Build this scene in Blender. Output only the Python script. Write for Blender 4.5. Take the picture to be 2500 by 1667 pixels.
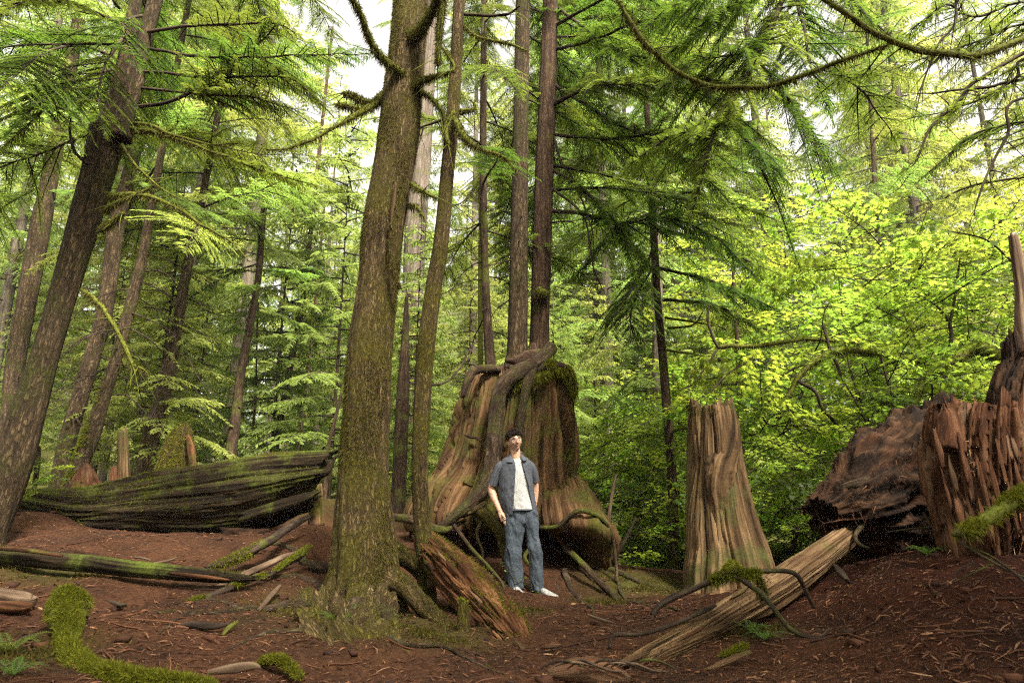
import bpy, math, random
import numpy as np
from mathutils import Vector, Matrix, Quaternion
R = math.radians
SC = bpy.context.scene
for _o in list(bpy.data.objects):
    bpy.data.objects.remove(_o)
COL = SC.collection

# ------------------------------------------------------------------ camera
PITCH, CZ, FPX = R(14.0), 0.91, 1667.0
_cd = bpy.data.cameras.new('camera')
_cd.lens, _cd.sensor_width = 24.0, 36.0
_cd.clip_start, _cd.clip_end = 0.05, 900.0
_cd.dof.use_dof = True
_cd.dof.focus_distance = 7.6
_cd.dof.aperture_fstop = 2.8
cam = bpy.data.objects.new('camera', _cd)
COL.objects.link(cam)
cam.location = (0, 0, CZ)
cam.rotation_euler = (R(90) + PITCH, 0, 0)
SC.camera = cam

# ------------------------------------------------------------------ sky, sun, exposure
SUN_EL, SUN_AZ = R(52), R(150)         # azimuth from +Y towards +X: veiled sun behind the camera, to the right; unseen trees added there shade the clearing
w = bpy.data.worlds.new('World')
SC.world = w
w.use_nodes = True
n = w.node_tree.nodes
lk = w.node_tree.links
n.clear()
sky = n.new('ShaderNodeTexSky')
sky.sky_type = 'NISHITA'
sky.sun_disc = False
sky.sun_elevation = SUN_EL
sky.sun_rotation = SUN_AZ
sky.air_density = 1.0
sky.dust_density = 4.0
hs = n.new('ShaderNodeHueSaturation')   # overcast: the blue is veiled
hs.inputs['Saturation'].default_value = 0.16
bg = n.new('ShaderNodeBackground')
bg.inputs['Strength'].default_value = 0.108
wo = n.new('ShaderNodeOutputWorld')
lk.new(sky.outputs[0], hs.inputs['Color'])
wm = n.new('ShaderNodeMix')
wm.data_type = 'RGBA'
wm.blend_type = 'MULTIPLY'
wm.inputs[0].default_value = 1.0
wm.inputs[7].default_value = (1.0, 0.945, 0.845, 1)
lk.new(hs.outputs[0], wm.inputs[6])
lk.new(wm.outputs[2], bg.inputs['Color'])
lk.new(bg.outputs[0], wo.inputs['Surface'])
sl = bpy.data.lights.new('sun', 'SUN')
sl.energy = 5.0
sl.angle = R(12)
sl.color = (1.0, 0.93, 0.82)
sun = bpy.data.objects.new('sun', sl)
COL.objects.link(sun)
_d = Vector((math.sin(SUN_AZ) * math.cos(SUN_EL), math.cos(SUN_AZ) * math.cos(SUN_EL), math.sin(SUN_EL)))
sun.rotation_euler = _d.to_track_quat('Z', 'Y').to_euler()
sun.location = _d * 60
vs = SC.view_settings
vs.view_transform = 'Standard'
vs.look = 'None'
vs.gamma = 1.0
vs.use_curve_mapping = False
vs.exposure = 2.12
cy = SC.cycles
cy.max_bounces = 6
cy.diffuse_bounces = 4
cy.glossy_bounces = 2
cy.transmission_bounces = 4
cy.transparent_max_bounces = 6
cy.volume_bounces = 0
cy.caustics_reflective = cy.caustics_refractive = False
cy.use_denoising = False
cy.use_adaptive_sampling = False
cy.sample_clamp_indirect = 3.0
cy.pixel_filter_type = 'BLACKMAN_HARRIS'
cy.filter_width = 1.15

# ------------------------------------------------------------------ helpers
sP, cP = math.sin(PITCH), math.cos(PITCH)


def ray(sx, sy):
    a, b = (sx - 1250.0) / FPX, (833.5 - sy) / FPX
    return np.array([a, cP - b * sP, sP + b * cP])


def at(sx, sy, Y):
    """The place seen at a point of the photograph that lies in the upright plane Y metres ahead."""
    d = ray(sx, sy)
    return np.array([0, 0, CZ]) + d * (Y / d[1])


def mpp(sy, Y):
    return Y / ray(1250, sy)[1] / FPX     # metres per photograph pixel


def _h(ix, iy, iz):
    n_ = (ix * 374761393 + iy * 668265263 + iz * 2147483647 + 1274126177) & 0xffffffff
    n_ = ((n_ ^ (n_ >> 13)) * 1274126177) & 0xffffffff
    n_ = ((n_ ^ (n_ >> 16)) * 2246822519) & 0xffffffff
    return ((n_ ^ (n_ >> 15)) & 0xffff) / 32767.5 - 1.0


def vnoise(P):
    P = np.asarray(P, float)
    i = np.floor(P).astype(np.int64)
    f = P - i
    f = f * f * f * (f * (f * 6 - 15) + 10)
    x, y, z = i[..., 0], i[..., 1], i[..., 2]
    fx, fy, fz = f[..., 0], f[..., 1], f[..., 2]
    def L(a, b, t): return a + (b - a) * t
    return L(L(L(_h(x, y, z), _h(x + 1, y, z), fx), L(_h(x, y + 1, z), _h(x + 1, y + 1, z), fx), fy),
             L(L(_h(x, y, z + 1), _h(x + 1, y, z + 1), fx), L(_h(x, y + 1, z + 1), _h(x + 1, y + 1, z + 1), fx), fy), fz)


def fbm(P, o=4):
    P = np.asarray(P, float)
    s, a, t = 0, 1.0, 0
    for k in range(o):
        s = s + a * vnoise(P * (2.03 ** k) + 17.3 * k)
        t += a
        a *= 0.5
    return s / t


def unit(v):
    v = np.asarray(v, float)
    return v / (np.linalg.norm(v, axis=-1, keepdims=True) + 1e-12)


class MB:
    """Collects shapes and links them as ONE mesh object."""
    def __init__(self):
        self.V, self.F, self.M, self.B, self.T, self.n = [], [], [], [], [], 0

    def add(self, V, F, m=0, bark=None, tint=None):
        V = np.asarray(V, float).reshape(-1, 3)
        fs = F if isinstance(F, list) else [F]
        for f in fs:
            f = np.asarray(f, int)
            if len(f):
                self.F.append(f + self.n)
                self.M.append(np.full(len(f), m, int))
        self.V.append(V)
        self.B.append(V if bark is None else np.asarray(bark, float).reshape(-1, 3))
        self.T.append(np.full(len(V), 0.5) if tint is None else np.broadcast_to(np.asarray(tint, float), (len(V),)))
        self.n += len(V)
        return self

    def mesh(self, name, mats, origin=(0, 0, 0), smooth=True):
        me = bpy.data.meshes.new(name)
        V = np.concatenate(self.V) - np.asarray(origin, float)
        me.vertices.add(len(V))
        me.vertices.foreach_set('co', V.astype(np.float32).ravel())
        ls = np.concatenate([np.full(len(f), f.shape[1], int) for f in self.F])
        lv = np.concatenate([f.ravel() for f in self.F])
        me.loops.add(len(lv))
        me.loops.foreach_set('vertex_index', lv.astype(np.int32))
        me.polygons.add(len(ls))
        st = np.concatenate([[0], np.cumsum(ls)[:-1]])
        me.polygons.foreach_set('loop_start', st.astype(np.int32))
        me.polygons.foreach_set('loop_total', ls.astype(np.int32))
        me.polygons.foreach_set('material_index', np.concatenate(self.M).astype(np.int32))
        if smooth:
            me.polygons.foreach_set('use_smooth', np.ones(len(ls), bool))
        for m in (mats if isinstance(mats, (list, tuple)) else [mats]):
            me.materials.append(m)
        a = me.attributes.new('bark', 'FLOAT_VECTOR', 'POINT')
        a.data.foreach_set('vector', np.concatenate(self.B).astype(np.float32).ravel())
        a = me.attributes.new('tint', 'FLOAT', 'POINT')
        a.data.foreach_set('value', np.concatenate(self.T).astype(np.float32))
        me.update(calc_edges=True)
        return me

    def build(self, name, mats, parent=None, loc=None, smooth=True, kind=None):
        if loc is None:
            loc = parent['_o'] if parent is not None and '_o' in parent else (0, 0, 0)
        loc = tuple(loc)
        o = bpy.data.objects.new(name, self.mesh(name, mats, loc, smooth))
        COL.objects.link(o)
        if parent is not None:
            o.parent = parent
            if '_o' not in parent or tuple(parent['_o']) != loc:
                o.location = loc
            o['_o'] = loc
        else:
            o.location = loc
            o['_o'] = loc
        if kind:
            o['kind'] = kind
        return o


def thing(name, label, cat, loc=(0, 0, 0), group=None):
    o = bpy.data.objects.new(name, None)
    o.empty_display_size = 0.2
    COL.objects.link(o)
    o.location = tuple(float(q) for q in loc)
    o['_o'] = tuple(float(q) for q in loc)
    o['label'], o['category'] = label, cat
    if group:
        o['group'] = group
    return o


def inst(me, name, parent, M):
    """A part that shares its mesh; M is in the parent's own space (parents are never rotated)."""
    o = bpy.data.objects.new(name, me)
    COL.objects.link(o)
    o.parent = parent
    o.matrix_local = M
    return o


def spline(P, k=8):
    P = np.asarray(P, float)
    if len(P) == 2:
        t = np.linspace(0, 1, k + 1)[:, None]
        return P[0] * (1 - t) + P[1] * t
    Q = np.concatenate([[2 * P[0] - P[1]], P, [2 * P[-1] - P[-2]]])
    out = []
    for i in range(1, len(Q) - 2):
        t = np.linspace(0, 1, k, endpoint=False)[:, None]
        a, b, c, d = Q[i - 1], Q[i], Q[i + 1], Q[i + 2]
        out.append(.5 * (2 * b + (c - a) * t + (2 * a - 5 * b + 4 * c - d) * t ** 2 + (3 * b - a - 3 * c + d) * t ** 3))
    out.append(P[-1:])
    return np.concatenate(out)


def frames(P):
    T = unit(np.gradient(P, axis=0))
    N = np.zeros_like(P)
    t0 = T[0]
    ref = np.array([1., 0, 0]) if abs(t0[0]) < .8 else np.array([0, 0, 1.])
    nn = unit(ref - t0 * ref.dot(t0))
    for i in range(len(P)):
        nn = nn - T[i] * nn.dot(T[i])
        nn = nn / (np.linalg.norm(nn) + 1e-12)
        N[i] = nn
    return T, N, np.cross(T, N)


def tube(P, rad, n=12, disp=None, seed=0.0, caps=(True, True), jag=(0, 0), ell=1.0, hollow=0.0):
    """A tapered tube along P. disp(bark, theta, s, u) gives relative radius change. Returns V, F, bark."""
    P = np.asarray(P, float)
    m = len(P)
    rad = np.broadcast_to(np.asarray(rad, float), (m,))
    T, N, B = frames(P)
    s = np.concatenate([[0], np.cumsum(np.linalg.norm(np.diff(P, axis=0), axis=1))])
    th = np.linspace(0, 2 * np.pi, n, endpoint=False)
    rm = float(np.mean(rad))
    C, Sn = np.cos(th)[None, :], np.sin(th)[None, :]
    bark = np.stack([C * rm + 0 * s[:, None], Sn * rm + 0 * s[:, None], s[:, None] + 0 * C], -1) + seed
    r = np.repeat(rad[:, None], n, 1)
    if disp is not None:
        TH = np.repeat(th[None, :], m, 0)
        SS = np.repeat(s[:, None], n, 1)
        r = r * (1 + disp(bark, TH, SS, SS / max(s[-1], 1e-6)))
    V = P[:, None, :] + (r * C)[..., None] * N[:, None, :] + (r * Sn * ell)[..., None] * B[:, None, :]
    for e, idx, sg in ((0, 0, -1), (1, m - 1, 1)):
        if jag[e]:
            j = .55 * vnoise(np.stack([np.cos(th) * 2 + seed, np.sin(th) * 2, th * 0 + 3 + e], -1)) + .6 * vnoise(np.stack([np.cos(th) * 7 + seed, np.sin(th) * 7, th * 0 + 9 + e], -1))
            V[idx] += sg * jag[e] * j[:, None] * T[idx]
    V = V.reshape(-1, 3)
    bk = bark.reshape(-1, 3)
    i = np.arange(m - 1)[:, None] * n
    a = np.arange(n)[None, :]
    b = (a + 1) % n
    F = np.stack([i + a, i + b, i + n + b, i + n + a], -1).reshape(-1, 4)
    tri = []
    for e, base in ((0, 0), (1, (m - 1) * n)):
        if caps[e]:
            idx = base + np.arange(n)
            if hollow and e == 1:
                ring = V[idx]
                c = ring.mean(0)
                inn = c + (ring - c) * .72 - T[-1] * hollow * .3
                dn = c + (ring - c) * .62 - T[-1] * hollow
                k0 = len(V)
                V = np.concatenate([V, inn, dn, [c - T[-1] * hollow]])
                bk = np.concatenate([bk, bk[idx] + .3, bk[idx] + .7, bk[idx][:1] + 1])
                q = np.arange(n)
                q2 = (q + 1) % n
                F = np.concatenate([F, np.stack([idx, base + q2, k0 + q2, k0 + q], -1), np.stack([k0 + q, k0 + q2, k0 + n + q2, k0 + n + q], -1)])
                tri.append(np.stack([k0 + n + q, k0 + n + q2, np.full(n, k0 + 2 * n)], -1))
            else:
                c = V[idx].mean(0) + (-.25 if (jag[e]) else 0) * (1 if e else -1) * T[0 if e == 0 else -1] * rad[0 if e == 0 else -1]
                V = np.concatenate([V, [c]])
                bk = np.concatenate([bk, [bk[idx].mean(0)]])
                k = np.full(n, len(V) - 1)
                q = np.arange(n)
                q2 = (q + 1) % n
                tri.append(np.stack([base + q2, base + q, k], -1) if e == 0 else np.stack([base + q, base + q2, k], -1))
    Fs = [F] + ([np.concatenate(tri)] if tri else [])
    return V, Fs, bk


def px_path(pts, k=6):
    """[(sx, sy, Y, width in photograph pixels)] -> smooth path and radii in metres."""
    P = np.array([at(p[0], p[1], p[2]) for p in pts])
    r = np.array([[p[3] * mpp(p[1], p[2]) / 2] * 3 for p in pts])
    return spline(P, k), spline(r, k)[:, 0].clip(.002)


def rows_path(rows, Y, k=8, fat=1.0):
    """[(sy, x left, x right)] of an upright trunk in the plane Y, given from the base up."""
    P, r = px_path([((a + b) / 2, y, Y, b - a) for y, a, b in rows], k)
    return P, fat * r * np.abs(unit(np.gradient(P, axis=0))[:, 2])


def ridges(k=9, amp=.1, along=.35, fine=.04, seed=0.0):
    """Long uneven ridges and furrows running up a trunk."""
    def d(bk, th, s, u):
        wv = .5 * vnoise(np.stack([np.cos(th) + seed, np.sin(th), s * .7], -1))
        q = np.stack([np.cos(th + wv * .5) * k / 3 + seed, np.sin(th + wv * .5) * k / 3, s * along], -1)
        a = 1 - 2 * np.abs(vnoise(q))
        b = fbm(np.stack([np.cos(th) * k * 1.6, np.sin(th) * k * 1.6 + seed, s * along * 5], -1), 3)
        return amp * a + fine * b
    return d


def blocks(kt, ks, amp, seed=0.0, lean=0.0):
    """Rotten wood breaking into long uneven pieces that stand proud of or behind one another."""
    def d(bk, th, s, u):
        t2 = (th - lean * s + .06 * vnoise(np.stack([np.cos(th) * 4 + seed, np.sin(th) * 4, s * 2], -1))) * kt / 6.2832
        i = np.floor(t2).astype(np.int64) % kt
        h = _h(i, i * 0 + int(seed * 10), i * 0)
        q = s * ks * (1 + .4 * h) + h * 7 + .2 * (t2 - np.floor(t2)) * h
        j = np.floor(q).astype(np.int64)
        g = _h(i, j, i * 0 + int(seed * 7) + 3)
        e = np.minimum(t2 - np.floor(t2), 1 - (t2 - np.floor(t2)))
        return amp * g - amp * .8 * np.exp(-e / .07)
    return d


def add_sum(*fs):
    return lambda bk, th, s, u: sum(f(bk, th, s, u) for f in fs)


def tris_of(F):
    out = []
    for f in (F if isinstance(F, list) else [F]):
        if f.shape[1] == 4:
            out += [f[:, [0, 1, 2]], f[:, [0, 2, 3]]]
        else:
            out.append(f)
    return np.concatenate(out)


def tufts(V, F, count, length, rng, mask=None, droop=.4, width=.25, up=.3):
    """Short moss strands standing on a surface; mask(points, normals) -> 0..1."""
    t = tris_of(F)
    A, B, C = V[t[:, 0]], V[t[:, 1]], V[t[:, 2]]
    cr = np.cross(B - A, C - A)
    ar = np.linalg.norm(cr, axis=1)
    nr = unit(cr)
    wgt = ar.copy()
    if mask is not None:
        wgt = wgt * np.clip(mask((A + B + C) / 3, nr), 0, 1)
    if wgt.sum() <= 0:
        return np.zeros((0, 3)), np.zeros((0, 3), int), np.zeros(0)
    k = rng.choice(len(t), count, p=wgt / wgt.sum())
    u, v = rng.random(count), rng.random(count)
    fl = u + v > 1
    u[fl], v[fl] = 1 - u[fl], 1 - v[fl]
    p = A[k] + (B - A)[k] * u[:, None] + (C - A)[k] * v[:, None]
    d = unit(nr[k] + rng.normal(0, .45, (count, 3)) + [0, 0, up])
    d[:, 2] -= droop * rng.random(count)
    L = length * (.4 + .9 * rng.random(count))[:, None]
    sd = unit(np.cross(d, rng.normal(0, 1, (count, 3)))) * L * width * .5
    V2 = np.stack([p - sd - .1 * L * nr[k], p + sd - .1 * L * nr[k], p + d * L], 1).reshape(-1, 3)
    F2 = np.arange(count * 3).reshape(-1, 3)
    return V2, F2, np.repeat(rng.random(count), 3)


# ------------------------------------------------------------------ materials
def mat(name, rough=.8, spec=.25):
    m = bpy.data.materials.new(name)
    m.use_nodes = True
    t = m.node_tree
    b = t.nodes['Principled BSDF']
    b.inputs['Roughness'].default_value = rough
    b.inputs['Specular IOR Level'].default_value = spec
    return m, t.nodes, t.links, b


def nd(ns, typ, **kw):
    x = ns.new(typ)
    for k, v in kw.items():
        setattr(x, k, v)
    return x


def ramp(ns, stops):
    r = ns.new('ShaderNodeValToRGB')
    e = r.color_ramp.elements
    while len(e) < len(stops):
        e.new(.5)
    for q, (p, c) in zip(e, stops):
        q.position = p
        q.color = (c[0], c[1], c[2], 1) if not isinstance(c, (int, float)) else (c, c, c, 1)
    return r


def noise(ns, ls, vec, scale, detail=5, rough=.6, dist=0.0):
    x = ns.new('ShaderNodeTexNoise')
    x.inputs['Scale'].default_value = scale
    x.inputs['Detail'].default_value = detail
    x.inputs['Roughness'].default_value = rough
    x.inputs['Distortion'].default_value = dist
    if vec is not None:
        ls.new(vec, x.inputs['Vector'])
    return x


def mixc(ns, ls, f, a, b, mode='MIX'):
    x = ns.new('ShaderNodeMix')
    x.data_type = 'RGBA'
    x.blend_type = mode
    for sock, val in ((x.inputs[0], f), (x.inputs[6], a), (x.inputs[7], b)):
        if hasattr(val, 'is_output'):
            ls.new(val, sock)
        else:
            sock.default_value = val if isinstance(val, (int, float)) else (*val, 1)
    return x.outputs[2]


def bark_mat(name, lo, mid, hi, stretch=.16, scale=22, moss=0.0, moss_col=(.085, .1, .012), bump=.6, lichen=0.0, plates=True, upmoss=0.0, bdist=.02, alt=None):
    m, ns, ls, b = mat(name, .9, .15)
    a = nd(ns, 'ShaderNodeAttribute', attribute_name='bark')
    mp = ns.new('ShaderNodeMapping')
    mp.inputs['Scale'].default_value = (1, 1, stretch)
    ls.new(a.outputs['Vector'], mp.inputs['Vector'])
    n1 = noise(ns, ls, mp.outputs[0], scale, 8, .65, .4)
    n2 = noise(ns, ls, a.outputs['Vector'], 3.0, 4, .6)
    n3 = noise(ns, ls, a.outputs['Vector'], 60, 3, .7)
    r1 = ramp(ns, [(.33, lo), (.5, mid), (.66, hi)])
    ls.new(n1.outputs[0], r1.inputs[0])
    c = mixc(ns, ls, .45, r1.outputs[0], n2.outputs[0], 'OVERLAY')
    if alt:
        mpa = ns.new('ShaderNodeMapping')
        mpa.inputs['Scale'].default_value = (1, 1, .22)
        ls.new(a.outputs['Vector'], mpa.inputs['Vector'])
        na = noise(ns, ls, mpa.outputs[0], 9, 5, .6)
        ra = ramp(ns, [(.52, 0.0), (.62, alt[1])])
        ls.new(na.outputs[0], ra.inputs[0])
        c = mixc(ns, ls, ra.outputs[0], c, mixc(ns, ls, .6, alt[0], r1.outputs[0]))
    hgt = n1.outputs[0]
    if plates:
        vo = nd(ns, 'ShaderNodeTexVoronoi', feature='DISTANCE_TO_EDGE')
        vo.inputs['Scale'].default_value = scale * 1.3
        mp2 = ns.new('ShaderNodeMapping')
        mp2.inputs['Scale'].default_value = (1, 1, .28)
        ls.new(a.outputs['Vector'], mp2.inputs['Vector'])
        wv = mixc(ns, ls, .12, mp2.outputs[0], n1.outputs['Color'], 'ADD')
        ls.new(wv, vo.inputs['Vector'])
        rr = ramp(ns, [(.0, 0.0), (.22, 1.0)])
        ls.new(vo.outputs['Distance'], rr.inputs[0])
        mm = nd(ns, 'ShaderNodeMath', operation='MULTIPLY')
        ls.new(rr.outputs[0], mm.inputs[0])
        ls.new(n1.outputs[0], mm.inputs[1])
        hgt = mm.outputs[0]
        c = mixc(ns, ls, rr.outputs[0], mixc(ns, ls, .5, c, lo), c)
    if lichen:
        rl = ramp(ns, [(.68, 0.0), (.76, lichen)])
        ls.new(n3.outputs[0], rl.inputs[0])
        c = mixc(ns, ls, rl.outputs[0], c, (.24, .24, .19))
    if moss or upmoss:
        nm = noise(ns, ls, a.outputs['Vector'], 2.3, 6, .65)
        rm = ramp(ns, [(max(0, .62 - moss * .5), 0.0), (min(1, .78 - moss * .45), 1.0)])
        ls.new(nm.outputs[0], rm.inputs[0])
        f = rm.outputs[0]
        if upmoss:
            g = ns.new('ShaderNodeNewGeometry')
            sx = ns.new('ShaderNodeSeparateXYZ')
            ls.new(g.outputs['Normal'], sx.inputs[0])
            ad = nd(ns, 'ShaderNodeMath', operation='MULTIPLY_ADD')
            ls.new(sx.outputs[2], ad.inputs[0])
            ad.inputs[1].default_value = upmoss
            ls.new(nm.outputs[0], ad.inputs[2])
            rm2 = ramp(ns, [(.72, 0.0), (.95, 1.0)])
            ls.new(ad.outputs[0], rm2.inputs[0])
            mx = nd(ns, 'ShaderNodeMath', operation='MAXIMUM')
            ls.new(rm2.outputs[0], mx.inputs[0])
            ls.new(f, mx.inputs[1])
            f = mx.outputs[0]
        nv = noise(ns, ls, a.outputs['Vector'], 30, 4, .7)
        rv = ramp(ns, [(.3, tuple(q * .45 for q in moss_col)), (.7, tuple(q * 1.35 for q in moss_col))])
        ls.new(nv.outputs[0], rv.inputs[0])
        c = mixc(ns, ls, f, c, rv.outputs[0])
    ls.new(c, b.inputs['Base Color'])
    bp = ns.new('ShaderNodeBump')
    bp.inputs['Strength'].default_value = bump
    bp.inputs['Distance'].default_value = bdist
    ls.new(hgt, bp.inputs['Height'])
    ls.new(bp.outputs[0], b.inputs['Normal'])
    return m


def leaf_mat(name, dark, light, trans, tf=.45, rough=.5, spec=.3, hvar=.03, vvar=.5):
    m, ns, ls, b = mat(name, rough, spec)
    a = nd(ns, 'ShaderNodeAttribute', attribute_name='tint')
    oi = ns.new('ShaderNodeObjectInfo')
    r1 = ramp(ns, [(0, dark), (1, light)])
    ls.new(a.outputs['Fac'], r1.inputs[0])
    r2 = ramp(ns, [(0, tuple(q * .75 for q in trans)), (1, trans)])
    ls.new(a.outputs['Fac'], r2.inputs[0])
    def vary(c):
        h = ns.new('ShaderNodeHueSaturation')
        mr = ns.new('ShaderNodeMapRange')
        mr.inputs[3].default_value, mr.inputs[4].default_value = .5 - hvar, .5 + hvar
        ls.new(oi.outputs['Random'], mr.inputs[0])
        ls.new(mr.outputs[0], h.inputs['Hue'])
        ml = nd(ns, 'ShaderNodeMath', operation='MULTIPLY')
        ml.inputs[1].default_value = 7.31
        ls.new(oi.outputs['Random'], ml.inputs[0])
        fr = nd(ns, 'ShaderNodeMath', operation='FRACT')
        ls.new(ml.outputs[0], fr.inputs[0])
        mr2 = ns.new('ShaderNodeMapRange')
        mr2.inputs[3].default_value, mr2.inputs[4].default_value = 1 - vvar * .5, 1 + vvar * .5
        ls.new(fr.outputs[0], mr2.inputs[0])
        ls.new(mr2.outputs[0], h.inputs['Value'])
        ls.new(c, h.inputs['Color'])
        return h.outputs[0]
    ls.new(vary(r1.outputs[0]), b.inputs['Base Color'])
    t = ns.new('ShaderNodeBsdfTranslucent')
    ls.new(vary(r2.outputs[0]), t.inputs['Color'])
    mx = ns.new('ShaderNodeMixShader')
    mx.inputs[0].default_value = tf
    ls.new(b.outputs[0], mx.inputs[1])
    ls.new(t.outputs[0], mx.inputs[2])
    ls.new(mx.outputs[0], ns['Material Output'].inputs['Surface'])
    return m


M = {}
M['hemlock_bark'] = bark_mat('hemlock_bark', (.02, .013, .007), (.075, .049, .025), (.15, .105, .055), moss=.22, lichen=.5, moss_col=(.05, .05, .01), bump=1.0, bdist=.03)
M['dark_bark'] = bark_mat('dark_bark', (.014, .008, .005), (.045, .027, .015), (.1, .063, .038), moss=.2, lichen=.5)
M['mossy_bark'] = bark_mat('mossy_bark', (.022, .013, .006), (.12, .078, .034), (.27, .19, .092), moss=.4, moss_col=(.11, .09, .016), scale=30, lichen=.9, bump=1.0, bdist=.03)
M['red_bark'] = bark_mat('red_bark', (.02, .012, .007), (.075, .043, .024), (.15, .092, .055), stretch=.12, scale=26, moss=.1, lichen=.4, bump=.8)
M['root_bark'] = bark_mat('root_bark', (.02, .012, .008), (.065, .04, .024), (.13, .09, .06), moss=.3, upmoss=.22, moss_col=(.06, .06, .014), scale=24, lichen=.5, bump=.9)
M['grey_bark'] = bark_mat('grey_bark', (.05, .038, .028), (.12, .095, .072), (.22, .185, .145), stretch=.07, scale=24, moss=.08)
M['limb'] = bark_mat('limb', (.012, .008, .006), (.035, .023, .016), (.08, .055, .04), moss=.16, plates=False)
M['mossy_limb'] = bark_mat('mossy_limb', (.02, .014, .008), (.05, .034, .018), (.1, .07, .04), moss=.75, upmoss=.5, moss_col=(.1, .11, .014), plates=False)
M['dead_wood'] = bark_mat('dead_wood', (.03, .019, .012), (.1, .064, .04), (.21, .145, .095), stretch=.08, plates=False, moss=.05)
M['stump_wood'] = bark_mat('stump_wood', (.01, .005, .003), (.08, .04, .017), (.19, .107, .05), stretch=.045, scale=19, moss=.3, plates=False, moss_col=(.075, .075, .012), bump=.9, bdist=.03, alt=((.13, .09, .05), .5))
M['snag_wood'] = bark_mat('snag_wood', (.018, .01, .005), (.09, .052, .023), (.22, .14, .07), stretch=.045, scale=18, moss=.25, plates=False, moss_col=(.07, .075, .02), bump=.8, bdist=.03)
M['red_rot'] = bark_mat('red_rot', (.012, .005, .003), (.075, .029, .013), (.19, .09, .045), stretch=.09, scale=18, moss=.04, plates=False, bump=1.0, bdist=.04, alt=((.2, .14, .085), .8))
M['black_rot'] = bark_mat('black_rot', (.005, .003, .002), (.02, .01, .005), (.085, .042, .02), stretch=.4, scale=11, alt=((.09, .035, .016), .8), plates=False, bump=1.0, bdist=.05)
M['log_wood'] = bark_mat('log_wood', (.006, .004, .002), (.02, .013, .006), (.05, .034, .017), stretch=.07, scale=16, moss=.22, upmoss=.36, plates=False, moss_col=(.075, .095, .012), bump=1.0, bdist=.05)
M['rot_log'] = bark_mat('rot_log', (.014, .006, .003), (.075, .03, .012), (.2, .095, .04), stretch=.1, scale=16, moss=.1, upmoss=.2, plates=False, bump=1.0, bdist=.04)
M['pale_log'] = bark_mat('pale_log', (.014, .008, .004), (.09, .051, .024), (.27, .172, .092), stretch=.045, scale=16, moss=.1, plates=False, moss_col=(.09, .09, .02), bump=1.0, bdist=.03)
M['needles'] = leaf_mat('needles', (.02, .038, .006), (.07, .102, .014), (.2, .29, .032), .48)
M['needles_bright'] = leaf_mat('needles_bright', (.065, .1, .018), (.165, .215, .042), (.36, .48, .08), .55)  # lighter copy of the needles: sunlight on the trees behind, painted in
M['needles_far_sunlit'] = leaf_mat('needles_far_sunlit', (.08, .115, .025), (.18, .225, .05), (.38, .47, .1), .55, vvar=.6)  # background sunlight put into the leaf colour, paler than the near needles
M['maple'] = leaf_mat('maple', (.06, .1, .014), (.125, .175, .024), (.4, .54, .06), .6, .45, .35, .025, .5)
M['fern'] = leaf_mat('fern', (.04, .065, .012), (.085, .12, .02), (.22, .32, .04), .4)
M['moss'] = leaf_mat('moss', (.06, .062, .006), (.18, .185, .016), (.24, .26, .025), .3, .8, .1, .01, .2)
M['moss_dim'] = leaf_mat('moss_dim', (.035, .032, .006), (.115, .1, .018), (.14, .13, .025), .25, .8, .1, .01, .2)
M['lichen_moss'] = leaf_mat('lichen_moss', (.06, .07, .02), (.16, .18, .07), (.2, .24, .09), .3, .8, .1, .01, .2)
# ------------------------------------------------------------------ terrain
GP = [(0, 1667, 3.4), (300, 1667, 3.6), (600, 1667, 3.8), (950, 1667, 3.9), (1250, 1667, 4.0), (1600, 1667, 3.9), (1900, 1667, 3.7), (2200, 1667, 3.3), (2500, 1667, 3.0),
      (0, 1500, 4.6), (300, 1500, 4.8), (650, 1500, 5.0), (1400, 1540, 5.2), (1250, 1590, 4.7), (1050, 1560, 4.7), (300, 1560, 4.2),
      (1300, 1458, 7.4), (1400, 1490, 6.4), (1480, 1480, 7.3), (200, 1300, 8.0), (500, 1312, 8.0), (0, 1345, 6.5), (700, 1300, 8.0), (80, 1240, 8.6), (250, 1296, 8.8), (400, 1308, 9.0), (560, 1308, 9.1), (680, 1300, 9.2), (750, 1278, 9.5), (300, 1400, 6.0), (600, 1400, 6.2),
      (890, 1490, 6.0), (820, 1400, 7.0), (760, 1290, 8.6), (1100, 1480, 6.2), (1180, 1420, 7.4),
      (1000, 1330, 8.2), (1200, 1370, 8.3), (1150, 1290, 9.3), (1300, 1330, 9.0), (1420, 1370, 8.6), (1520, 1400, 8.8), (1560, 1440, 7.9), (1640, 1425, 10.5), (1500, 1400, 12),
      (1750, 1455, 7.4), (1680, 1455, 7.4), (1900, 1370, 10.5), (1600, 1620, 4.4), (1800, 1540, 5.2), (1950, 1470, 5.6), (1950, 1560, 4.5), (2060, 1390, 5.9), (2180, 1340, 5.7),
      (2330, 1400, 4.5), (2450, 1500, 3.6), (2250, 1560, 3.8), (2300, 1330, 5.0), (2500, 1340, 4.4), (2400, 1300, 5.2), (2250, 1240, 7.0), (2500, 1200, 7)]
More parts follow.
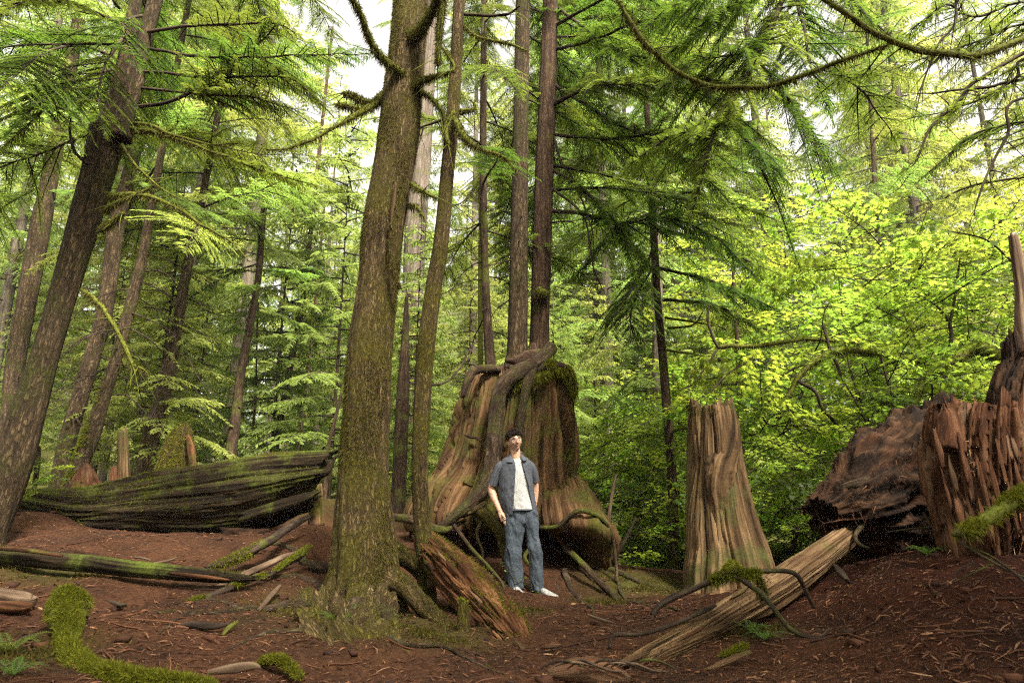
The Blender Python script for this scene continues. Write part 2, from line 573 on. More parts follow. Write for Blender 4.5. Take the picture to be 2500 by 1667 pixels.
CT = [tuple(at(*g)) for g in GP] + [
    (-6, 12, 1.25), (-3, 13, 1.15), (-9, 16, 1.5), (-4, 20, 1.35), (0, 14, .9), (2, 16, .4), (5, 14, .1), (8, 18, .2), (8, 9, .5), (12, 12, .6), (-10, 8, 1.1), (-14, 12, 1.8), (-8, 4, .6), (8, 4, 1.1), (12, 7, 1.2),
    (0, 2, -.05), (-3, 1, .1), (3, 1, .25), (0, -4, -.1), (-8, -4, .2), (8, -4, .6), (0, 30, .8), (-20, 30, 2.2), (20, 30, .8), (-40, 10, 3), (40, 10, 2.5), (0, -20, 0), (0, 60, 4), (-50, 60, 7), (50, 60, 5), (0, 120, 28), (-120, 120, 36), (120, 120, 30), (0, 220, 75), (-200, 220, 90), (200, 220, 80), (0, -120, 0)]
CT = np.array(CT)


def _ground(x, y):
    x, y = np.asarray(x, float), np.asarray(y, float)
    d2 = (x[..., None] - CT[:, 0]) ** 2 + (y[..., None] - CT[:, 1]) ** 2
    sc = .16 + .012 * (CT[:, 0] ** 2 + (CT[:, 1] - 6) ** 2) * .06
    ww = 1 / (d2 + sc) ** 1.8
    return (ww * CT[:, 2]).sum(-1) / ww.sum(-1)


def bumps(x, y):
    q = np.stack([x, y, 0 * x], -1)
    return .045 * fbm(q * 1.3, 3) + .018 * fbm(q * 6 + 5, 3) + .006 * vnoise(q * 23)


def gz(x, y):
    x, y = np.asarray(x, float), np.asarray(y, float)
    return _ground(x, y) + bumps(x, y)


def axis(lo, a, b, hi, step, grow=1.13):
    c = np.arange(a, b, step)
    out, st = [], step
    v = b
    while v < hi:
        out.append(v)
        st *= grow
        v += st
    out2, st, v = [], step, a
    while v > lo:
        st *= grow
        v -= st
        out2.append(v)
    return np.concatenate([out2[::-1], c, out, [hi]])


xs = axis(-190, -5.5, 5.5, 190, .045)
ys = axis(-60, 2.6, 10.5, 230, .045)
GX, GY = np.meshgrid(xs, ys)
GZ = np.zeros_like(GX)
for i in range(0, len(ys), 24):
    GZ[i:i + 24] = gz(GX[i:i + 24], GY[i:i + 24])
nx, ny = len(xs), len(ys)
ii = (np.arange(ny - 1)[:, None] * nx + np.arange(nx - 1)[None, :]).ravel()
GV = np.stack([GX, GY, GZ], -1).reshape(-1, 3)
GF = np.stack([ii, ii + 1, ii + nx + 1, ii + nx], -1)
# where moss and green cover the forest floor
mossy = [(at(120, 1380, 5.8), .35), (at(890, 1560, 5.3), .55), (at(780, 1500, 5.6), .4), (at(1060, 1530, 5.0), .35), (at(1560, 1430, 8.0), .55), (at(40, 1600, 3.9), .3), (at(1220, 1500, 6.0), .3),
         (at(500, 1400, 6.2), .25), (at(300, 1370, 6.2), .3), (at(1850, 1560, 4.8), .2), (at(1480, 1470, 7.2), .3)]
mk_ = np.zeros(len(GV))
for c, r in mossy:
    mk_ = np.maximum(mk_, np.exp(-((GV[:, 0] - c[0]) ** 2 + (GV[:, 1] - c[1]) ** 2) / (r * r)))
far_ = np.clip((GV[:, 1] - 10.0) / 2.5 - np.clip(-GV[:, 0], 0, 1.0) * .4, 0, 1)
mk_ = np.clip(np.maximum(mk_, far_), 0, 1)

m, ns, ls, b = mat('forest_floor', .95, .1)
g = ns.new('ShaderNodeNewGeometry')
n1 = noise(ns, ls, g.outputs['Position'], 1.9, 7, .68)
n2 = noise(ns, ls, g.outputs['Position'], 26, 6, .75)
n3 = noise(ns, ls, g.outputs['Position'], 110, 3, .7)
r1 = ramp(ns, [(.36, (.012, .007, .005)), (.5, (.055, .021, .01)), (.66, (.095, .04, .018))])
ls.new(n1.outputs[0], r1.inputs[0])
r2 = ramp(ns, [(.3, (.012, .006, .004)), (.52, (.05, .023, .012)), (.72, (.135, .068, .035))])
ls.new(n2.outputs[0], r2.inputs[0])
c = mixc(ns, ls, .55, r1.outputs[0], r2.outputs[0])
# the soil of the right slope is redder: crumbled rotten wood
sx = ns.new('ShaderNodeSeparateXYZ')
ls.new(g.outputs['Position'], sx.inputs[0])
mr = ns.new('ShaderNodeMapRange')
mr.inputs[1].default_value, mr.inputs[2].default_value = .9, 2.3
ls.new(sx.outputs[0], mr.inputs[0])
c = mixc(ns, ls, mr.outputs[0], c, mixc(ns, ls, .75, c, (.42, .16, .1), 'MULTIPLY'))
c = mixc(ns, ls, .0, c, c)
a = nd(ns, 'ShaderNodeAttribute', attribute_name='tint')
ad = nd(ns, 'ShaderNodeMath', operation='MULTIPLY')
ls.new(a.outputs['Fac'], ad.inputs[0])
rm = ramp(ns, [(.35, .35), (.6, 1.3)])
ls.new(n2.outputs[0], rm.inputs[0])
ls.new(rm.outputs[0], ad.inputs[1])
rg = ramp(ns, [(.3, (.02, .022, .006)), (.7, (.075, .08, .014))])
ls.new(n3.outputs[0], rg.inputs[0])
c = mixc(ns, ls, ad.outputs[0], c, rg.outputs[0])
ls.new(c, b.inputs['Base Color'])
bp = ns.new('ShaderNodeBump')
bp.inputs['Strength'].default_value = .9
bp.inputs['Distance'].default_value = .03
ls.new(n2.outputs[0], bp.inputs['Height'])
ls.new(bp.outputs[0], b.inputs['Normal'])
M['forest_floor'] = m
MB().add(GV, GF, tint=mk_).build('ground', M['forest_floor'], kind='structure')

# needle litter, bark chips and twiglets lying on the floor: nobody could count them
rng = np.random.default_rng(5)
m, ns, ls, b = mat('litter', .85, .2)
a = nd(ns, 'ShaderNodeAttribute', attribute_name='tint')
r1 = ramp(ns, [(0, (.02, .01, .007)), (.4, (.075, .028, .014)), (.75, (.17, .078, .038)), (.96, (.32, .19, .1)), (1, (.5, .42, .32))])
ls.new(a.outputs['Fac'], r1.inputs[0])
ls.new(r1.outputs[0], b.inputs['Base Color'])
M['litter'] = m


def litter(count, Lr, wr, seed, ymax=10.5, lift=.004):
    rng = np.random.default_rng(seed)
    u = rng.random(count)
    Y = 2.9 * (ymax / 2.9) ** u
    X = (rng.random(count) * 2 - 1) * (Y * .82 + .3)
    ok = vnoise(np.stack([X * 1.7, Y * 1.7, 0 * X + seed], -1)) + .6 * vnoise(np.stack([X * 5, Y * 5, 0 * X + seed], -1)) + rng.normal(0, .35, count) > -.25
    X, Y = X[ok], Y[ok]
    count = len(X)
    L = rng.uniform(*Lr, count) * (.6 + .8 * rng.random(count) ** 2)
    W = rng.uniform(*wr, count)
    az = rng.random(count) * 2 * np.pi
    d = np.stack([np.cos(az), np.sin(az)], -1) * L[:, None] / 2
    def zz(x, y):
        o = np.zeros(len(x))
        for k in range(0, len(x), 20000):
            o[k:k + 20000] = gz(x[k:k + 20000], y[k:k + 20000])
        return o
    za, zb = zz(X - d[:, 0], Y - d[:, 1]), zz(X + d[:, 0], Y + d[:, 1])
    A = np.stack([X - d[:, 0], Y - d[:, 1], za + lift + rng.random(count) * L * .12], -1)
    B = np.stack([X + d[:, 0], Y + d[:, 1], zb + lift + rng.random(count) * L * .18], -1)
    T = unit(B - A)
    S_ = unit(np.cross(T, rng.normal(0, .35, (count, 3)) + [0, 0, 1])) * W[:, None] / 2
    Mi = (A + B) / 2 + rng.normal(0, 1, (count, 3)) * (L * .06)[:, None]
    Mi[:, 2] = np.maximum(Mi[:, 2], (A[:, 2] + B[:, 2]) / 2)
    V = np.stack([A - S_ * .6, A + S_ * .6, Mi - S_, Mi + S_ + [0, 0, .002], B - S_ * .4, B + S_ * .4], 1)
    k = np.arange(count)[:, None] * 6
    F = np.concatenate([k + [0, 1, 3, 2], k + [2, 3, 5, 4]])
    return V.reshape(-1, 3), F, np.repeat(np.clip(rng.beta(1.6, 2.4, count), 0, .96), 6)


lb = MB()
for args in ((66000, (.012, .04), (.0016, .0032), 11, 10.5, .003), (16000, (.03, .09), (.003, .009), 12, 10.5, .004), (420, (.1, .3), (.003, .007), 13, 10, .006), (5000, (.02, .06), (.006, .018), 14, 9, .004)):
    V, F, T = litter(*args)
    lb.add(V, F, tint=T)
rng = np.random.default_rng(32)
for k in range(150):
    y0 = 3.0 * (9.0 / 3.0) ** rng.random()
    x0 = (rng.random() * 2 - 1) * y0 * .8
    sz = rng.uniform(.008, .03)
    c = np.array([x0, y0, float(gz(x0, y0)) + sz * .3])
    u8 = np.array([(a, b_, c_) for a in (-1, 1) for b_ in (-1, 1) for c_ in (-1, 1)]) * [sz * 1.5, sz, sz * .6] * rng.uniform(.6, 1.2, (8, 3))
    an = rng.random() * 6.28
    u8 = np.stack([u8[:, 0] * math.cos(an) - u8[:, 1] * math.sin(an), u8[:, 0] * math.sin(an) + u8[:, 1] * math.cos(an), u8[:, 2]], -1)
    lb.add(c + u8, np.array([[0, 1, 3, 2], [4, 6, 7, 5], [0, 4, 5, 1], [2, 3, 7, 6], [0, 2, 6, 4], [1, 5, 7, 3]]), tint=rng.uniform(.02, .45))
rng = np.random.default_rng(31)
for k in range(170):
    y0 = 3.0 * (9.5 / 3.0) ** rng.random()
    x0 = (rng.random() * 2 - 1) * y0 * .8
    az, l = rng.random() * 6.28, rng.uniform(.12, .55)
    q = np.linspace(0, 1, 7)
    bx = x0 + l * q * math.cos(az) + .06 * l * np.sin(q * 5 + k)
    by = y0 + l * q * math.sin(az) + .06 * l * np.cos(q * 4 + k * 2)
    rr = rng.uniform(.003, .008)
    V, F, B = tube(np.stack([bx, by, gz(bx, by) + rr * .7 + .03 * l * np.sin(q * 3.14) * (rng.random() < .4)], -1), np.linspace(rr, rr * .35, 7), 5)
    lb.add(V, F, tint=rng.uniform(.05, .6))
lb.build('needle_litter', M['litter'], kind='stuff', smooth=False)


# ------------------------------------------------------------------ conifer foliage
def foliage(P, rng, sp2=.09, l2=.6, sp3=.035, l3=.09, w3=.02, start=.12, droop=.22, sag3=.18, ang=52, base_taper=.35, tipw=1.0, rand=.35, up=(0, 0, 1), keep=1.0):
    """Flat sprays of needle twigs either side of the limb P. Returns leaf V, F, tint and twig V, F."""
    P = np.asarray(P, float)
    sg = np.linalg.norm(np.diff(P, axis=0), axis=1)
    s = np.concatenate([[0], np.cumsum(sg)])
    L = s[-1]
    sv = np.arange(start * L, L * .995, sp2)
    sv = sv + rng.normal(0, sp2 * .25, len(sv))
    sv = sv[rng.random(len(sv)) < keep]
    n2 = len(sv)
    pos = np.stack([np.interp(sv, s, P[:, i]) for i in range(3)], -1)
    T = unit(np.stack([np.interp(sv, s, np.gradient(P[:, i], s)) for i in range(3)], -1))
    up = np.asarray(up, float)
    u = sv / L
    shape = np.minimum(1, base_taper + (u - start) * 3) * np.minimum(1, ((1 - u) * 1.9 + .12)) * tipw
    b, d2, ln = [], [], []
    for sgn in (-1, 1):
        sd = unit(np.cross(np.broadcast_to(up, T.shape), T)) * sgn
        an = R(ang) + rng.normal(0, .16, n2)
        d = T * np.cos(an)[:, None] + sd * np.sin(an)[:, None] + rng.normal(0, .13, (n2, 3))
        b.append(pos)
        d2.append(unit(d))
        ln.append(l2 * shape * (1 + rng.normal(0, rand, n2)).clip(.25, 1.7))
    b.append(P[-1:] * 1)
    d2.append(T[-1:] if n2 else unit(P[-1:] - P[-2:-1]))
    ln.append(np.array([l2 * .3]))
    b, d2, ln = np.concatenate(b), np.concatenate(d2), np.concatenate(ln)
    K = max(2, int(math.ceil(ln.max() / sp3)))
    uu = (np.arange(K) + .5) * sp3
    ok = uu[None, :] < ln[:, None]
    q, kk = np.nonzero(ok)
    x = uu[kk]
    p3 = b[q] + d2[q] * x[:, None]
    p3[:, 2] -= droop * x * x / np.maximum(l2, .05)
    dd = d2[q].copy()
    dd[:, 2] -= 2 * droop * x / max(l2, .05)
    dd = unit(dd)
    fr = x / ln[q]
    LV, LT = [], []
    for sgn in (-1, 1, 0):
        c = len(q)
        sd = unit(np.cross(np.broadcast_to(up, dd.shape), dd)) * sgn
        d3 = dd * (.62 if sgn else 1) + sd * .8 + rng.normal(0, .11, (c, 3))
        d3[:, 2] -= sag3 * rng.random(c)
        d3 = unit(d3)
        l = l3 * (1.15 - .7 * fr) * (.55 + .9 * rng.random(c)) * (1 if sgn else .6)
        nrm = np.cross(d3, np.cross(up, d3)) + rng.normal(0, .3, (c, 3))
        wv = unit(np.cross(d3, nrm)) * w3 * .5
        tip = p3 + d3 * l[:, None]
        tip[:, 2] -= .14 * l
        mid = p3 + d3 * (l * .45)[:, None]
        LV.append(np.stack([p3, mid - wv, tip, mid + wv], 1))
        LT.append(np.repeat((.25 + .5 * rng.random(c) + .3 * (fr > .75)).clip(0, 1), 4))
    LV = np.concatenate(LV).reshape(-1, 3)
    LF = np.arange(len(LV)).reshape(-1, 4)
    # twigs
    mid = b + d2 * (ln * .5)[:, None]
    mid[:, 2] -= droop * (ln * .5) ** 2 / max(l2, .05)
    end = b + d2 * ln[:, None]
    end[:, 2] -= droop * ln ** 2 / max(l2, .05)
    sd = unit(np.cross(d2, [0, 0, 1.]))
    w0 = (.0035 + .006 * ln)[:, None]
    up3 = np.array([0, 0, 1.])
    TV = np.stack([b - sd * w0, b + sd * w0, b + up3 * w0 * 1.4, mid - sd * w0 * .7, mid + sd * w0 * .7, mid + up3 * w0, end], 1).reshape(-1, 3)
    k = np.arange(len(b))[:, None] * 7
    TF = np.concatenate([k + [0, 1, 4, 3], k + [1, 2, 5, 4], k + [2, 0, 3, 5]])
    TF3 = np.concatenate([k + [3, 4, 6], k + [4, 5, 6], k + [5, 3, 6]])
    return LV, LF, np.concatenate(LT), TV, [TF, TF3]


def bough_mesh(name, seed, L=2.4, rise=.12, sag=.35, r0=.022, leaf='needles', wood='limb', side=.0, **kw):
    rng = np.random.default_rng(seed)
    s = np.linspace(0, 1, 14)
    P = np.stack([L * s, side * L * s * s + .06 * L * vnoise(np.stack([s * 3 + seed, s * 0, s * 0 + 2], -1)) * s, L * (rise * s - sag * s * s) + .03 * L * vnoise(np.stack([s * 4, s * 0 + seed, s * 0], -1)) * s], -1)
    mb = MB()
    V, F, B = tube(P, np.interp(s, [0, 1], [r0, .003]), 5)
    mb.add(V, F, 1, B)
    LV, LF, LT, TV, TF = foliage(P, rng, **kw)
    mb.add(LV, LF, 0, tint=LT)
    mb.add(TV, TF, 1)
    return mb.mesh(name, [M[leaf], M[wood]])


HEM = dict(sp2=.085, l2=.6, sp3=.025, l3=.105, w3=.0135)
BOUGH = [bough_mesh('branch', 20 + i, L=2.3 + .25 * i, sag=.28 + .07 * (i % 3), rise=.06 + .05 * (i % 2), side=.12 * (i % 3 - 1), leaf='needles', **HEM) for i in range(4)]
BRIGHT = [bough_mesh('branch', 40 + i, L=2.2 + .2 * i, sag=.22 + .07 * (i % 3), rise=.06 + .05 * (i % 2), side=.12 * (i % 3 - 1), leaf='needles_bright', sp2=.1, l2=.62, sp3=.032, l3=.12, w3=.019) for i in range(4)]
CEDAR = [bough_mesh('branch', 60 + i, L=2.4, sag=.5, rise=.1, leaf='needles_bright', sp2=.08, l2=.55, sp3=.036, l3=.1, w3=.016, sag3=.9, droop=.5) for i in range(3)]


def dead_mesh(seed, L=1.8, sag=.55):
    rng = np.random.default_rng(seed)
    mb = MB()
    s = np.linspace(0, 1, 12)
    P = np.stack([L * s, .1 * L * vnoise(np.stack([s * 3 + seed, s * 0, s * 0 + 2], -1)), L * (.1 * s - sag * s * s)], -1)
    V, F, B = tube(P, np.interp(s, [0, 1], [.02, .003]), 5)
    mb.add(V, F, 0, B)
    for k in range(12):
        i = rng.integers(3, 11)
        d = unit(np.array([.8, rng.choice([-1, 1]) * rng.uniform(.3, .9), rng.uniform(-.7, .15)]))
        l = rng.uniform(.2, .6)
        t = np.linspace(0, 1, 5)[:, None]
        Q = P[i] + d * l * t + np.array([0, 0, -.3]) * l * t * t
        V, F, B = tube(Q, np.linspace(.006, .002, 5), 4)
        mb.add(V, F, 0, B)
    return mb.mesh('dead_branch', [M['limb']])


DEAD = [dead_mesh(5, 1.7, .6), dead_mesh(6, 1.3, .3), dead_mesh(7, 2.1, .8)]


def crown_mesh(seed, H, z0, Rm, n, leaf='needles_far_sunlit', cedar=False):
    """A whole far crown: boughs round a stem, wide low down and narrow at the tip."""
    rng = np.random.default_rng(seed)
    mb = MB()
    for k in range(n):
        u = (k + rng.random()) / n
        z = z0 + (H - z0) * u ** .85
        L = Rm * (1 - u) ** .75 * rng.uniform(.6, 1.15) + .35
        az = k * 2.399 + rng.normal(0, .3)
        s = np.linspace(0, 1, 7)
        sag = rng.uniform(.15, .45) * (1 - u) + .05
        d = np.array([math.cos(az), math.sin(az)])
        h = L * (rng.uniform(.0, .2) * s - sag * s * s)
        P = np.stack([d[0] * L * s, d[1] * L * s, z + h], -1)
        LV, LF, LT, TV, TF = foliage(P, rng, sp2=.2, l2=.34 * L + .25, sp3=.1, l3=.2, w3=.056, droop=.3, start=.15, sag3=.9 if cedar else .4)
        mb.add(LV, LF, 0, tint=LT)
        V, F, B = tube(P, np.linspace(.03, .008, 7), 4, caps=(False, False))
        mb.add(V, F, 1, B)
    return mb.mesh('crown', [M[leaf], M['limb']])


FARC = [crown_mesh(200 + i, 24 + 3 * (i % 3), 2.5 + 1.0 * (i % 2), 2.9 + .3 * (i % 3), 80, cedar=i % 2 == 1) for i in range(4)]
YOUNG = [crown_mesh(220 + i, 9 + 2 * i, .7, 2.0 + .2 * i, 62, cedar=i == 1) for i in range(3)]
_ft = MB()
_s = np.linspace(0, 1, 16)
V, F, B = tube(np.stack([.1 * np.sin(_s * 3), 0 * _s, -1 + 29 * _s], -1), np.interp(_s, [0, .05, 1], [.3, .22, .02]), 10, ridges(9, .06))
FART = _ft.add(V, F, 0, B).mesh('trunk', [M['grey_bark']])
_ft = MB()
V, F, B = tube(np.stack([.05 * np.sin(_s * 3), 0 * _s, -.6 + 10.5 * _s], -1), np.interp(_s, [0, .05, 1], [.09, .07, .01]), 8)
YNGT = _ft.add(V, F, 0, B).mesh('trunk', [M['dark_bark']])


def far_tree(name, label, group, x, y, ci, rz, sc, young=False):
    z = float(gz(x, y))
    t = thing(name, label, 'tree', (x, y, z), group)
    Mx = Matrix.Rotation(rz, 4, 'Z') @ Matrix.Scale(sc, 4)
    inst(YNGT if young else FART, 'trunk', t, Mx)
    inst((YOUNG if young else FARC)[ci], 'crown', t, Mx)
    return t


# ------------------------------------------------------------------ nearer trees
def add_branches(t, P, zlo, zhi, n, Lr, meshes, rng, pitch=(-.35, .1), azr=None, name='branch', taper=.6):
    """Copies of a shared limb mesh set round a trunk P between two heights."""
    o = np.array(t['_o'])
    P = np.asarray(P)
    order = np.argsort(P[:, 2])
    Q = P[order]
    for k in range(n):
        u = (k + rng.random()) / n
        z = zlo + (zhi - zlo) * u
        p = np.array([np.interp(z, Q[:, 2], Q[:, 0]), np.interp(z, Q[:, 2], Q[:, 1]), z])
        az = rng.uniform(*azr) if azr else k * 2.399 + rng.normal(0, .5)
        sc = rng.uniform(*Lr) * (1 - taper * u)
        Mx = Matrix.Translation(Vector(p - o)) @ Matrix.Rotation(az, 4, 'Z') @ Matrix.Rotation(-rng.uniform(*pitch), 4, 'Y') @ Matrix.Rotation(rng.normal(0, .25), 4, 'X') @ Matrix.Scale(sc, 4)
        inst(meshes[int(rng.integers(len(meshes)))], name, t, Mx)


def limb(t, pts, leaf=None, wood='limb', name='branch', seed=1, k=6, moss=0, n=7, fk=None, rough=.12):
    """One limb of a tree built along its own path; with foliage when leaf names a leaf material."""
    P, r = px_path(pts, k)
    rng = np.random.default_rng(seed)
    P = P + .012 * np.stack([vnoise(P * 5 + seed), vnoise(P * 5 + 9 + seed), vnoise(P * 5 + 31)], -1)
    mb = MB()
    V, F, B = tube(P, r, n, lambda bk, th, s, u: rough * fbm(np.stack([np.cos(th) * 1.3 + seed, np.sin(th) * 1.3, s * 9], -1), 3), seed)
    mb.add(V, F, 0, B)
    mats = [M[wood]]
    if leaf:
        kw = dict(HEM)
        kw.update(fk or {})
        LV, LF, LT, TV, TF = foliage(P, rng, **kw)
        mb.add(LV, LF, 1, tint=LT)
        mb.add(TV, TF, 0)
        mats.append(M[leaf])
    L_all = np.linalg.norm(P[-1] - P[0])
    for q in range(int(3 + L_all * 3.5)):
        i0 = int(rng.integers(len(P) // 5, len(P)))
        d = unit(P[min(i0 + 1, len(P) - 1)] - P[i0 - 1]) * .6 + rng.normal(0, .6, 3) - [0, 0, .15]
        l = rng.uniform(.12, .45)
        tq = np.linspace(0, 1, 5)[:, None]
        Q = P[i0] + unit(d) * l * tq + rng.normal(0, .06, 3) * l * tq ** 2 - np.array([0, 0, .22]) * l * tq ** 2
        V3, F3, B3 = tube(Q, np.linspace(min(.006, r[i0] * .6), .0012, 5), 4)
        mb.add(V3, F3, 0, B3)
    o = mb.build(name, mats, t)
    if moss:
        V2, F2, T2 = tufts(V, F, moss, .035, rng, lambda p, nn: .35 + .65 * (np.abs(nn[:, 2]) > .3), droop=1.1, width=.22, up=.0)
        MB().add(V2, F2, 0, tint=T2).build('moss', M['moss_dim'], o, kind='stuff', smooth=False)
    return o


def trunk(t, rows, Y, matn, top=None, n=28, disp=None, k=8, flare=.25, seed=0.0, topr=.3, sub=3, fat=.94):
    """An upright trunk from its outline in the photograph, carried on above the frame to a thin top."""
    P, r = rows_path(rows, Y, k, fat)
    if top:
        d = unit(P[-1] - P[-4])
        ex = np.linspace(0, 1, 14)[1:, None]
        P = np.concatenate([P, P[-1] + d * top * ex])
        r = np.concatenate([r, r[-1] + (.03 - r[-1]) * ex[:, 0]])
    g0 = min(float(gz(P[0, 0], P[0, 1])), P[0, 2]) - .35
    d0 = unit(P[0] - P[3])
    ext = max(.12, P[0, 2] - g0)
    tq = np.array([1, .75, .5, .25])[:, None]
    P = np.concatenate([P[0] + (d0 * [-.35, -.35, 0] + [0, 0, -1]) * ext * tq, P])
    r = np.concatenate([r[0] * (1 + flare * tq[:, 0] ** 1.5), r])
    tt = np.linspace(0, len(P) - 1, len(P) * sub)
    P = np.stack([np.interp(tt, np.arange(len(P)), P[:, i]) for i in range(3)], -1)
    r = np.interp(tt, np.arange(len(r)), r)
    V, F, B = tube(P, r, n, disp or add_sum(ridges(8, .05, .4, .03, seed)), seed)
    o = MB().add(V, F, 0, B).build('trunk', M[matn], t)
    return P, r, o, V, F


def tree_at(name, label, x, Y, y=None, group=None):
    p = at(x, y, Y) if y else np.array([x, Y, float(gz(x, Y))])
    z = float(gz(p[0], p[1]))
    return thing(name, label, 'tree', (p[0], p[1], min(z, p[2]) if y else z), group)
# ------------------------------------------------------------------ the trees that stand out
rg_ = lambda s: np.random.default_rng(s)

# the mossy spruce in the middle
t = tree_at('spruce_tree', 'thick mossy tree with flaring roots left of the standing person', 890, 6.0, 1480)
rows = [(1500, 775, 1005), (1440, 785, 992), (1380, 795, 984), (1297, 804, 976), (1150, 819, 958), (1000, 832, 962), (856, 843, 966), (700, 866, 978), (550, 879, 994), (383, 909, 1022), (230, 929, 1037), (100, 948, 1044), (0, 955, 1050)]


def spruce_disp(bk, th, s, u):
    fl = np.exp(-((s - .35).clip(0)) / .32)
    return ridges(9, .025, .5, .05, 3)(bk, th, s, u) + fl * (.15 * np.cos(4 * th + .8) + .1 * np.cos(7 * th + 2) - .06) + .025 * fbm(np.stack([np.cos(th) * 8, np.sin(th) * 8, s * 12], -1), 3)


P, r, o, V, F = trunk(t, rows, 6.0, 'mossy_bark', top=9, n=120, disp=spruce_disp, flare=.12, seed=3.0, k=10, sub=3, fat=.86)
JT, JP = t, P
mk = lambda p, nn: np.clip(vnoise(p * [5, 5, 2]) * 1.5 + .25 - .4 * (p[:, 2] < .2), 0, 1) * (p[:, 2] < 6)
V2, F2, T2 = tufts(V, F, 34000, .02, rg_(1), mk, droop=1.2, width=.3, up=-.2)
MB().add(V2, F2, 0, tint=T2).build('moss', M['moss_dim'], t, kind='stuff', smooth=False)
L_ = lambda pts, **k: limb(t, pts, **k)
L_([(990, 190, 5.9, 24), (972, 175, 5.8, 22), (930, 140, 5.65, 19), (905, 105, 5.55, 17), (885, 50, 5.4, 16), (858, -10, 5.2, 14), (840, -70, 5.0, 12)], wood='mossy_limb', moss=2500, seed=2)
L_([(935, 235, 6, 22), (915, 252, 5.9, 20), (890, 268, 5.8, 17), (868, 283, 5.75, 14), (842, 302, 5.7, 11), (800, 322, 5.7, 8), (750, 347, 5.7, 7), (705, 361, 5.8, 5), (650, 365, 5.9, 4)], wood='mossy_limb', moss=1800, seed=3)
L_([(905, 248, 5.85, 12), (880, 243, 5.8, 15), (855, 231, 5.75, 13), (838, 229, 5.7, 5)], wood='mossy_limb', moss=900, seed=4)
L_([(885, 268, 5.8, 12), (858, 262, 5.75, 12), (835, 258, 5.75, 11), (822, 256, 5.75, 5)], wood='mossy_limb', moss=800, seed=5)
L_([(1000, 90, 5.9, 34), (1025, 78, 5.75, 30), (1045, 45, 5.6, 24), (1063, 5, 5.5, 20), (1075, -40, 5.3, 17)], wood='mossy_limb', moss=2500, seed=6)
L_([(1010, 215, 5.9, 22), (1028, 198, 5.8, 16), (1065, 186, 5.7, 11), (1095, 178, 5.65, 10), (1110, 165, 5.65, 8), (1095, 130, 5.65, 7), (1078, 115, 5.65, 6)], wood='mossy_limb', moss=1400, seed=7)
L_([(1080, -30, 5.5, 15), (1080, 20, 5.5, 16), (1073, 80, 5.5, 15), (1070, 115, 5.5, 11), (1070, 148, 5.5, 12), (1068, 160, 5.5, 3)], wood='mossy_limb', moss=1800, seed=8, name='hanging_branch')
L_([(1005, 450, 5.9, 14), (1020, 462, 5.8, 12), (1045, 473, 5.7, 8), (1068, 486, 5.6, 4)], wood='mossy_limb', moss=500, seed=9)
L_([(1000, 500, 6, 10), (1012, 505, 5.8, 9), (1025, 514, 5.7, 7), (1037, 528, 5.6, 3)], wood='mossy_limb', moss=400, seed=10)
L_([(1015, 225, 5.95, 14), (1050, 235, 5.9, 12), (1080, 275, 5.9, 10), (1085, 300, 5.9, 6)], wood='mossy_limb', moss=500, seed=12)
# peeled strip of bark and a strand of climbing moss on the trunk
Pq, rq = px_path([(966, 448, 5.80, 4), (962, 480, 5.79, 8), (957, 515, 5.785, 7), (954, 548, 5.79, 2)])
V, F, B = tube(Pq, rq, 14, ridges(4, .3, 5, .3), ell=.5, jag=(.02, .03))
MB().add(V, F, 0, B).build('peeled_bark', M['snag_wood'], t)
Pq, rq = px_path([(956, 545, 5.79, 14), (952, 600, 5.78, 12), (958, 660, 5.775, 11), (970, 690, 5.79, 12), (976, 706, 5.8, 8)])
V, F, B = tube(Pq, rq * .75, 12, lambda bk, th, s, u: .5 * fbm(np.stack([np.cos(th), np.sin(th), s * 14], -1), 3))
o = MB().add(V, F, 0, B).build('root', M['mossy_bark'], t)
V2, F2, T2 = tufts(V, F, 900, .025, rg_(77), droop=1.2)
MB().add(V2, F2, 0, tint=T2).build('moss', M['moss_dim'], o, kind='stuff', smooth=False)
# surface roots of the spruce, running out over the floor
def floor_root(t, pts, matn, seed, moss=0):
    P, r = px_path(pts, 10)
    P = P + .03 * np.stack([vnoise(P * 3 + seed), vnoise(P * 3 + seed + 5), 0 * P[:, 0]], -1)
    P[:, 2] = gz(P[:, 0], P[:, 1]) + r * (.25 + .5 * vnoise(P * 2.2 + seed))
    V, F, B = tube(P, r, 10, lambda bk, th, s, u: .28 * fbm(np.stack([np.cos(th) * 1.2 + seed, np.sin(th) * 1.2, s * 6], -1), 3), seed)
    o = MB().add(V, F, 0, B).build('root', M[matn], t)
    if moss:
        V2, F2, T2 = tufts(V, F, moss, .022, rg_(int(seed)), lambda p, nn: (nn[:, 2] > 0) * (vnoise(p * 5) > .1), droop=.6)
        MB().add(V2, F2, 0, tint=T2).build('moss', M['moss_dim'], o, kind='stuff', smooth=False)


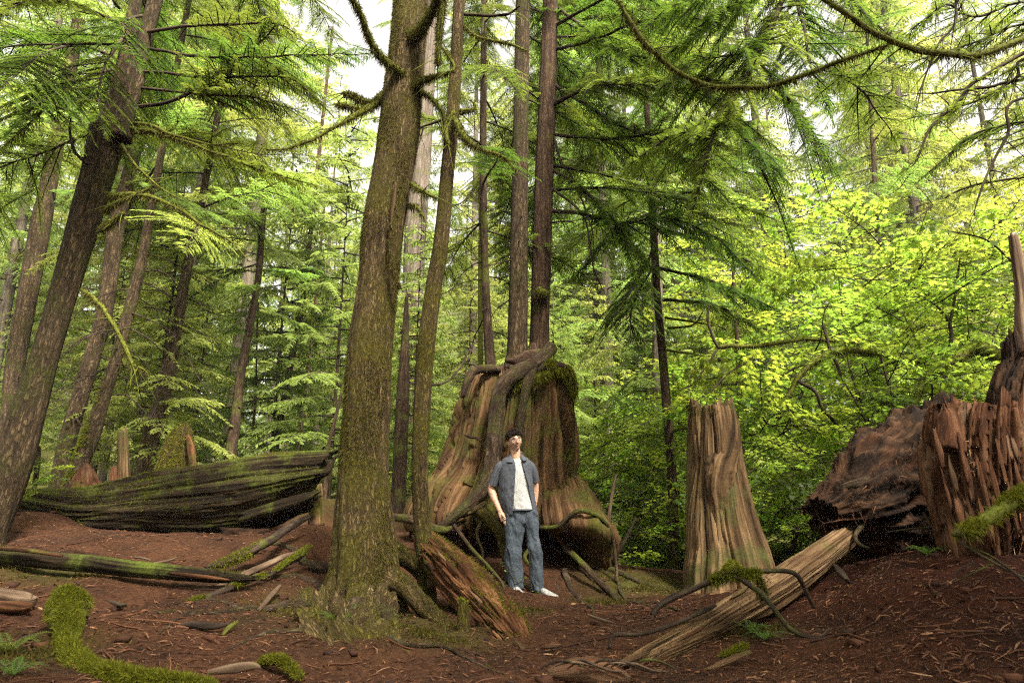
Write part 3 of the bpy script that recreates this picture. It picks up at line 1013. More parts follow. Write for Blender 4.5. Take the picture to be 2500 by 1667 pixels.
for i, (q, ms) in enumerate((([(790, 1450, 5.9, 40), (700, 1480, 5.6, 24), (600, 1520, 5.2, 18), (480, 1545, 4.9, 13), (360, 1550, 4.8, 6)], 500), ([(800, 1420, 6.3, 34), (730, 1400, 6.5, 20), (660, 1420, 6.2, 15), (560, 1425, 6.1, 7)], 400),
                             ([(790, 1380, 6.9, 30), (740, 1345, 7.3, 18), (690, 1330, 7.5, 13), (620, 1335, 7.4, 6)], 200), ([(840, 1560, 5.0, 24), (740, 1590, 4.6, 16), (640, 1600, 4.5, 12), (520, 1640, 4.1, 5)], 400),
                             ([(930, 1600, 4.7, 22), (1000, 1620, 4.5, 14), (1100, 1615, 4.5, 10), (1230, 1640, 4.2, 4)], 200), ([(600, 1520, 5.2, 12), (540, 1500, 5.4, 9), (470, 1510, 5.3, 4)], 0), ([(480, 1545, 4.9, 11), (430, 1580, 4.6, 8), (380, 1620, 4.3, 4)], 0),
                             ([(690, 1500, 5.5, 14), (650, 1560, 4.9, 10), (560, 1590, 4.6, 5)], 200))):
    floor_root(t, q, 'root_bark', 300.0 + i, ms)
for i, pts in enumerate(([(930, 1400, 5.95, 60), (985, 1430, 5.85, 48), (1030, 1475, 5.7, 42), (1070, 1515, 5.5, 36), (1110, 1550, 5.3, 26), (1135, 1580, 5.15, 10)],
                         [(880, 1420, 5.75, 60), (865, 1480, 5.5, 46), (850, 1540, 5.2, 34), (835, 1590, 4.9, 20)],
                         [(830, 1410, 5.9, 55), (800, 1460, 5.8, 40), (760, 1500, 5.7, 26), (720, 1515, 5.6, 10)],
                         [(950, 1340, 6.1, 50), (985, 1360, 6.2, 40), (1010, 1385, 6.3, 30), (1030, 1420, 6.4, 12)],
                         [(900, 1440, 5.7, 30), (920, 1500, 5.45, 24), (935, 1535, 5.2, 20), (940, 1560, 5.0, 8)])):
    P2, r2 = px_path(pts, 8)
    V, F, B = tube(P2, r2, 16, add_sum(ridges(5, .12, 2, .08, i)), i)
    o = MB().add(V, F, 0, B).build('root', M['mossy_bark'], t)
    V2, F2, T2 = tufts(V, F, 2500, .022, rg_(i), lambda p, nn: (nn[:, 2] > 0) * (vnoise(p * 9) > -.2), droop=.6)
    MB().add(V2, F2, 0, tint=T2).build('moss', M['moss_dim'], o, kind='stuff', smooth=False)

# slim companion
t = tree_at('young_hemlock', 'slim upright tree just right of the thick mossy trunk', 1040, 6.3, 1440)
rows = [(1450, 1010, 1068), (1400, 1017, 1062), (1300, 1010, 1054), (1150, 1003, 1045), (1000, 1007, 1052), (856, 1016, 1062), (700, 1038, 1080), (597, 1056, 1096), (440, 1072, 1108), (306, 1086, 1121), (150, 1098, 1130), (0, 1106, 1137)]
P, r, o, V, F = trunk(t, rows, 6.3, 'mossy_bark', top=7, n=40, disp=ridges(6, .05, .5, .06, 8), seed=6.0, flare=.1, fat=.9)
V2, F2, T2 = tufts(V, F, 6000, .016, rg_(3), lambda p, nn: np.clip(vnoise(p * [7, 7, 3]) + .1, 0, 1) * (p[:, 2] < 6), droop=1.2)
MB().add(V2, F2, 0, tint=T2).build('moss', M['moss_dim'], t, kind='stuff', smooth=False)
L_ = lambda pts, **k: limb(t, pts, **k)
L_([(1108, 285, 6.2, 14), (1122, 315, 6.1, 18), (1140, 345, 6.05, 17), (1165, 362, 6, 11), (1195, 372, 6, 9), (1225, 383, 6, 6), (1262, 420, 6, 3)], wood='mossy_limb', moss=1500, seed=21)
L_([(1105, 275, 6.25, 13), (1092, 300, 6.15, 15), (1086, 320, 6.1, 17), (1092, 345, 6.1, 14), (1100, 356, 6.1, 5)], wood='mossy_limb', moss=900, seed=22)
L_([(1125, 60, 6.3, 8), (1170, 90, 6.2, 7), (1230, 105, 6.1, 8), (1270, 118, 6.05, 6), (1290, 125, 6, 3)], wood='mossy_limb', moss=900, seed=23)
L_([(1130, 38, 6.3, 9), (1190, 40, 6.25, 8), (1240, 34, 6.2, 6), (1270, 15, 6.1, 4)], seed=24)
L_([(1095, 285, 6.3, 8), (1060, 300, 6.3, 7), (1030, 310, 6.3, 5), (1000, 330, 6.4, 3)], seed=25)
L_([(1052, 940, 6.3, 7), (1085, 935, 6.5, 6), (1120, 900, 6.9, 5), (1145, 860, 7.2, 5), (1165, 830, 7.4, 4)], seed=26)
L_([(1100, 275, 6.3, 10), (1135, 272, 6.3, 12), (1155, 268, 6.3, 6), (1160, 240, 6.3, 3)], wood='mossy_limb', moss=600, seed=27)
for k, (a, bq) in enumerate((((1080, 500, 6.4, 4), (1160, 470, 6.8, 2)), ((1065, 720, 6.3, 4), (1110, 700, 6.6, 2)), ((1075, 640, 6.3, 5), (1120, 560, 6.7, 2)))):
    mid = ((a[0] + bq[0]) / 2, a[1] - 4, (a[2] + bq[2]) / 2, 3)
    L_([a, mid, bq], seed=30 + k)
V, F, B = tube(spline([at(1048, 1408, 6.18), at(1052, 1424, 6.15), at(1054, 1440, 6.18)], 6), [.012, .02, .03, .035, .035, .03, .034, .036, .033, .028, .022, .018, .01], 10)
MB().add(V, F, 0, B).build('bracket_fungus', M['dead_wood'], t)

# three (and a thin) trees growing on the old stump
t = tree_at('hemlock_tree', 'reddish trunk growing on the right of the stump top, long limbs to the right', 1318, 9.15, 868)
L3 = t
rows = [(900, 1284, 1352), (868, 1290, 1343), (800, 1295, 1340), (700, 1298, 1343), (550, 1301, 1347), (383, 1308, 1354), (230, 1317, 1358), (100, 1322, 1360), (0, 1326, 1361)]


def perch_trunk(t, rows, Y, matn, top, seed, n=36):
    P, r = rows_path(rows, Y, 8)
    d = unit(P[-1] - P[-4])
    ex = np.linspace(0, 1, 14)[1:, None]
    P = np.concatenate([P, P[-1] + d * top * ex])
    r = np.concatenate([r, r[-1] + (.03 - r[-1]) * ex[:, 0]])
    tt = np.linspace(0, len(P) - 1, len(P) * 2)
    P = np.stack([np.interp(tt, np.arange(len(P)), P[:, i]) for i in range(3)], -1)
    r = np.interp(tt, np.arange(len(r)), r)
    V, F, B = tube(P, r, n, ridges(8, .06, .35, .04, seed), seed)
    MB().add(V, F, 0, B).build('trunk', M[matn], t)
    return P, V, F


P3, _, _ = perch_trunk(t, rows, 9.15, 'red_bark', 9, 11.0)
L_ = lambda pts, **k: limb(t, pts, **k)
FK = dict(l2=.66, sp2=.09, sp3=.026, l3=.11, w3=.015, start=.15)
L_([(1350, 255, 9.1, 13), (1390, 235, 8.8, 11), (1450, 208, 8.3, 9), (1560, 205, 7.6, 8), (1660, 192, 7.0, 6), (1770, 200, 6.4, 4)], leaf='needles', seed=41, fk=FK)
L_([(1352, 330, 9.1, 9), (1420, 334, 8.9, 8), (1500, 339, 8.6, 7), (1600, 326, 8.2, 6), (1700, 335, 7.9, 4), (1810, 372, 7.6, 3)], leaf='needles', seed=42, fk=FK)
L_([(1350, 415, 9.1, 9), (1420, 460, 8.9, 8), (1480, 520, 8.8, 6), (1540, 600, 8.7, 4), (1600, 660, 8.6, 2)], leaf='needles', seed=43, fk=FK)
L_([(1345, 515, 9.1, 11), (1420, 522, 8.9, 9), (1520, 545, 8.6, 7), (1620, 530, 8.3, 5), (1740, 575, 8, 4), (1830, 660, 7.8, 2)], leaf='needles', seed=44, fk=FK)
L_([(1355, 210, 9.1, 10), (1420, 250, 8.9, 9), (1500, 300, 8.6, 8), (1580, 335, 8.4, 6), (1680, 400, 8.1, 4), (1760, 470, 7.9, 2)], leaf='needles', seed=45, fk=FK)
L_([(1360, 120, 9.1, 9), (1440, 100, 8.5, 8), (1540, 60, 7.9, 7), (1650, 40, 7.3, 5), (1760, 60, 6.8, 3)], leaf='needles', seed=46, fk=FK)
L_([(1360, 60, 9.1, 9), (1450, 10, 8.3, 8), (1560, -40, 7.6, 7), (1700, -60, 6.9, 5), (1850, -30, 6.3, 3)], leaf='needles', seed=47, fk=FK)
L_([(1350, 330, 9.1, 7), (1372, 400, 8.9, 6), (1395, 430, 8.8, 5), (1440, 540, 8.6, 4), (1450, 620, 8.6, 2)], seed=48)
L_([(1345, 545, 9.1, 5), (1380, 540, 8.9, 4), (1405, 546, 8.8, 3)], seed=49)
L_([(1348, 460, 9.1, 7), (1400, 500, 8.8, 6), (1432, 545, 8.7, 5), (1446, 640, 8.6, 4), (1470, 700, 8.6, 3)], seed=50)
L_([(1365, 20, 9.1, 8), (1500, 120, 8.3, 7), (1640, 160, 7.7, 6), (1790, 280, 7.3, 4), (1870, 340, 7.1, 2)], leaf='needles', seed=51, fk=FK)
add_branches(t, P3, 5.4, 12, 16, (.8, 1.3), BOUGH, rg_(44), azr=(-.45, 1.7), taper=.2)
# moss ledge on this trunk
V, F, B = tube(spline([at(1312, 708, 9.0), at(1325, 716, 8.95), at(1338, 722, 9.0)], 5), [.03, .06, .075, .07, .07, .08, .075, .07, .06, .045, .02], 12, lambda bk, th, s, u: .3 * fbm(bk * 14, 3))
o = MB().add(V, F, 0, B).build('moss_ledge', M['mossy_limb'], t)
V2, F2, T2 = tufts(V, F, 900, .035, rg_(8), droop=.8)
MB().add(V2, F2, 0, tint=T2).build('moss', M['moss_dim'], o, kind='stuff', smooth=False)

t = tree_at('hemlock_tree', 'grey-brown furrowed trunk on the stump, left neighbour of the reddish one', 1262, 9.0, 883)
L2 = t
rows = [(915, 1222, 1298), (883, 1233, 1289), (856, 1238, 1288), (750, 1242, 1288), (550, 1247, 1288), (383, 1251, 1289), (230, 1255, 1290), (100, 1258, 1292), (0, 1260, 1294)]
P2_, _, _ = perch_trunk(t, rows, 9.0, 'hemlock_bark', 9, 15.0)
add_branches(t, P2_, 4.8, 12, 16, (.5, .9), BOUGH, rg_(45), taper=.2, azr=(.3, 2.9))
add_branches(t, P2_, 3.6, 5.2, 9, (.4, .7), DEAD, rg_(46), name='dead_branch', taper=.1)

t = tree_at('hemlock_tree', 'thin trunk standing on the left edge of the stump top', 1197, 9.2, 894)
rows = [(915, 1180, 1214), (894, 1184, 1211), (800, 1180, 1202), (680, 1176, 1194), (550, 1172, 1190), (383, 1171, 1187), (200, 1173, 1188), (0, 1175, 1187)]
P4_, _, _ = perch_trunk(t, rows, 9.2, 'dark_bark', 8, 19.0, 20)
add_branches(t, P4_, 4.6, 11, 18, (.5, .9), BOUGH, rg_(47), taper=.2)
add_branches(t, P4_, 3.3, 5.4, 12, (.35, .65), DEAD, rg_(48), name='dead_branch', taper=.1)

t = tree_at('hemlock_sapling', 'very thin mossy stem behind the left edge of the stump', 1172, 10.2)
t.location = t['_o'] = tuple(at(1172, 960, 10.2))
P4_, _, _ = perch_trunk(t, [(960, 1164, 1181), (850, 1166, 1180), (700, 1167, 1178), (560, 1168, 1176)], 10.2, 'mossy_limb', 1.5, 21.0, 12)
add_branches(t, P4_, 2.2, 4.3, 5, (.3, .5), DEAD, rg_(49), name='dead_branch')

# leaning double tree at the left edge
t = tree_at('hemlock_tree', 'big leaning trunk at the left edge that forks in two high up', 0, 7.0, 1330)
A = t
rows = [(1345, -92, 12), (1297, -80, 24), (1240, -62, 46), (1150, -34, 78), (1067, -4, 100), (900, 60, 138), (720, 115, 190), (550, 161, 245), (420, 195, 284), (320, 214, 314)]
P, r, o, V, F = trunk(t, rows, 7.0, 'hemlock_bark', n=64, disp=add_sum(ridges(9, .05, .4, .05, 4), lambda bk, th, s, u: .08 * np.cos(2 * th + 1.2) * (u > .0)), seed=9.0, flare=.2, fat=.84)
PA = P
for i, rw in enumerate(([(340, 212, 268), (280, 250, 292), (200, 276, 320), (76, 304, 336), (0, 318, 345), (-60, 330, 352)], [(340, 262, 318), (280, 284, 326), (200, 314, 350), (126, 332, 362), (0, 362, 395), (-60, 376, 405)])):
    Pq, rq = rows_path(rw, 6.98 - .06 * i, 6)
    d = unit(Pq[-1] - Pq[-3])
    ex = np.linspace(0, 1, 10)[1:, None]
    Pq = np.concatenate([Pq, Pq[-1] + d * 7 * ex])
    rq = np.concatenate([rq, rq[-1] * (1 - .8 * ex[:, 0])])
    V, F, B = tube(Pq, rq, 28, ridges(7, .05, .4, .05, 5 + i), 9 + i)
    MB().add(V, F, 0, B).build('stem', M['hemlock_bark'], t)
    add_branches(t, Pq, 4.9, 11, 9, (.7, 1.1), BOUGH, rg_(60 + i), taper=.1, azr=(.3, 3.6))
L_ = lambda pts, **k: limb(t, pts, **k)
FA = dict(l2=.55, sp2=.07, sp3=.02, l3=.085, w3=.011, start=.35)
L_([(355, 82, 6.9, 9), (440, 66, 6.7, 8), (560, 60, 6.5, 7), (670, 57, 6.4, 5), (720, 80, 6.3, 3)], leaf='needles', seed=71, fk=FA)
L_([(360, 118, 6.9, 8), (430, 130, 6.7, 8), (500, 140, 6.5, 7), (570, 141, 6.4, 6), (700, 136, 6.2, 4), (900, 130, 6.0, 2)], leaf='needles', seed=72, fk=FA)
L_([(305, 174, 7, 8), (400, 178, 6.8, 8), (470, 186, 6.7, 7), (540, 190, 6.6, 6), (700, 190, 6.4, 4), (790, 260, 6.3, 2)], leaf='needles', seed=73, fk=FA)
L_([(320, 263, 6.95, 10), (400, 250, 6.8, 9), (480, 220, 6.7, 9), (545, 190, 6.6, 8), (600, 130, 6.5, 6), (645, 95, 6.5, 5), (672, 62, 6.4, 3)], leaf='needles', seed=74, fk=FA)
L_([(330, 216, 6.95, 8), (420, 222, 6.8, 7), (520, 232, 6.6, 6), (600, 235, 6.5, 5), (700, 262, 6.4, 3)], leaf='needles', seed=75, fk=FA)
L_([(310, 312, 6.95, 12), (370, 323, 6.8, 12), (430, 340, 6.7, 10), (540, 378, 6.5, 7), (640, 415, 6.4, 5), (760, 450, 6.3, 3)], leaf='needles', wood='mossy_limb', moss=1200, seed=76, fk=dict(FA, start=.6))
L_([(305, 300, 6.95, 10), (360, 305, 6.8, 9), (420, 330, 6.7, 8), (500, 350, 6.6, 6), (580, 350, 6.5, 3)], wood='mossy_limb', moss=800, seed=77)
L_([(262, 482, 6.9, 14), (310, 476, 6.8, 14), (360, 480, 6.7, 12), (430, 505, 6.6, 10), (490, 545, 6.5, 7), (560, 588, 6.4, 4), (610, 640, 6.3, 2)], wood='mossy_limb', moss=1600, seed=78)
L_([(255, 515, 6.9, 12), (285, 497, 6.8, 11), (330, 480, 6.75, 9), (365, 460, 6.7, 6), (390, 446, 6.7, 3)], wood='mossy_limb', moss=900, seed=79)
L_([(242, 560, 6.9, 15), (268, 546, 6.8, 15), (290, 532, 6.75, 13), (302, 520, 6.7, 7)], wood='mossy_limb', moss=900, seed=80)
L_([(228, 412, 6.9, 10), (205, 395, 6.8, 8), (180, 365, 6.7, 7), (170, 320, 6.7, 6), (172, 285, 6.7, 4)], seed=81)
L_([(298, 352, 6.9, 8), (320, 390, 6.8, 6), (352, 425, 6.7, 6), (400, 465, 6.6, 4), (450, 490, 6.5, 3)], wood='mossy_limb', moss=500, seed=82)
L_([(200, 708, 6.9, 10), (225, 725, 6.7, 11), (262, 765, 6.5, 11), (300, 835, 6.4, 10), (322, 890, 6.3, 8), (340, 920, 6.3, 4)], wood='mossy_limb', moss=1200, seed=83)
L_([(322, 888, 6.3, 6), (345, 900, 6.25, 5), (362, 915, 6.2, 2)], wood='mossy_limb', moss=200, seed=84)
# drooping dark boughs left of the fork
for i, pts in enumerate(([(280, 140, 7.2, 8), (200, 110, 6.9, 7), (110, 130, 6.3, 5), (20, 200, 5.4, 3), (-60, 280, 5.2, 2)], [(275, 170, 7.2, 8), (210, 190, 7.0, 7), (130, 230, 6, 5), (40, 300, 5.7, 3)],
                         [(260, 250, 7.2, 8), (190, 240, 7.0, 6), (120, 260, 6.2, 5), (30, 340, 6, 2)], [(300, 60, 6.9, 8), (200, 20, 6.2, 7), (80, 0, 5.6, 5), (-40, 60, 5.2, 3)], [(290, 20, 6.9, 8), (240, -40, 6.2, 7), (160, -50, 5.6, 5), (60, -20, 5.2, 3)],
                         [(300, 90, 6.9, 8), (260, 150, 6.4, 6), (240, 230, 6.2, 4), (250, 300, 6.1, 2)], [(345, 40, 6.9, 7), (300, 60, 6.4, 6), (330, 150, 6.2, 3)])):
    L_(pts, leaf='needles', seed=90 + i, fk=dict(l2=.62, sp2=.07, sp3=.02, l3=.085, w3=.011, start=.34, droop=.4))

# other trunks
def simple(name, label, rows, Y, matn, seed, top=14, br=None, dead=None, n=24, flare=.25, group=None):
    b = rows[0]
    t = tree_at(name, label, (b[1] + b[2]) / 2, Y, b[0], group)
    P, r, o, V, F = trunk(t, rows, Y, matn, top=top, n=n, seed=seed, flare=flare)
    if br:
        add_branches(t, P, br[0], br[1], br[2], br[3], br[4], rg_(int(seed * 7)), taper=.3)
    if dead:
        add_branches(t, P, dead[0], dead[1], dead[2], dead[3], DEAD, rg_(int(seed * 7) + 1), name='dead_branch', taper=.2)
    return t, P, V, F


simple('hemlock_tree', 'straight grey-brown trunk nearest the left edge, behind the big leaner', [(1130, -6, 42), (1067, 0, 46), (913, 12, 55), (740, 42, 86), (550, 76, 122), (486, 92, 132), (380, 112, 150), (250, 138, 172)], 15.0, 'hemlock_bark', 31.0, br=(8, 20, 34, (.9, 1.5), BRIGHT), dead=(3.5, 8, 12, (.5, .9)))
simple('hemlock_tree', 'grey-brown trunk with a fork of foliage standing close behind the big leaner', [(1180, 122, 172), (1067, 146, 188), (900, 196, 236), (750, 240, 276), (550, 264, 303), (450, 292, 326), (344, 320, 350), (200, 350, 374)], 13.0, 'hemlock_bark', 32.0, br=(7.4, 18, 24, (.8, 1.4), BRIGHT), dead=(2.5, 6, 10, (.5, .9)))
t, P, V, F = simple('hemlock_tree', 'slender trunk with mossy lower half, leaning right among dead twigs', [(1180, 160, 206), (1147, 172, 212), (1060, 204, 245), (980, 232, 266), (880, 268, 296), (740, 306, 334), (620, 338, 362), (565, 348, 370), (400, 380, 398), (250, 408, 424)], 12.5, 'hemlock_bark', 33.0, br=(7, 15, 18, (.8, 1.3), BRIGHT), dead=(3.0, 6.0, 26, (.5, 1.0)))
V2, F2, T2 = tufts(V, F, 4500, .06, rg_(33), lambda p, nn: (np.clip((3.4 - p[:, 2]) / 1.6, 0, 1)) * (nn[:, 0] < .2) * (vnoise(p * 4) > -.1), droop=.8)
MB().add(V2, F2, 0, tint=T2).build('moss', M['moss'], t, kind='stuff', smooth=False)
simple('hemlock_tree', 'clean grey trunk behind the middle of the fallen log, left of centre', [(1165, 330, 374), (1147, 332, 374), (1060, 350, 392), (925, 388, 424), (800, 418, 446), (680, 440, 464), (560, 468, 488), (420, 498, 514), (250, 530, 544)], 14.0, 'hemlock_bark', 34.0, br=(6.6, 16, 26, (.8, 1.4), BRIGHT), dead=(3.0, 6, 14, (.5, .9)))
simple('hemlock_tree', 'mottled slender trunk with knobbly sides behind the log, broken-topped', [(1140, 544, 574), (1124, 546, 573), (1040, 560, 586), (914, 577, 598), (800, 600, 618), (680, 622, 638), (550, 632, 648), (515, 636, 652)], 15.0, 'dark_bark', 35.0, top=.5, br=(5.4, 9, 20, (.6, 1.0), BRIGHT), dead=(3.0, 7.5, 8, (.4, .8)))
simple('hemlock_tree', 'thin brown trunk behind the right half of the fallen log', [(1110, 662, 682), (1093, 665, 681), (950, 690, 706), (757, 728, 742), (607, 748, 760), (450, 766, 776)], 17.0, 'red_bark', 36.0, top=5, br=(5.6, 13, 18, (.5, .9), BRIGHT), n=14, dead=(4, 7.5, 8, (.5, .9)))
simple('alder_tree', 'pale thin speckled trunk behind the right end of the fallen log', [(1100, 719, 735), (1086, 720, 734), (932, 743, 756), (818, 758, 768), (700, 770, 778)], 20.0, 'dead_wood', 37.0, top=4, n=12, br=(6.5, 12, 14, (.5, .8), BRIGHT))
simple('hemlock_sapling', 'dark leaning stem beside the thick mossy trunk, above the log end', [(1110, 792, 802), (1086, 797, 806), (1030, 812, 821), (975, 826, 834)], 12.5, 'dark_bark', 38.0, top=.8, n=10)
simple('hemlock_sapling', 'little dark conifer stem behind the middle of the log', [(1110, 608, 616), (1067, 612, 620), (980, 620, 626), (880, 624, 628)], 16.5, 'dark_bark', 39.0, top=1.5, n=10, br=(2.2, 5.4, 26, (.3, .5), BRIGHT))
simple('cedar_tree', 'large pale grey trunk seen between the mossy trunk and its slim companion', [(1250, 950, 1020), (1050, 962, 1020), (856, 972, 1024), (700, 982, 1034), (550, 988, 1042), (400, 1006, 1052), (250, 1020, 1060)], 19.0, 'grey_bark', 40.0, top=14, br=(8.5, 22, 22, (.8, 1.3), CEDAR), n=30)
simple('hemlock_tree', 'dark trunk low behind the mossy tree, hung with dead twigs', [(1290, 948, 990), (1200, 955, 992), (1080, 960, 996), (980, 966, 1000), (880, 974, 1000)], 12.0, 'dark_bark', 41.0, top=1.2, n=20, dead=(1.0, 3.0, 8, (.4, .7)))
t, P, V, F = simple('hemlock_tree', 'dark slim trunk with mossy foot between the big stump and the tall snag', [(1430, 1622, 1664), (1411, 1627, 1658), (1300, 1632, 1657), (1150, 1628, 1652), (1000, 1617, 1640), (856, 1606, 1627), (750, 1597, 1616), (600, 1588, 1607), (450, 1580, 1596), (300, 1574, 1588)], 10.5, 'dark_bark', 42.0, top=6, n=30)
NT, NP = t, P
V2, F2, T2 = tufts(V, F, 5000, .035, rg_(42), lambda p, nn: np.clip((1.2 - p[:, 2]) / 1.3, 0, 1) * (vnoise(p * 5) > -.3), droop=.6)
MB().add(V2, F2, 0, tint=T2).build('moss', M['moss'], t, kind='stuff', smooth=False)
L_ = lambda pts, **k: limb(t, pts, **k)
FN = dict(l2=.62, sp2=.09, sp3=.028, l3=.11, w3=.015, start=.2, droop=.3)
for i, (a, mid, bq) in enumerate((((1605, 560, 10.4, 10), (1720, 590, 9.8, 7), (1880, 660, 9.3, 2)), ((1600, 500, 10.4, 10), (1700, 470, 9.8, 7), (1900, 540, 9.2, 2)), ((1610, 655, 10.4, 9), (1750, 690, 9.7, 6), (1930, 770, 9.2, 2)),
                                   ((1598, 600, 10.4, 8), (1560, 680, 10, 6), (1480, 800, 9.6, 2)), ((1592, 520, 10.4, 8), (1500, 560, 10, 6), (1420, 660, 9.7, 2)), ((1600, 640, 10.4, 7), (1540, 760, 10, 5), (1560, 860, 9.8, 2)),
                                   ((1590, 440, 10.4, 9), (1720, 400, 9.6, 7), (1900, 440, 8.9, 2)), ((1585, 400, 10.4, 9), (1680, 330, 9.6, 7), (1850, 300, 8.9, 2)), ((1620, 730, 10.4, 8), (1740, 745, 9.9, 6), (1830, 790, 9.6, 2)))):
    L_([a, mid, bq], leaf='needles', seed=130 + i, fk=FN)
for i, (a, mid, bq) in enumerate((((1626, 855, 10.4, 7), (1680, 862, 10.1, 5), (1730, 872, 9.9, 2)), ((1624, 775, 10.4, 7), (1690, 785, 10.1, 5), (1760, 800, 9.9, 2)), ((1630, 800, 10.4, 7), (1690, 795, 10.1, 5), (1715, 760, 9.9, 2)),
                                   ((1640, 1005, 10.4, 10), (1665, 992, 10.0, 8), (1690, 990, 9.6, 6)), ((1645, 1052, 10.4, 9), (1670, 1045, 10.0, 8), (1690, 1044, 9.6, 6)))):
    L_([a, mid, bq], seed=150 + i, wood='mossy_limb')
add_branches(t, P, 5.6, 11, 13, (.7, 1.1), BOUGH, rg_(160), taper=.3)
simple('cedar_tree', 'stringy grey cedar trunk behind the dark slim tree with the mossy foot', [(1300, 1590, 1642), (1150, 1592, 1632), (1000, 1592, 1630), (850, 1592, 1624), (700, 1590, 1618)], 15.5, 'grey_bark', 43.0, top=9, n=26, br=(3.8, 14, 26, (.8, 1.2), CEDAR))
simple('hemlock_tree', 'far trunk showing through the bright maple leaves at right', [(1200, 2160, 2180), (900, 2150, 2168), (700, 2143, 2160), (600, 2138, 2152), (400, 2128, 2140)], 20.0, 'hemlock_bark', 44.0, top=10, n=12, br=(6, 20, 44, (.9, 1.5), BRIGHT))
simple('hemlock_tree', 'slim brown stem behind the tall snag, half hidden by leaves', [(1330, 1815, 1832), (1150, 1806, 1822), (980, 1800, 1814), (850, 1795, 1806)], 12.0, 'dark_bark', 45.0, top=2.5, n=12, br=(3.2, 5.4, 8, (.4, .7), BRIGHT))

# the tree just outside the right edge, whose limbs hang into the picture
t = thing('hemlock_tree', 'tree outside the right edge whose long bare limbs sweep in at upper right', 'tree', (6.2, 5.2, float(gz(6.2, 5.2))))
P = np.stack([6.2 + 0 * np.linspace(0, 1, 20), 5.2 + 0 * np.linspace(0, 1, 20), np.linspace(float(gz(6.2, 5.2)) - .4, 13, 20)], -1)
V, F, B = tube(P, np.linspace(.3, .06, 20), 24, ridges(9, .06))
MB().add(V, F, 0, B).build('trunk', M['hemlock_bark'], t)
L_ = lambda pts, **k: limb(t, pts, **k)
FR = dict(l2=.55, sp2=.085, sp3=.022, l3=.085, w3=.0105, start=.2, keep=.85)
L_([(2900, 30, 5.0, 22), (2640, 55, 4.6, 17), (2500, 95, 4.3, 16), (2420, 126, 4.2, 17), (2340, 134, 4.1, 17), (2220, 118, 4.0, 15), (2150, 90, 4.0, 14), (2080, 45, 3.9, 13), (2010, 0, 3.9, 12), (1940, -60, 3.9, 10)], wood='mossy_limb', moss=2500, seed=201)
L_([(2900, 90, 5.2, 15), (2640, 60, 5.2, 12), (2520, 118, 5.2, 11), (2440, 165, 5.2, 10), (2370, 210, 5.2, 9), (2340, 250, 5.2, 8), (2290, 290, 5.2, 8), (2260, 340, 5.2, 6), (2235, 395, 5.2, 4), (2210, 415, 5.2, 2)], leaf='needles', seed=202, fk=dict(FR, l2=.3, start=.55))
L_([(2900, 140, 5.5, 10), (2500, 195, 5.5, 8), (2420, 212, 5.5, 7), (2350, 220, 5.5, 6), (2290, 228, 5.5, 4), (2240, 228, 5.5, 2)], seed=203)
L_([(2900, 150, 5.4, 10), (2520, 140, 5.4, 7), (2480, 190, 5.4, 7), (2400, 240, 5.4, 6), (2310, 272, 5.4, 4), (2220, 290, 5.4, 2)], leaf='needles', seed=204, fk=dict(FR, l2=.35))
L_([(2900, 240, 5, 9), (2500, 240, 5, 7), (2460, 330, 5, 7), (2420, 400, 5, 6), (2390, 470, 5, 5), (2382, 530, 5, 2)], seed=205)
L_([(2900, 10, 5.6, 10), (2500, 60, 5.6, 6), (2400, 95, 5.6, 5), (2300, 130, 5.6, 4), (2150, 180, 5.6, 2)], leaf='needles', seed=206, fk=FR)
L_([(2900, -60, 5.6, 10), (2500, 5, 5.6, 7), (2380, 40, 5.6, 6), (2310, 10, 5.6, 5), (2240, 60, 5.6, 4), (2180, 100, 5.6, 2)], leaf='needles', seed=207, fk=FR)
L_([(2900, -160, 5.6, 10), (2400, -80, 5.6, 8), (2330, 60, 5.5, 6), (2290, 110, 5.5, 5), (2255, 200, 5.5, 4), (2230, 300, 5.5, 2)], seed=208)
L_([(2900, 320, 6, 9), (2600, 330, 6, 7), (2500, 300, 6, 6), (2380, 330, 6, 5), (2270, 420, 6, 3)], leaf='needles', seed=209, fk=FR)
L_([(2900, 400, 7, 9), (2600, 420, 7, 7), (2440, 440, 7, 6), (2330, 470, 7, 5), (2230, 540, 7, 3)], leaf='needles_bright', seed=210, fk=FR)
L_([(1500, -40, 4.2, 9), (1515, 20, 4.2, 10), (1550, 75, 4.2, 16), (1590, 125, 4.2, 12), (1640, 168, 4.2, 11), (1720, 208, 4.2, 12), (1800, 216, 4.2, 12), (1880, 208, 4.2, 12), (1960, 182, 4.2, 11), (2060, 145, 4.15, 10), (2165, 110, 4.1, 8)], wood='mossy_limb', moss=2200, seed=211)
L_([(2165, 110, 4.1, 4), (2100, 190, 4.5, 4), (2040, 180, 4.6, 4), (2110, 225, 4.7, 5), (2130, 260, 4.8, 4), (2180, 330, 5, 2)], leaf='needles', seed=212, fk=dict(FR, l2=.4))

# the tree standing off the top edge, whose dark boughs fill the upper right of the middle
t = thing('hemlock_tree', 'tree above the top edge, only its dark hanging boughs in view right of centre', 'tree', (3.4, 8.6, float(gz(3.4, 8.6))))
t['label'] = 'tree hidden behind leaves, its dark boughs hanging right of the two stump trunks'
P = np.stack([3.4 + 0 * np.linspace(0, 1, 20), 8.6 + 0 * np.linspace(0, 1, 20), np.linspace(float(gz(3.4, 8.6)) + 4.5, 15, 20)], -1)
L_ = lambda pts, **k: limb(t, pts, **k)
FD = dict(l2=.72, sp2=.08, sp3=.022, l3=.1, w3=.0125, start=.08, droop=.35)
L_([(1960, -120, 7, 16), (1910, 0, 6.8, 12), (1862, 115, 6.6, 11), (1800, 225, 6.4, 10), (1745, 315, 6.3, 8), (1725, 400, 6.2, 5), (1690, 520, 6.2, 3)], leaf='needles', seed=231, fk=FD)
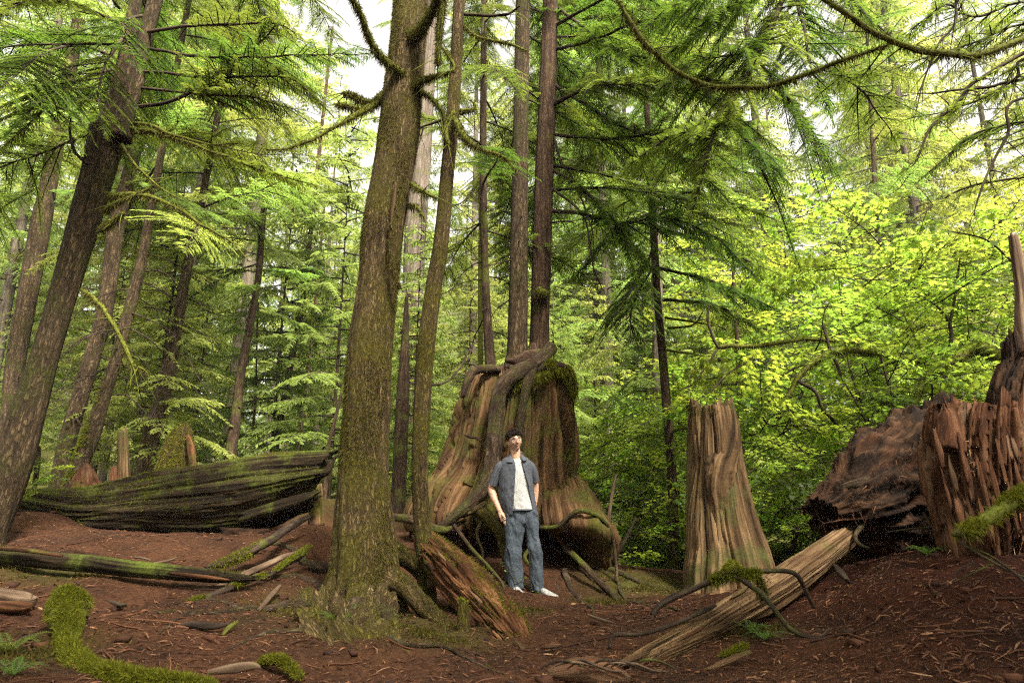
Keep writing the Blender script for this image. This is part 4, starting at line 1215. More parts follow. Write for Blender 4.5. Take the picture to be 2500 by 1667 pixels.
L_([(1940, -100, 7, 10), (1850, -20, 6.7, 8), (1740, 40, 6.4, 6), (1640, 130, 6.2, 3)], leaf='needles', seed=232, fk=FD)
L_([(1930, -60, 7, 10), (1960, 60, 6.8, 8), (1980, 160, 6.6, 6), (2020, 260, 6.5, 3)], leaf='needles', seed=233, fk=FD)
L_([(1880, 80, 6.8, 8), (1800, 130, 6.5, 6), (1700, 150, 6.3, 5), (1610, 220, 6.2, 3)], leaf='needles', seed=234, fk=FD)
L_([(1850, 150, 6.8, 8), (1900, 210, 6.7, 6), (1960, 290, 6.6, 5), (2000, 380, 6.5, 3)], leaf='needles', seed=235, fk=FD)
L_([(1800, 230, 6.6, 8), (1760, 300, 6.5, 6), (1640, 330, 6.3, 5), (1540, 400, 6.2, 3)], leaf='needles', seed=236, fk=FD)
L_([(1770, 290, 6.6, 7), (1830, 350, 6.5, 6), (1900, 420, 6.4, 3)], leaf='needles', seed=237, fk=FD)
L_([(2000, -100, 7, 10), (2060, -20, 6.8, 8), (2140, 60, 6.6, 5), (2200, 110, 6.5, 3)], leaf='needles', seed=238, fk=dict(FD, keep=.7, l2=.5))
L_([(1900, -140, 7, 10), (1800, -80, 6.4, 8), (1690, -20, 5.9, 6), (1580, 60, 5.6, 3)], leaf='needles', seed=239, fk=FD)
V, F, B = tube(np.stack([np.linspace(at(1960, -120, 7)[0], 3.3, 14), np.linspace(7, 8.2, 14), np.linspace(at(1960, -120, 7)[2] - .3, 15, 14)], -1), np.linspace(.16, .04, 14), 16, ridges(7, .05))
MB().add(V, F, 0, B).build('trunk', M['hemlock_bark'], t)

# ------------------------------------------------------------------ background trees
rng = rg_(77)
G1 = 'conifers standing far back in the forest'
xy = []
for Y, n_, w_ in ((24, 11, 20), (29, 13, 25), (36, 16, 33), (45, 18, 42), (58, 20, 55)):
    for k in range(n_):
        x = (k + .5 + rng.normal(0, .25)) / n_ * 2 * w_ - w_
        y = Y + rng.normal(0, 1.8)
        sc = rng.uniform(.9, 1.35)
        s_x = 1250 + FPX * x / (y / cP) 
        # the sky shows in a gap left of the middle and at the upper right
        if 760 < s_x < 1060 and Y < 50:
            sc *= .5
        if 1060 <= s_x < 1260 and Y < 50:
            sc *= .65
        if 1900 < s_x < 2120 and Y < 50:
            sc *= .7
        if s_x > 2300:
            sc *= .8
        far_tree('conifer_tree', 'green conifer standing far back between the nearer trunks', G1, x, y, int(rng.integers(4)), rng.random() * 6.3, sc)
for Y, n_, w_ in ((72, 22, 62), (95, 26, 84), (125, 30, 112), (160, 30, 140)):
    for k in range(n_):
        x = (k + .5 + rng.normal(0, .25)) / n_ * 2 * w_ - w_
        far_tree('conifer_tree', 'pale conifer on the distant hillside beyond the forest', 'conifers on the distant hillside', x, Y + rng.normal(0, 5), int(rng.integers(4)), rng.random() * 6.3, rng.uniform(.8, 1.3))
G3 = 'unseen conifers added behind the camera for shade'  # out of view, added to keep the sun off the foreground
for k, (x, y, s_) in enumerate(((.6, -2.5, .5), (-1.6, -3.5, .6), (-4, -4.5, .7), (-6.5, -5, .8), (2.2, -5.5, .6), (7.6, -2.6, .45), (9.8, -2, .5), (10, -6, .6), (5.2, -6.5, .45), (-9, -3, .8), (-9.5, 1, .7), (12, 1, .5), (6.2, -4.5, .95), (3.4, -8, 1.0), (8.6, -7.5, 1.0), (14, -4, .8), (0, -9, .7), (-4, -10, .9))):
    far_tree('conifer_tree', 'unseen conifer added behind the camera to shade the clearing', G3, x, y, k % 4, k * 1.3, s_)
G2 = 'young conifers of the understorey'
yl = [(-7.6, 14.5), (-5.9, 17), (-4.2, 16), (-3.0, 18.5), (-8.8, 19), (-6.6, 21.5), (-4.9, 20.5), (-2.2, 15.5), (-1.2, 19), (-10.5, 22), (.2, 17), (1.4, 19), (-.3, 22), (2.6, 21), (3.3, 16.5), (4.6, 18.5), (6.4, 20), (8.5, 21), (10.5, 19), (-12.5, 18), (-9.6, 16), (.9, 14.5), (5.4, 23), (7.8, 24), (12.5, 23)]
for k, (x, y) in enumerate(yl):
    sc = rng.uniform(.55, .95) * (1 if x < -2 else .8)
    far_tree('young_conifer', 'bright young conifer of the understorey among the nearer trunks', G2, x, y, k % 3, rng.random() * 6.3, sc, True)
# ------------------------------------------------------------------ stumps, snags and logs
def patch(rows, nu=26, nv=26, thick=.05, nz=.03, seed=0):
    """A bent sheet of wood through a grid of control points, with real thickness."""
    G = np.array([[at(*q) for q in r] for r in rows])
    G = np.array([spline(r, nu // (len(r) - 1)) for r in G])
    G = np.swapaxes(np.array([spline(G[:, i], nv // (len(rows) - 1)) for i in range(G.shape[1])]), 0, 1)
    a, b = G.shape[:2]
    du, dv = np.gradient(G, axis=1), np.gradient(G, axis=0)
    N = unit(np.cross(du, dv))
    su = np.cumsum(np.linalg.norm(du, axis=-1), 1)
    sv = np.cumsum(np.linalg.norm(dv, axis=-1), 0)
    bk = np.stack([su, su * 0 + seed, sv], -1)
    G = G + N * (nz * fbm(np.stack([su * 12, su * 0 + seed, sv * 3], -1), 4))[..., None]
    V = np.concatenate([G.reshape(-1, 3), (G - N * thick).reshape(-1, 3)])
    i = (np.arange(a - 1)[:, None] * b + np.arange(b - 1)[None]).ravel()
    F = np.stack([i, i + 1, i + b + 1, i + b], -1)
    o = a * b
    E = np.concatenate([np.arange(b), np.arange(1, a) * b + b - 1, (a - 1) * b + np.arange(b - 2, -1, -1), np.arange(a - 2, 0, -1) * b])
    E2 = np.roll(E, -1)
    F = np.concatenate([F, F[:, ::-1] + o, np.stack([E2, E, E + o, E2 + o], -1)])
    return V, F, np.concatenate([bk.reshape(-1, 3)] * 2)


def log_part(t, name, pts, matn, n=40, disp=None, jag=(.1, .1), seed=0.0, k=8, hollow=0.0, ell=1.0, moss=0, mlen=.03, mmat='moss', mmask=None, sub=1):
    P, r = px_path(pts, k)
    P = P + .01 * np.stack([vnoise(P * 3 + seed), vnoise(P * 3 + 9), vnoise(P * 3 + 4 + seed)], -1)
    if sub > 1:
        tt = np.linspace(0, len(P) - 1, len(P) * sub)
        P = np.stack([np.interp(tt, np.arange(len(P)), P[:, i]) for i in range(3)], -1)
        r = np.interp(tt, np.arange(len(r)), r)
    V, F, B = tube(P, r, n, disp or ridges(9, .1, .5, .08, seed), seed, jag=jag, hollow=hollow, ell=ell)
    o = MB().add(V, F, 0, B).build(name, M[matn], t)
    if moss:
        V2, F2, T2 = tufts(V, F, moss, mlen, rg_(int(seed) + 5), mmask or (lambda p, nn: (nn[:, 2] > .2) * (vnoise(p * 4 + seed) > -.1)), droop=.7)
        MB().add(V2, F2, 0, tint=T2).build('moss', M[mmat], o, kind='stuff', smooth=False)
    return o, V, F


def root(t, pts, matn='dark_bark', seed=0.0, moss=0, n=12, name='root'):
    jg = (.025, .03) if name == 'stem' else (0, 0)
    return log_part(t, name, pts, matn, n, add_sum(ridges(5, .12, 2, .12, seed), lambda bk, th, s, u: .16 * fbm(np.stack([np.cos(th) * 1.2 + seed, np.sin(th) * 1.2, s * 5], -1), 3)), jg, seed, sub=2, moss=moss, mmat='moss_dim', mlen=.022)


# the great nurse stump
t = thing('tree_stump', 'huge fluted old stump with trees growing on its top behind the person', 'stump', at(1262, 1400, 9.1))
ST = t
rows = [(1290, 1040, 1430), (1272, 1024, 1446), (1235, 1040, 1438), (1200, 1064, 1426), (1147, 1093, 1410), (1050, 1120, 1404), (971, 1137, 1401), (935, 1144, 1396), (922, 1150, 1390)]
P, r = rows_path(rows, 9.1, 18)


def flutes(bk, th, s, u):
    wob = vnoise(np.stack([np.cos(th) * 2, np.sin(th) * 2, s * 1.1], -1))
    sp = th + .3 * (1 - u) * np.sin(th) + .12 * wob
    cr = 1 - np.exp(-np.abs(vnoise(np.stack([np.cos(sp) * 4.3, np.sin(sp) * 4.3, s * .24 + 5], -1))) / .11)
    cr2 = 1 - np.exp(-np.abs(vnoise(np.stack([np.cos(sp) * 7.3, np.sin(sp) * 7.3, s * .5 + 9], -1))) / .12)
    pl = np.floor(2.6 * vnoise(np.stack([np.cos(sp) * 5 + 3, np.sin(sp) * 5, s * .45], -1))) * .022
    fib = fbm(np.stack([np.cos(sp) * 30, np.sin(sp) * 30, s * 1.6], -1), 3)
    return .3 * (cr - .82) * (1 + .4 * np.exp(-s / .5)) + .14 * (cr2 - .75) + pl + .03 * fib + .03 * wob + blocks(74, 1.1, .036, 2.0)(bk, th, s, u)


V, F, B = tube(P, r, 520, flutes, 2.0, jag=(.16, .1), hollow=.25, ell=.8)
SV, SF = V, F
MB().add(V, F, 0, B).build('wood', M['stump_wood'], t)
V2, F2, T2 = tufts(V, F, 9000, .035, rg_(90), lambda p, nn: np.clip((p[:, 0] - .35) * 1.3, 0, 1) * np.clip(vnoise(p * [5, 5, 1.2]) * 1.4 + .1, 0, 1) * (nn[:, 1] < 0), droop=1.0, width=.3)
MB().add(V2, F2, 0, tint=T2).build('moss', M['moss_dim'], t, kind='stuff', smooth=False)
# dark split across the left face
Pk, rk = px_path([(1134, 1062, 8.44, 3), (1146, 1066, 8.40, 9), (1160, 1068, 8.38, 10), (1172, 1074, 8.37, 8), (1180, 1070, 8.37, 2)], 5)
V, F, B = tube(Pk, rk, 10, lambda bk, th, s, u: .5 * fbm(bk * 40, 3), ell=.6)
MB().add(V, F, 0, B).build('split', M['black_rot'], t)
# the hollow lip that spreads to the right
V, F, B = patch([[(1322, 1190, 8.8), (1368, 1172, 8.9), (1412, 1168, 9.1), (1432, 1190, 9.3)], [(1325, 1258, 8.1), (1385, 1246, 8.1), (1448, 1250, 8.3), (1478, 1266, 8.9)],
                 [(1335, 1288, 8.02), (1398, 1284, 7.95), (1468, 1288, 8.0), (1503, 1312, 8.5)], [(1350, 1305, 8.35), (1410, 1318, 8.5), (1462, 1350, 8.3), (1499, 1358, 8.5)], [(1385, 1345, 8.7), (1425, 1360, 8.75), (1452, 1395, 8.5), (1480, 1405, 8.6)]], 45, 48, .05, .05, 3)
MB().add(V, F, 0, B).build('hollow_lip', M['stump_wood'], t)
# dark root plate and bank of rotten soil below it
rows = [(1440, 1040, 1500), (1400, 1060, 1478), (1340, 1075, 1440), (1290, 1060, 1420), (1255, 1080, 1400)]
P, r = rows_path(rows, 9.2, 8)
V, F, B = tube(P, r, 90, lambda bk, th, s, u: .1 * fbm(np.stack([np.cos(th) * 4, np.sin(th) * 4, s * 4], -1), 4) + .06 * vnoise(np.stack([np.cos(th) * 12, np.sin(th) * 12, s * 9], -1)), 4.0, ell=.72)
o = MB().add(V, F, 0, B).build('root_plate', M['black_rot'], t)
V2, F2, T2 = tufts(V, F, 7000, .06, rg_(91), lambda p, nn: (nn[:, 1] < .2) * (vnoise(p * 3) > .05), droop=1.6, width=.12, up=-.4)
MB().add(V2, F2, 0, tint=T2 * .7).build('rootlets', M['litter'], o, kind='stuff', smooth=False)
root(t, [(955, 1258, 7.9, 18), (1010, 1270, 7.8, 20), (1070, 1292, 7.7, 17), (1105, 1284, 7.8, 12), (1135, 1270, 8, 8)], seed=1.0)
root(t, [(1378, 1335, 8.2, 15), (1420, 1375, 7.9, 15), (1470, 1425, 7.65, 15), (1530, 1475, 7.45, 13), (1585, 1512, 7.3, 7)], seed=2.0, moss=150)
root(t, [(1180, 1268, 7.85, 8), (1164, 1300, 7.8, 7), (1176, 1340, 7.75, 6), (1178, 1370, 7.7, 3)], seed=3.0)
root(t, [(1100, 1275, 7.8, 8), (1140, 1325, 7.6, 9), (1185, 1375, 7.4, 8), (1220, 1415, 7.2, 7), (1232, 1442, 7.1, 5)], seed=4.0)
root(t, [(1318, 1290, 7.95, 11), (1360, 1285, 7.85, 11), (1388, 1262, 7.85, 11), (1416, 1247, 7.85, 12), (1450, 1256, 7.9, 10), (1482, 1280, 8.0, 8), (1497, 1320, 8.1, 8), (1505, 1380, 8.1, 7), (1508, 1420, 8, 5)], seed=5.0)
root(t, [(1160, 1240, 7.95, 34), (1190, 1262, 7.85, 30), (1215, 1290, 7.75, 26), (1228, 1330, 7.7, 22), (1238, 1390, 7.65, 18), (1244, 1430, 7.6, 12)], 'mossy_bark', 6.0, moss=1500)
root(t, [(1355, 1420, 7.9, 14), (1365, 1445, 7.6, 14), (1372, 1462, 7.4, 10)], seed=7.0)
root(t, [(1290, 1340, 8, 10), (1280, 1360, 7.9, 9), (1300, 1390, 7.8, 6)], seed=8.0)
root(t, [(1090, 1260, 7.9, 14), (1130, 1255, 7.85, 16), (1165, 1240, 7.85, 14), (1185, 1225, 7.9, 8)], 'mossy_bark', 9.0, moss=900)
for i, (q, ms) in enumerate((([(1420, 1390, 8.3, 22), (1480, 1440, 7.7, 16), (1560, 1490, 6.9, 12), (1660, 1530, 5.6, 5)], 300), ([(1380, 1400, 8.1, 16), (1420, 1470, 7.0, 12), (1450, 1530, 5.8, 5)], 0), ([(1450, 1380, 8.6, 18), (1540, 1425, 8.2, 14), (1640, 1450, 7.8, 6)], 400),
                             ([(1250, 1420, 7.8, 16), (1220, 1460, 7.2, 12), (1240, 1510, 6.2, 6)], 200), ([(1140, 1390, 7.9, 18), (1160, 1420, 7.5, 12), (1200, 1450, 7.1, 6)], 200), ([(1500, 1420, 8.2, 12), (1530, 1470, 7.3, 9), (1600, 1520, 6, 4)], 0))):
    floor_root(t, q, 'root_bark', 330.0 + i, ms)

# roots of the two trees reaching down over the stump
root(L3, [(1345, 850, 8.95, 32), (1312, 882, 8.62, 34), (1268, 905, 8.44, 36), (1230, 938, 8.36, 37), (1213, 985, 8.34, 36), (1208, 1050, 8.3, 36), (1203, 1110, 8.2, 38), (1188, 1170, 8.05, 36), (1162, 1215, 7.92, 31), (1122, 1250, 7.8, 26), (1085, 1280, 7.75, 20), (1055, 1294, 7.75, 10)], 'root_bark', 11.0, moss=500, n=34)
root(L3, [(1300, 895, 8.52, 24), (1285, 950, 8.38, 22), (1272, 1020, 8.34, 20), (1266, 1080, 8.3, 24), (1250, 1150, 8.15, 28), (1236, 1220, 7.98, 26), (1225, 1270, 7.9, 18)], 'root_bark', 12.0, moss=900, n=24)
root(L3, [(1330, 868, 8.95, 34), (1290, 868, 8.7, 30), (1262, 880, 8.6, 22), (1235, 880, 8.55, 10)], 'red_bark', 13.0)
root(L3, [(1302, 846, 9, 20), (1305, 866, 8.75, 22), (1300, 890, 8.55, 16), (1290, 905, 8.5, 8)], 'red_bark', 14.0)
root(L2, [(1225, 905, 8.8, 24), (1195, 902, 8.6, 20), (1160, 905, 8.5, 20), (1143, 930, 8.42, 19), (1133, 960, 8.4, 14), (1127, 972, 8.4, 6)], 'dark_bark', 15.0)
root(L2, [(1145, 935, 8.42, 14), (1138, 960, 8.42, 12), (1136, 985, 8.42, 8), (1134, 1000, 8.45, 3)], 'dark_bark', 16.0)
o, V, F = root(L3, [(1310, 905, 8.55, 14), (1345, 890, 8.6, 18), (1375, 897, 8.64, 20), (1394, 925, 8.7, 16), (1400, 960, 8.75, 10)], 'root_bark', 17.0, n=20)
V2, F2, T2 = tufts(V, F, 7000, .06, rg_(95), lambda p, nn: np.clip(vnoise(p * 6) * 2 + .2, 0, 1), droop=1.6, width=.16, up=.1)
MB().add(V2, F2, 0, tint=T2).build('moss', M['moss'], o, kind='stuff', smooth=False)
o, V, F = root(L3, [(1250, 945, 8.42, 8), (1275, 930, 8.44, 14), (1310, 922, 8.47, 15), (1340, 912, 8.5, 12)], 'mossy_limb', 18.0, n=16)
V2, F2, T2 = tufts(V, F, 3500, .045, rg_(96), droop=1.3, width=.18)
MB().add(V2, F2, 0, tint=T2).build('moss', M['moss'], o, kind='stuff', smooth=False)

# tall pale snag right of the stump
t = thing('broken_snag', 'tall pale broken-topped snag with a twisted burl, right of the big stump', 'snag', at(1780, 1450, 7.9))
rows = [(1480, 1658, 1905), (1440, 1666, 1898), (1400, 1668, 1888), (1354, 1674, 1875), (1290, 1677, 1852), (1220, 1679, 1833), (1150, 1681, 1819), (1067, 1683, 1809), (1010, 1685, 1797), (992, 1688, 1790)]
P, r = rows_path(rows, 7.9, 10)
def snag_d(bk, th, s, u):
    wob = vnoise(np.stack([np.cos(th) * 2 + 5, np.sin(th) * 2, s * 1.3], -1))
    sp = th + .15 * wob
    cr = 1 - np.exp(-np.abs(vnoise(np.stack([np.cos(sp) * 2.6 + 7, np.sin(sp) * 2.6, s * .3], -1))) / .09)
    pl = np.floor(2.4 * vnoise(np.stack([np.cos(sp) * 4 + 8, np.sin(sp) * 4, s * .5], -1))) * .03
    return .2 * (cr - .85) + pl + blocks(38, .8, .035, 8.0)(bk, th, s, u) + .03 * fbm(np.stack([np.cos(sp) * 22, np.sin(sp) * 22, s * 2], -1), 3) + .05 * wob


V, F, B = tube(P, r, 260, add_sum(snag_d, lambda bk, th, s, u: np.exp(-s / .2) * .05 * np.cos(5 * th + 2)), 7.0, jag=(0, .16), hollow=.3, ell=.85)
SNV, SNF = V, F
MB().add(V, F, 0, B).build('wood', M['snag_wood'], t)
log_part(t, 'burl', [(1782, 985, 7.78, 24), (1788, 1040, 7.73, 30), (1780, 1090, 7.7, 40), (1764, 1140, 7.65, 54), (1754, 1190, 7.64, 48), (1756, 1240, 7.64, 34), (1752, 1290, 7.64, 20)], 'snag_wood', 40, add_sum(ridges(7, .3, 1.6, .3, 9), lambda bk, th, s, u: .25 * fbm(np.stack([np.cos(th) * 2, np.sin(th) * 2, s * 4], -1), 3)), (.03, .05), 9.0, ell=.55, sub=3)
V2, F2, T2 = tufts(SNV, SNF, 1800, .03, rg_(98), lambda p, nn: (p[:, 2] > at(1750, 1016, 7.9)[2]) * (vnoise(p * 7) > 0) + 0., droop=1.3)
MB().add(V2, F2, 0, tint=T2).build('moss', M['moss_dim'], t, kind='stuff', smooth=False)
o, V, F = log_part(thing('mossy_root', 'mossy knob of root at the foot of the tall pale snag', 'root', at(1785, 1380, 7.0)), 'wood', [(1770, 1400, 7.0, 10), (1778, 1385, 6.95, 22), (1790, 1378, 6.95, 22), (1800, 1388, 7, 10)], 'mossy_limb', 20, lambda bk, th, s, u: .4 * fbm(bk * 16, 3), (0, 0), 3.0, moss=2600, mlen=.03, mmask=lambda p, nn: nn[:, 2] * 0 + 1.)

# big red rotten stump at the right edge
t = thing('tree_stump', 'crumbling red rotten stump with jagged top at the right edge', 'stump', at(2420, 1390, 4.9))
def rot_d(bk, th, s, u):
    sp = th - .2 * s
    cr = 1 - np.exp(-np.abs(vnoise(np.stack([np.cos(sp) * 5, np.sin(sp) * 5, s * .4], -1))) / .12)
    return .17 * (cr - .85) + blocks(64, 2.6, .055, 3.0, .2)(bk, th, s, u) + blocks(23, 1.3, .06, 5.0, .2)(bk, th, s, u) + .05 * fbm(np.stack([np.cos(sp) * 20, np.sin(sp) * 20, s * 6], -1), 4)


rows = [(1420, 2345, 2660), (1335, 2320, 2650), (1258, 2302, 2640), (1163, 2280, 2625), (1090, 2276, 2610), (1045, 2280, 2600), (1015, 2292, 2590)]
P, r = rows_path(rows, 5.0, 22)
V, F, B = tube(P, r, 420, rot_d, 12.0, jag=(.1, .34), hollow=.35, ell=.8)
MB().add(V, F, 0, B).build('wood', M['red_rot'], t)
rs = rg_(120)
for i in range(22):
    x = 2285 + i * 10.5 + rs.normal(0, 7)
    y0 = 1040 + rs.uniform(0, 190)
    y1 = y0 + rs.uniform(50, 190)
    Yf = 4.62 - .12 * math.sin(min(1, (x - 2280) / 160) * 1.57) + .02 * rs.random()
    sl_ = .24
    q = [(x, y0, Yf + .05, 5), (x + (y1 - y0) * sl_ * .5, (y0 + y1) / 2, Yf - .01, rs.uniform(6, 20)), (x + (y1 - y0) * sl_, y1, Yf - .03, rs.uniform(5, 12))]
    log_part(t, 'splinter', q, ('red_rot', 'red_rot', 'rot_log', 'red_rot', 'pale_log')[int(rs.integers(5))], 12, ridges(4, .3, 2, .35, i), (.07, .09), 70.0 + i, k=6, ell=.4)
for i, (x, y, hgt, wd) in enumerate(((2318, 1040, 70, 60), (2392, 1040, 70, 44))):
    log_part(t, 'splinter', [(x, y + 60, 4.75, wd), (x - 2, y, 4.78, wd * .85), (x - 4, y - hgt * .4, 4.8, wd * .6), (x - 9, y - hgt * .62, 4.8, wd * .25)], 'red_rot', 22, ridges(5, .32, 1.5, .35, 80 + i), (0, .1), 80.0 + i, ell=.6)
rows = [(1200, 2420, 2700), (1030, 2428, 2690), (960, 2430, 2680), (900, 2452, 2670), (860, 2460, 2650)]
P, r = rows_path(rows, 5.5, 16)
V, F, B = tube(P, r, 260, lambda bk, th, s, u: rot_d(bk, th + 1.3, s, u), 14.0, jag=(0, .3), hollow=.3, ell=.7)
MB().add(V, F, 0, B).build('wall', M['black_rot'], t)
rows = [(900, 2492, 2540), (800, 2480, 2518), (700, 2479, 2508), (610, 2468, 2494), (574, 2464, 2484)]
P, r = rows_path(rows, 5.5, 8)
V, F, B = tube(P, r, 30, ridges(6, .14, .5, .1, 15), 15.0, jag=(0, .05), ell=.7)
MB().add(V, F, 0, B).build('spike', M['dead_wood'], t)
V2, F2, T2 = tufts(SV * 0 + 0 if False else V, F, 10, .02, rg_(3))
V, F, B = tube(*rows_path([(1420, 2345, 2660), (1163, 2280, 2625), (1090, 2276, 2610)], 5.0, 6), 60, None, 1.0, ell=.82)
V2, F2, T2 = tufts(V, F, 2500, .07, rg_(99), lambda p, nn: (nn[:, 1] < 0) * (vnoise(p * 5) > .1), droop=1.0, width=.12)
MB().add(V2, F2, 0, tint=T2).build('fibres', M['litter'], t, kind='stuff', smooth=False)

t = thing('root_mass', 'black overturned root mass with a hollow end, left of the red rotten stump', 'root mass', at(2160, 1320, 6.5))
o, V, F = log_part(t, 'wood', [(2400, 1170, 6.9, 380), (2330, 1175, 6.8, 360), (2240, 1188, 6.6, 325), (2160, 1214, 6.45, 255), (2090, 1240, 6.35, 180), (2040, 1255, 6.3, 140), (2008, 1262, 6.25, 100)], 'black_rot', 170,
                   lambda bk, th, s, u: .34 * fbm(np.stack([np.cos(th) * 2.2, np.sin(th) * 2.2, s * 2.2], -1), 5) + .16 * (1 - 2 * np.abs(vnoise(np.stack([np.cos(th) * 4, np.sin(th) * 4, s * 3.4], -1)))) + np.floor(2.5 * vnoise(np.stack([np.cos(th) * 3 + 5, np.sin(th) * 3, s * 3], -1))) * .07, (0, .2), 21.0, hollow=.5, sub=4)
V2, F2, T2 = tufts(V, F, 5000, .08, rg_(100), lambda p, nn: (vnoise(p * 4) > 0) + 0., droop=1.2, width=.08)
MB().add(V2, F2, 0, tint=T2 * .7).build('rootlets', M['litter'], t, kind='stuff', smooth=False)
for i, q in enumerate(([(2130, 1262, 6.1, 9), (2104, 1285, 6.0, 11), (2090, 1310, 5.92, 9), (2100, 1328, 5.86, 8), (2125, 1338, 5.84, 4)], [(2060, 1190, 6.2, 20), (2100, 1180, 6.1, 26), (2140, 1170, 6.1, 20), (2180, 1150, 6.15, 10)],
                       [(2252, 1255, 5.6, 8), (2264, 1275, 5.5, 9), (2270, 1290, 5.45, 6)], [(2080, 1140 + 80, 6.1, 16), (2110, 1210, 6.05, 22), (2150, 1205, 6.05, 16)],
                       [(2160, 1300, 5.8, 4), (2230, 1292, 5.6, 4), (2300, 1280, 5.3, 3)])):
    root(t, q, ('root_bark', 'root_bark', 'black_rot')[i % 3], 22.0 + i, n=12)

# mossy stick leaning out of the red stump, right edge
t = thing('mossy_branch', 'bright mossy broken branch poking in from the right edge', 'branch', at(2420, 1260, 3.6))
o, V, F = log_part(t, 'wood', [(2620, 1160, 3.9, 40), (2500, 1212, 3.7, 36), (2470, 1228, 3.65, 34), (2420, 1265, 3.6, 30), (2380, 1290, 3.55, 26), (2350, 1302, 3.5, 22), (2326, 1306, 3.5, 8)], 'mossy_limb', 16, ridges(4, .1, 3, .1, 2), (0, 0), 31.0, moss=7000, mlen=.035, mmask=lambda p, nn: np.clip(.5 + vnoise(p * 12) * 1.3 + .5 * nn[:, 2], 0.05, 1))
t = thing('bare_branch', 'thin bare forked twig arching low under the bright mossy branch at right', 'branch', at(2400, 1370, 3.6))
for i, q in enumerate(([(2350, 1330, 3.6, 4), (2400, 1345, 3.5, 5), (2440, 1370, 3.5, 6), (2480, 1400, 3.4, 7), (2530, 1450, 3.3, 7)], [(2340, 1325, 3.7, 4), (2400, 1360, 3.6, 5), (2450, 1390, 3.5, 5), (2520, 1420, 3.4, 6)], [(2380, 1370, 3.8, 3), (2340, 1390, 3.8, 4), (2330, 1420, 3.8, 3)], [(2420, 1375, 3.8, 3), (2370, 1400, 3.8, 4), (2300, 1440, 3.9, 3), (2270, 1470, 3.95, 2)])):
    root(t, q, 'limb', 35.0 + i, n=6, name='twig')

# the great mossy log at left
t = thing('fallen_log', 'great dark mossy fallen log lying behind the clearing at left', 'log', at(420, 1300, 9.4))


def shelf(bk, th, s, u):
    wob = vnoise(np.stack([np.cos(th) * 2, np.sin(th) * 2, s * .8], -1))
    sp = th + .22 * wob
    cr = 1 - np.exp(-np.abs(vnoise(np.stack([np.cos(sp) * 4.2, np.sin(sp) * 4.2, s * .35], -1))) / .12)
    pl = np.floor(3 * vnoise(np.stack([np.cos(sp) * 5 + 3, np.sin(sp) * 5, s * .55], -1))) * .045
    return .11 * (cr - .8) + pl * .6 + blocks(34, .8, .035, 9.0)(bk, th, s, u) + .05 * fbm(np.stack([np.cos(sp) * 18, np.sin(sp) * 18, s * 2.2], -1), 4) + .04 * wob


BL = [(50, 1222, 9.0, 64), (200, 1246, 9.2, 116), (400, 1230, 9.4, 160), (560, 1212, 9.6, 184), (690, 1190, 9.8, 184), (775, 1172, 9.9, 160)]
P, r = px_path(BL, 24)
V, F, B = tube(P, r, 240, shelf, 41.0, jag=(.1, .2), hollow=.9)
# the broken end slants: its top reaches farther than its rotten underside
xa, xb = at(560, 1200, 9.6)[0], at(775, 1172, 9.9)[0]
fq = np.clip((V[:, 0] - xa) / (xb - xa), 0, 1.2)
za = np.interp(V[:, 0], P[:, 0], P[:, 2])
V[:, 0] += fq ** 1.5 * (V[:, 2] - za) * .62
V[:, 1] += (fq * np.clip(za - V[:, 2], 0, 1) * .55) * (V[:, 1] < 9.8)
o = MB().add(V, F, 0, B).build('wood', M['log_wood'], t)
V2, F2, T2 = tufts(V, F, 22000, .035, rg_(46), lambda p, nn: np.clip(vnoise(p * [1.2, 3, 5]) * 2 + .3 + nn[:, 2] * .9, 0, 1) * (nn[:, 2] > -.1) * (p[:, 0] < xb + .3), droop=.7)
MB().add(V2, F2, 0, tint=T2).build('moss', M['moss'], o, kind='stuff', smooth=False)
for i, q in enumerate(([(590, 1262, 9.2, 20), (660, 1244, 9.25, 26), (730, 1222, 9.3, 24), (768, 1205, 9.35, 12)], [(760, 1150, 9.6, 40), (790, 1140, 9.65, 34), (812, 1120, 9.75, 14)], [(540, 1300, 8.9, 22), (600, 1308, 8.7, 26), (660, 1300, 8.7, 16)])):
    log_part(t, 'slab', q, ('log_wood', 'log_wood', 'black_rot', 'rot_log', 'rot_log', 'red_rot')[i % 6], 24, ridges(5, .28, .9, .25, i), (.12, .16), 44.0 + i, ell=.6, sub=2)
t = thing('tree_stump', 'grey leaning stump stub behind the broken right end of the great log', 'stump', at(770, 1260, 10.6))
V, F, B = tube(*rows_path([(1285, 752, 790), (1230, 756, 788), (1180, 760, 784)], 10.6, 6), 20, ridges(6, .12), 2.0, jag=(0, .1))
MB().add(V, F, 0, B).build('wood', M['stump_wood'], t)

# logs and sticks of the clearing
t = thing('fallen_log', 'long thin rotting log across the floor at left, orange where it broke', 'log', at(280, 1400, 5.7))
log_part(t, 'wood', [(-60, 1352, 5.9, 34), (60, 1360, 5.8, 36), (200, 1374, 5.7, 36), (350, 1392, 5.6, 34), (480, 1404, 5.6, 30), (560, 1410, 5.65, 24), (620, 1412, 5.7, 10)], 'log_wood', 36, ridges(8, .14, .6, .1, 5), (.05, .1), 51.0, sub=2, moss=700, mmat='moss_dim')
for i, q in enumerate(([(-40, 1338, 5.75, 8), (60, 1345, 5.68, 10), (150, 1358, 5.6, 6)], [(420, 1400, 5.5, 8), (500, 1408, 5.5, 10), (560, 1415, 5.55, 5)])):
    log_part(t, 'splinter', q, 'rot_log', 8, ridges(3, .2, 1, .2, i), (.04, .04), 55.0 + i)
t = thing('fallen_branch', 'thick mossy-footed branch leaning from the great log to the floor', 'branch', at(640, 1330, 7.0))
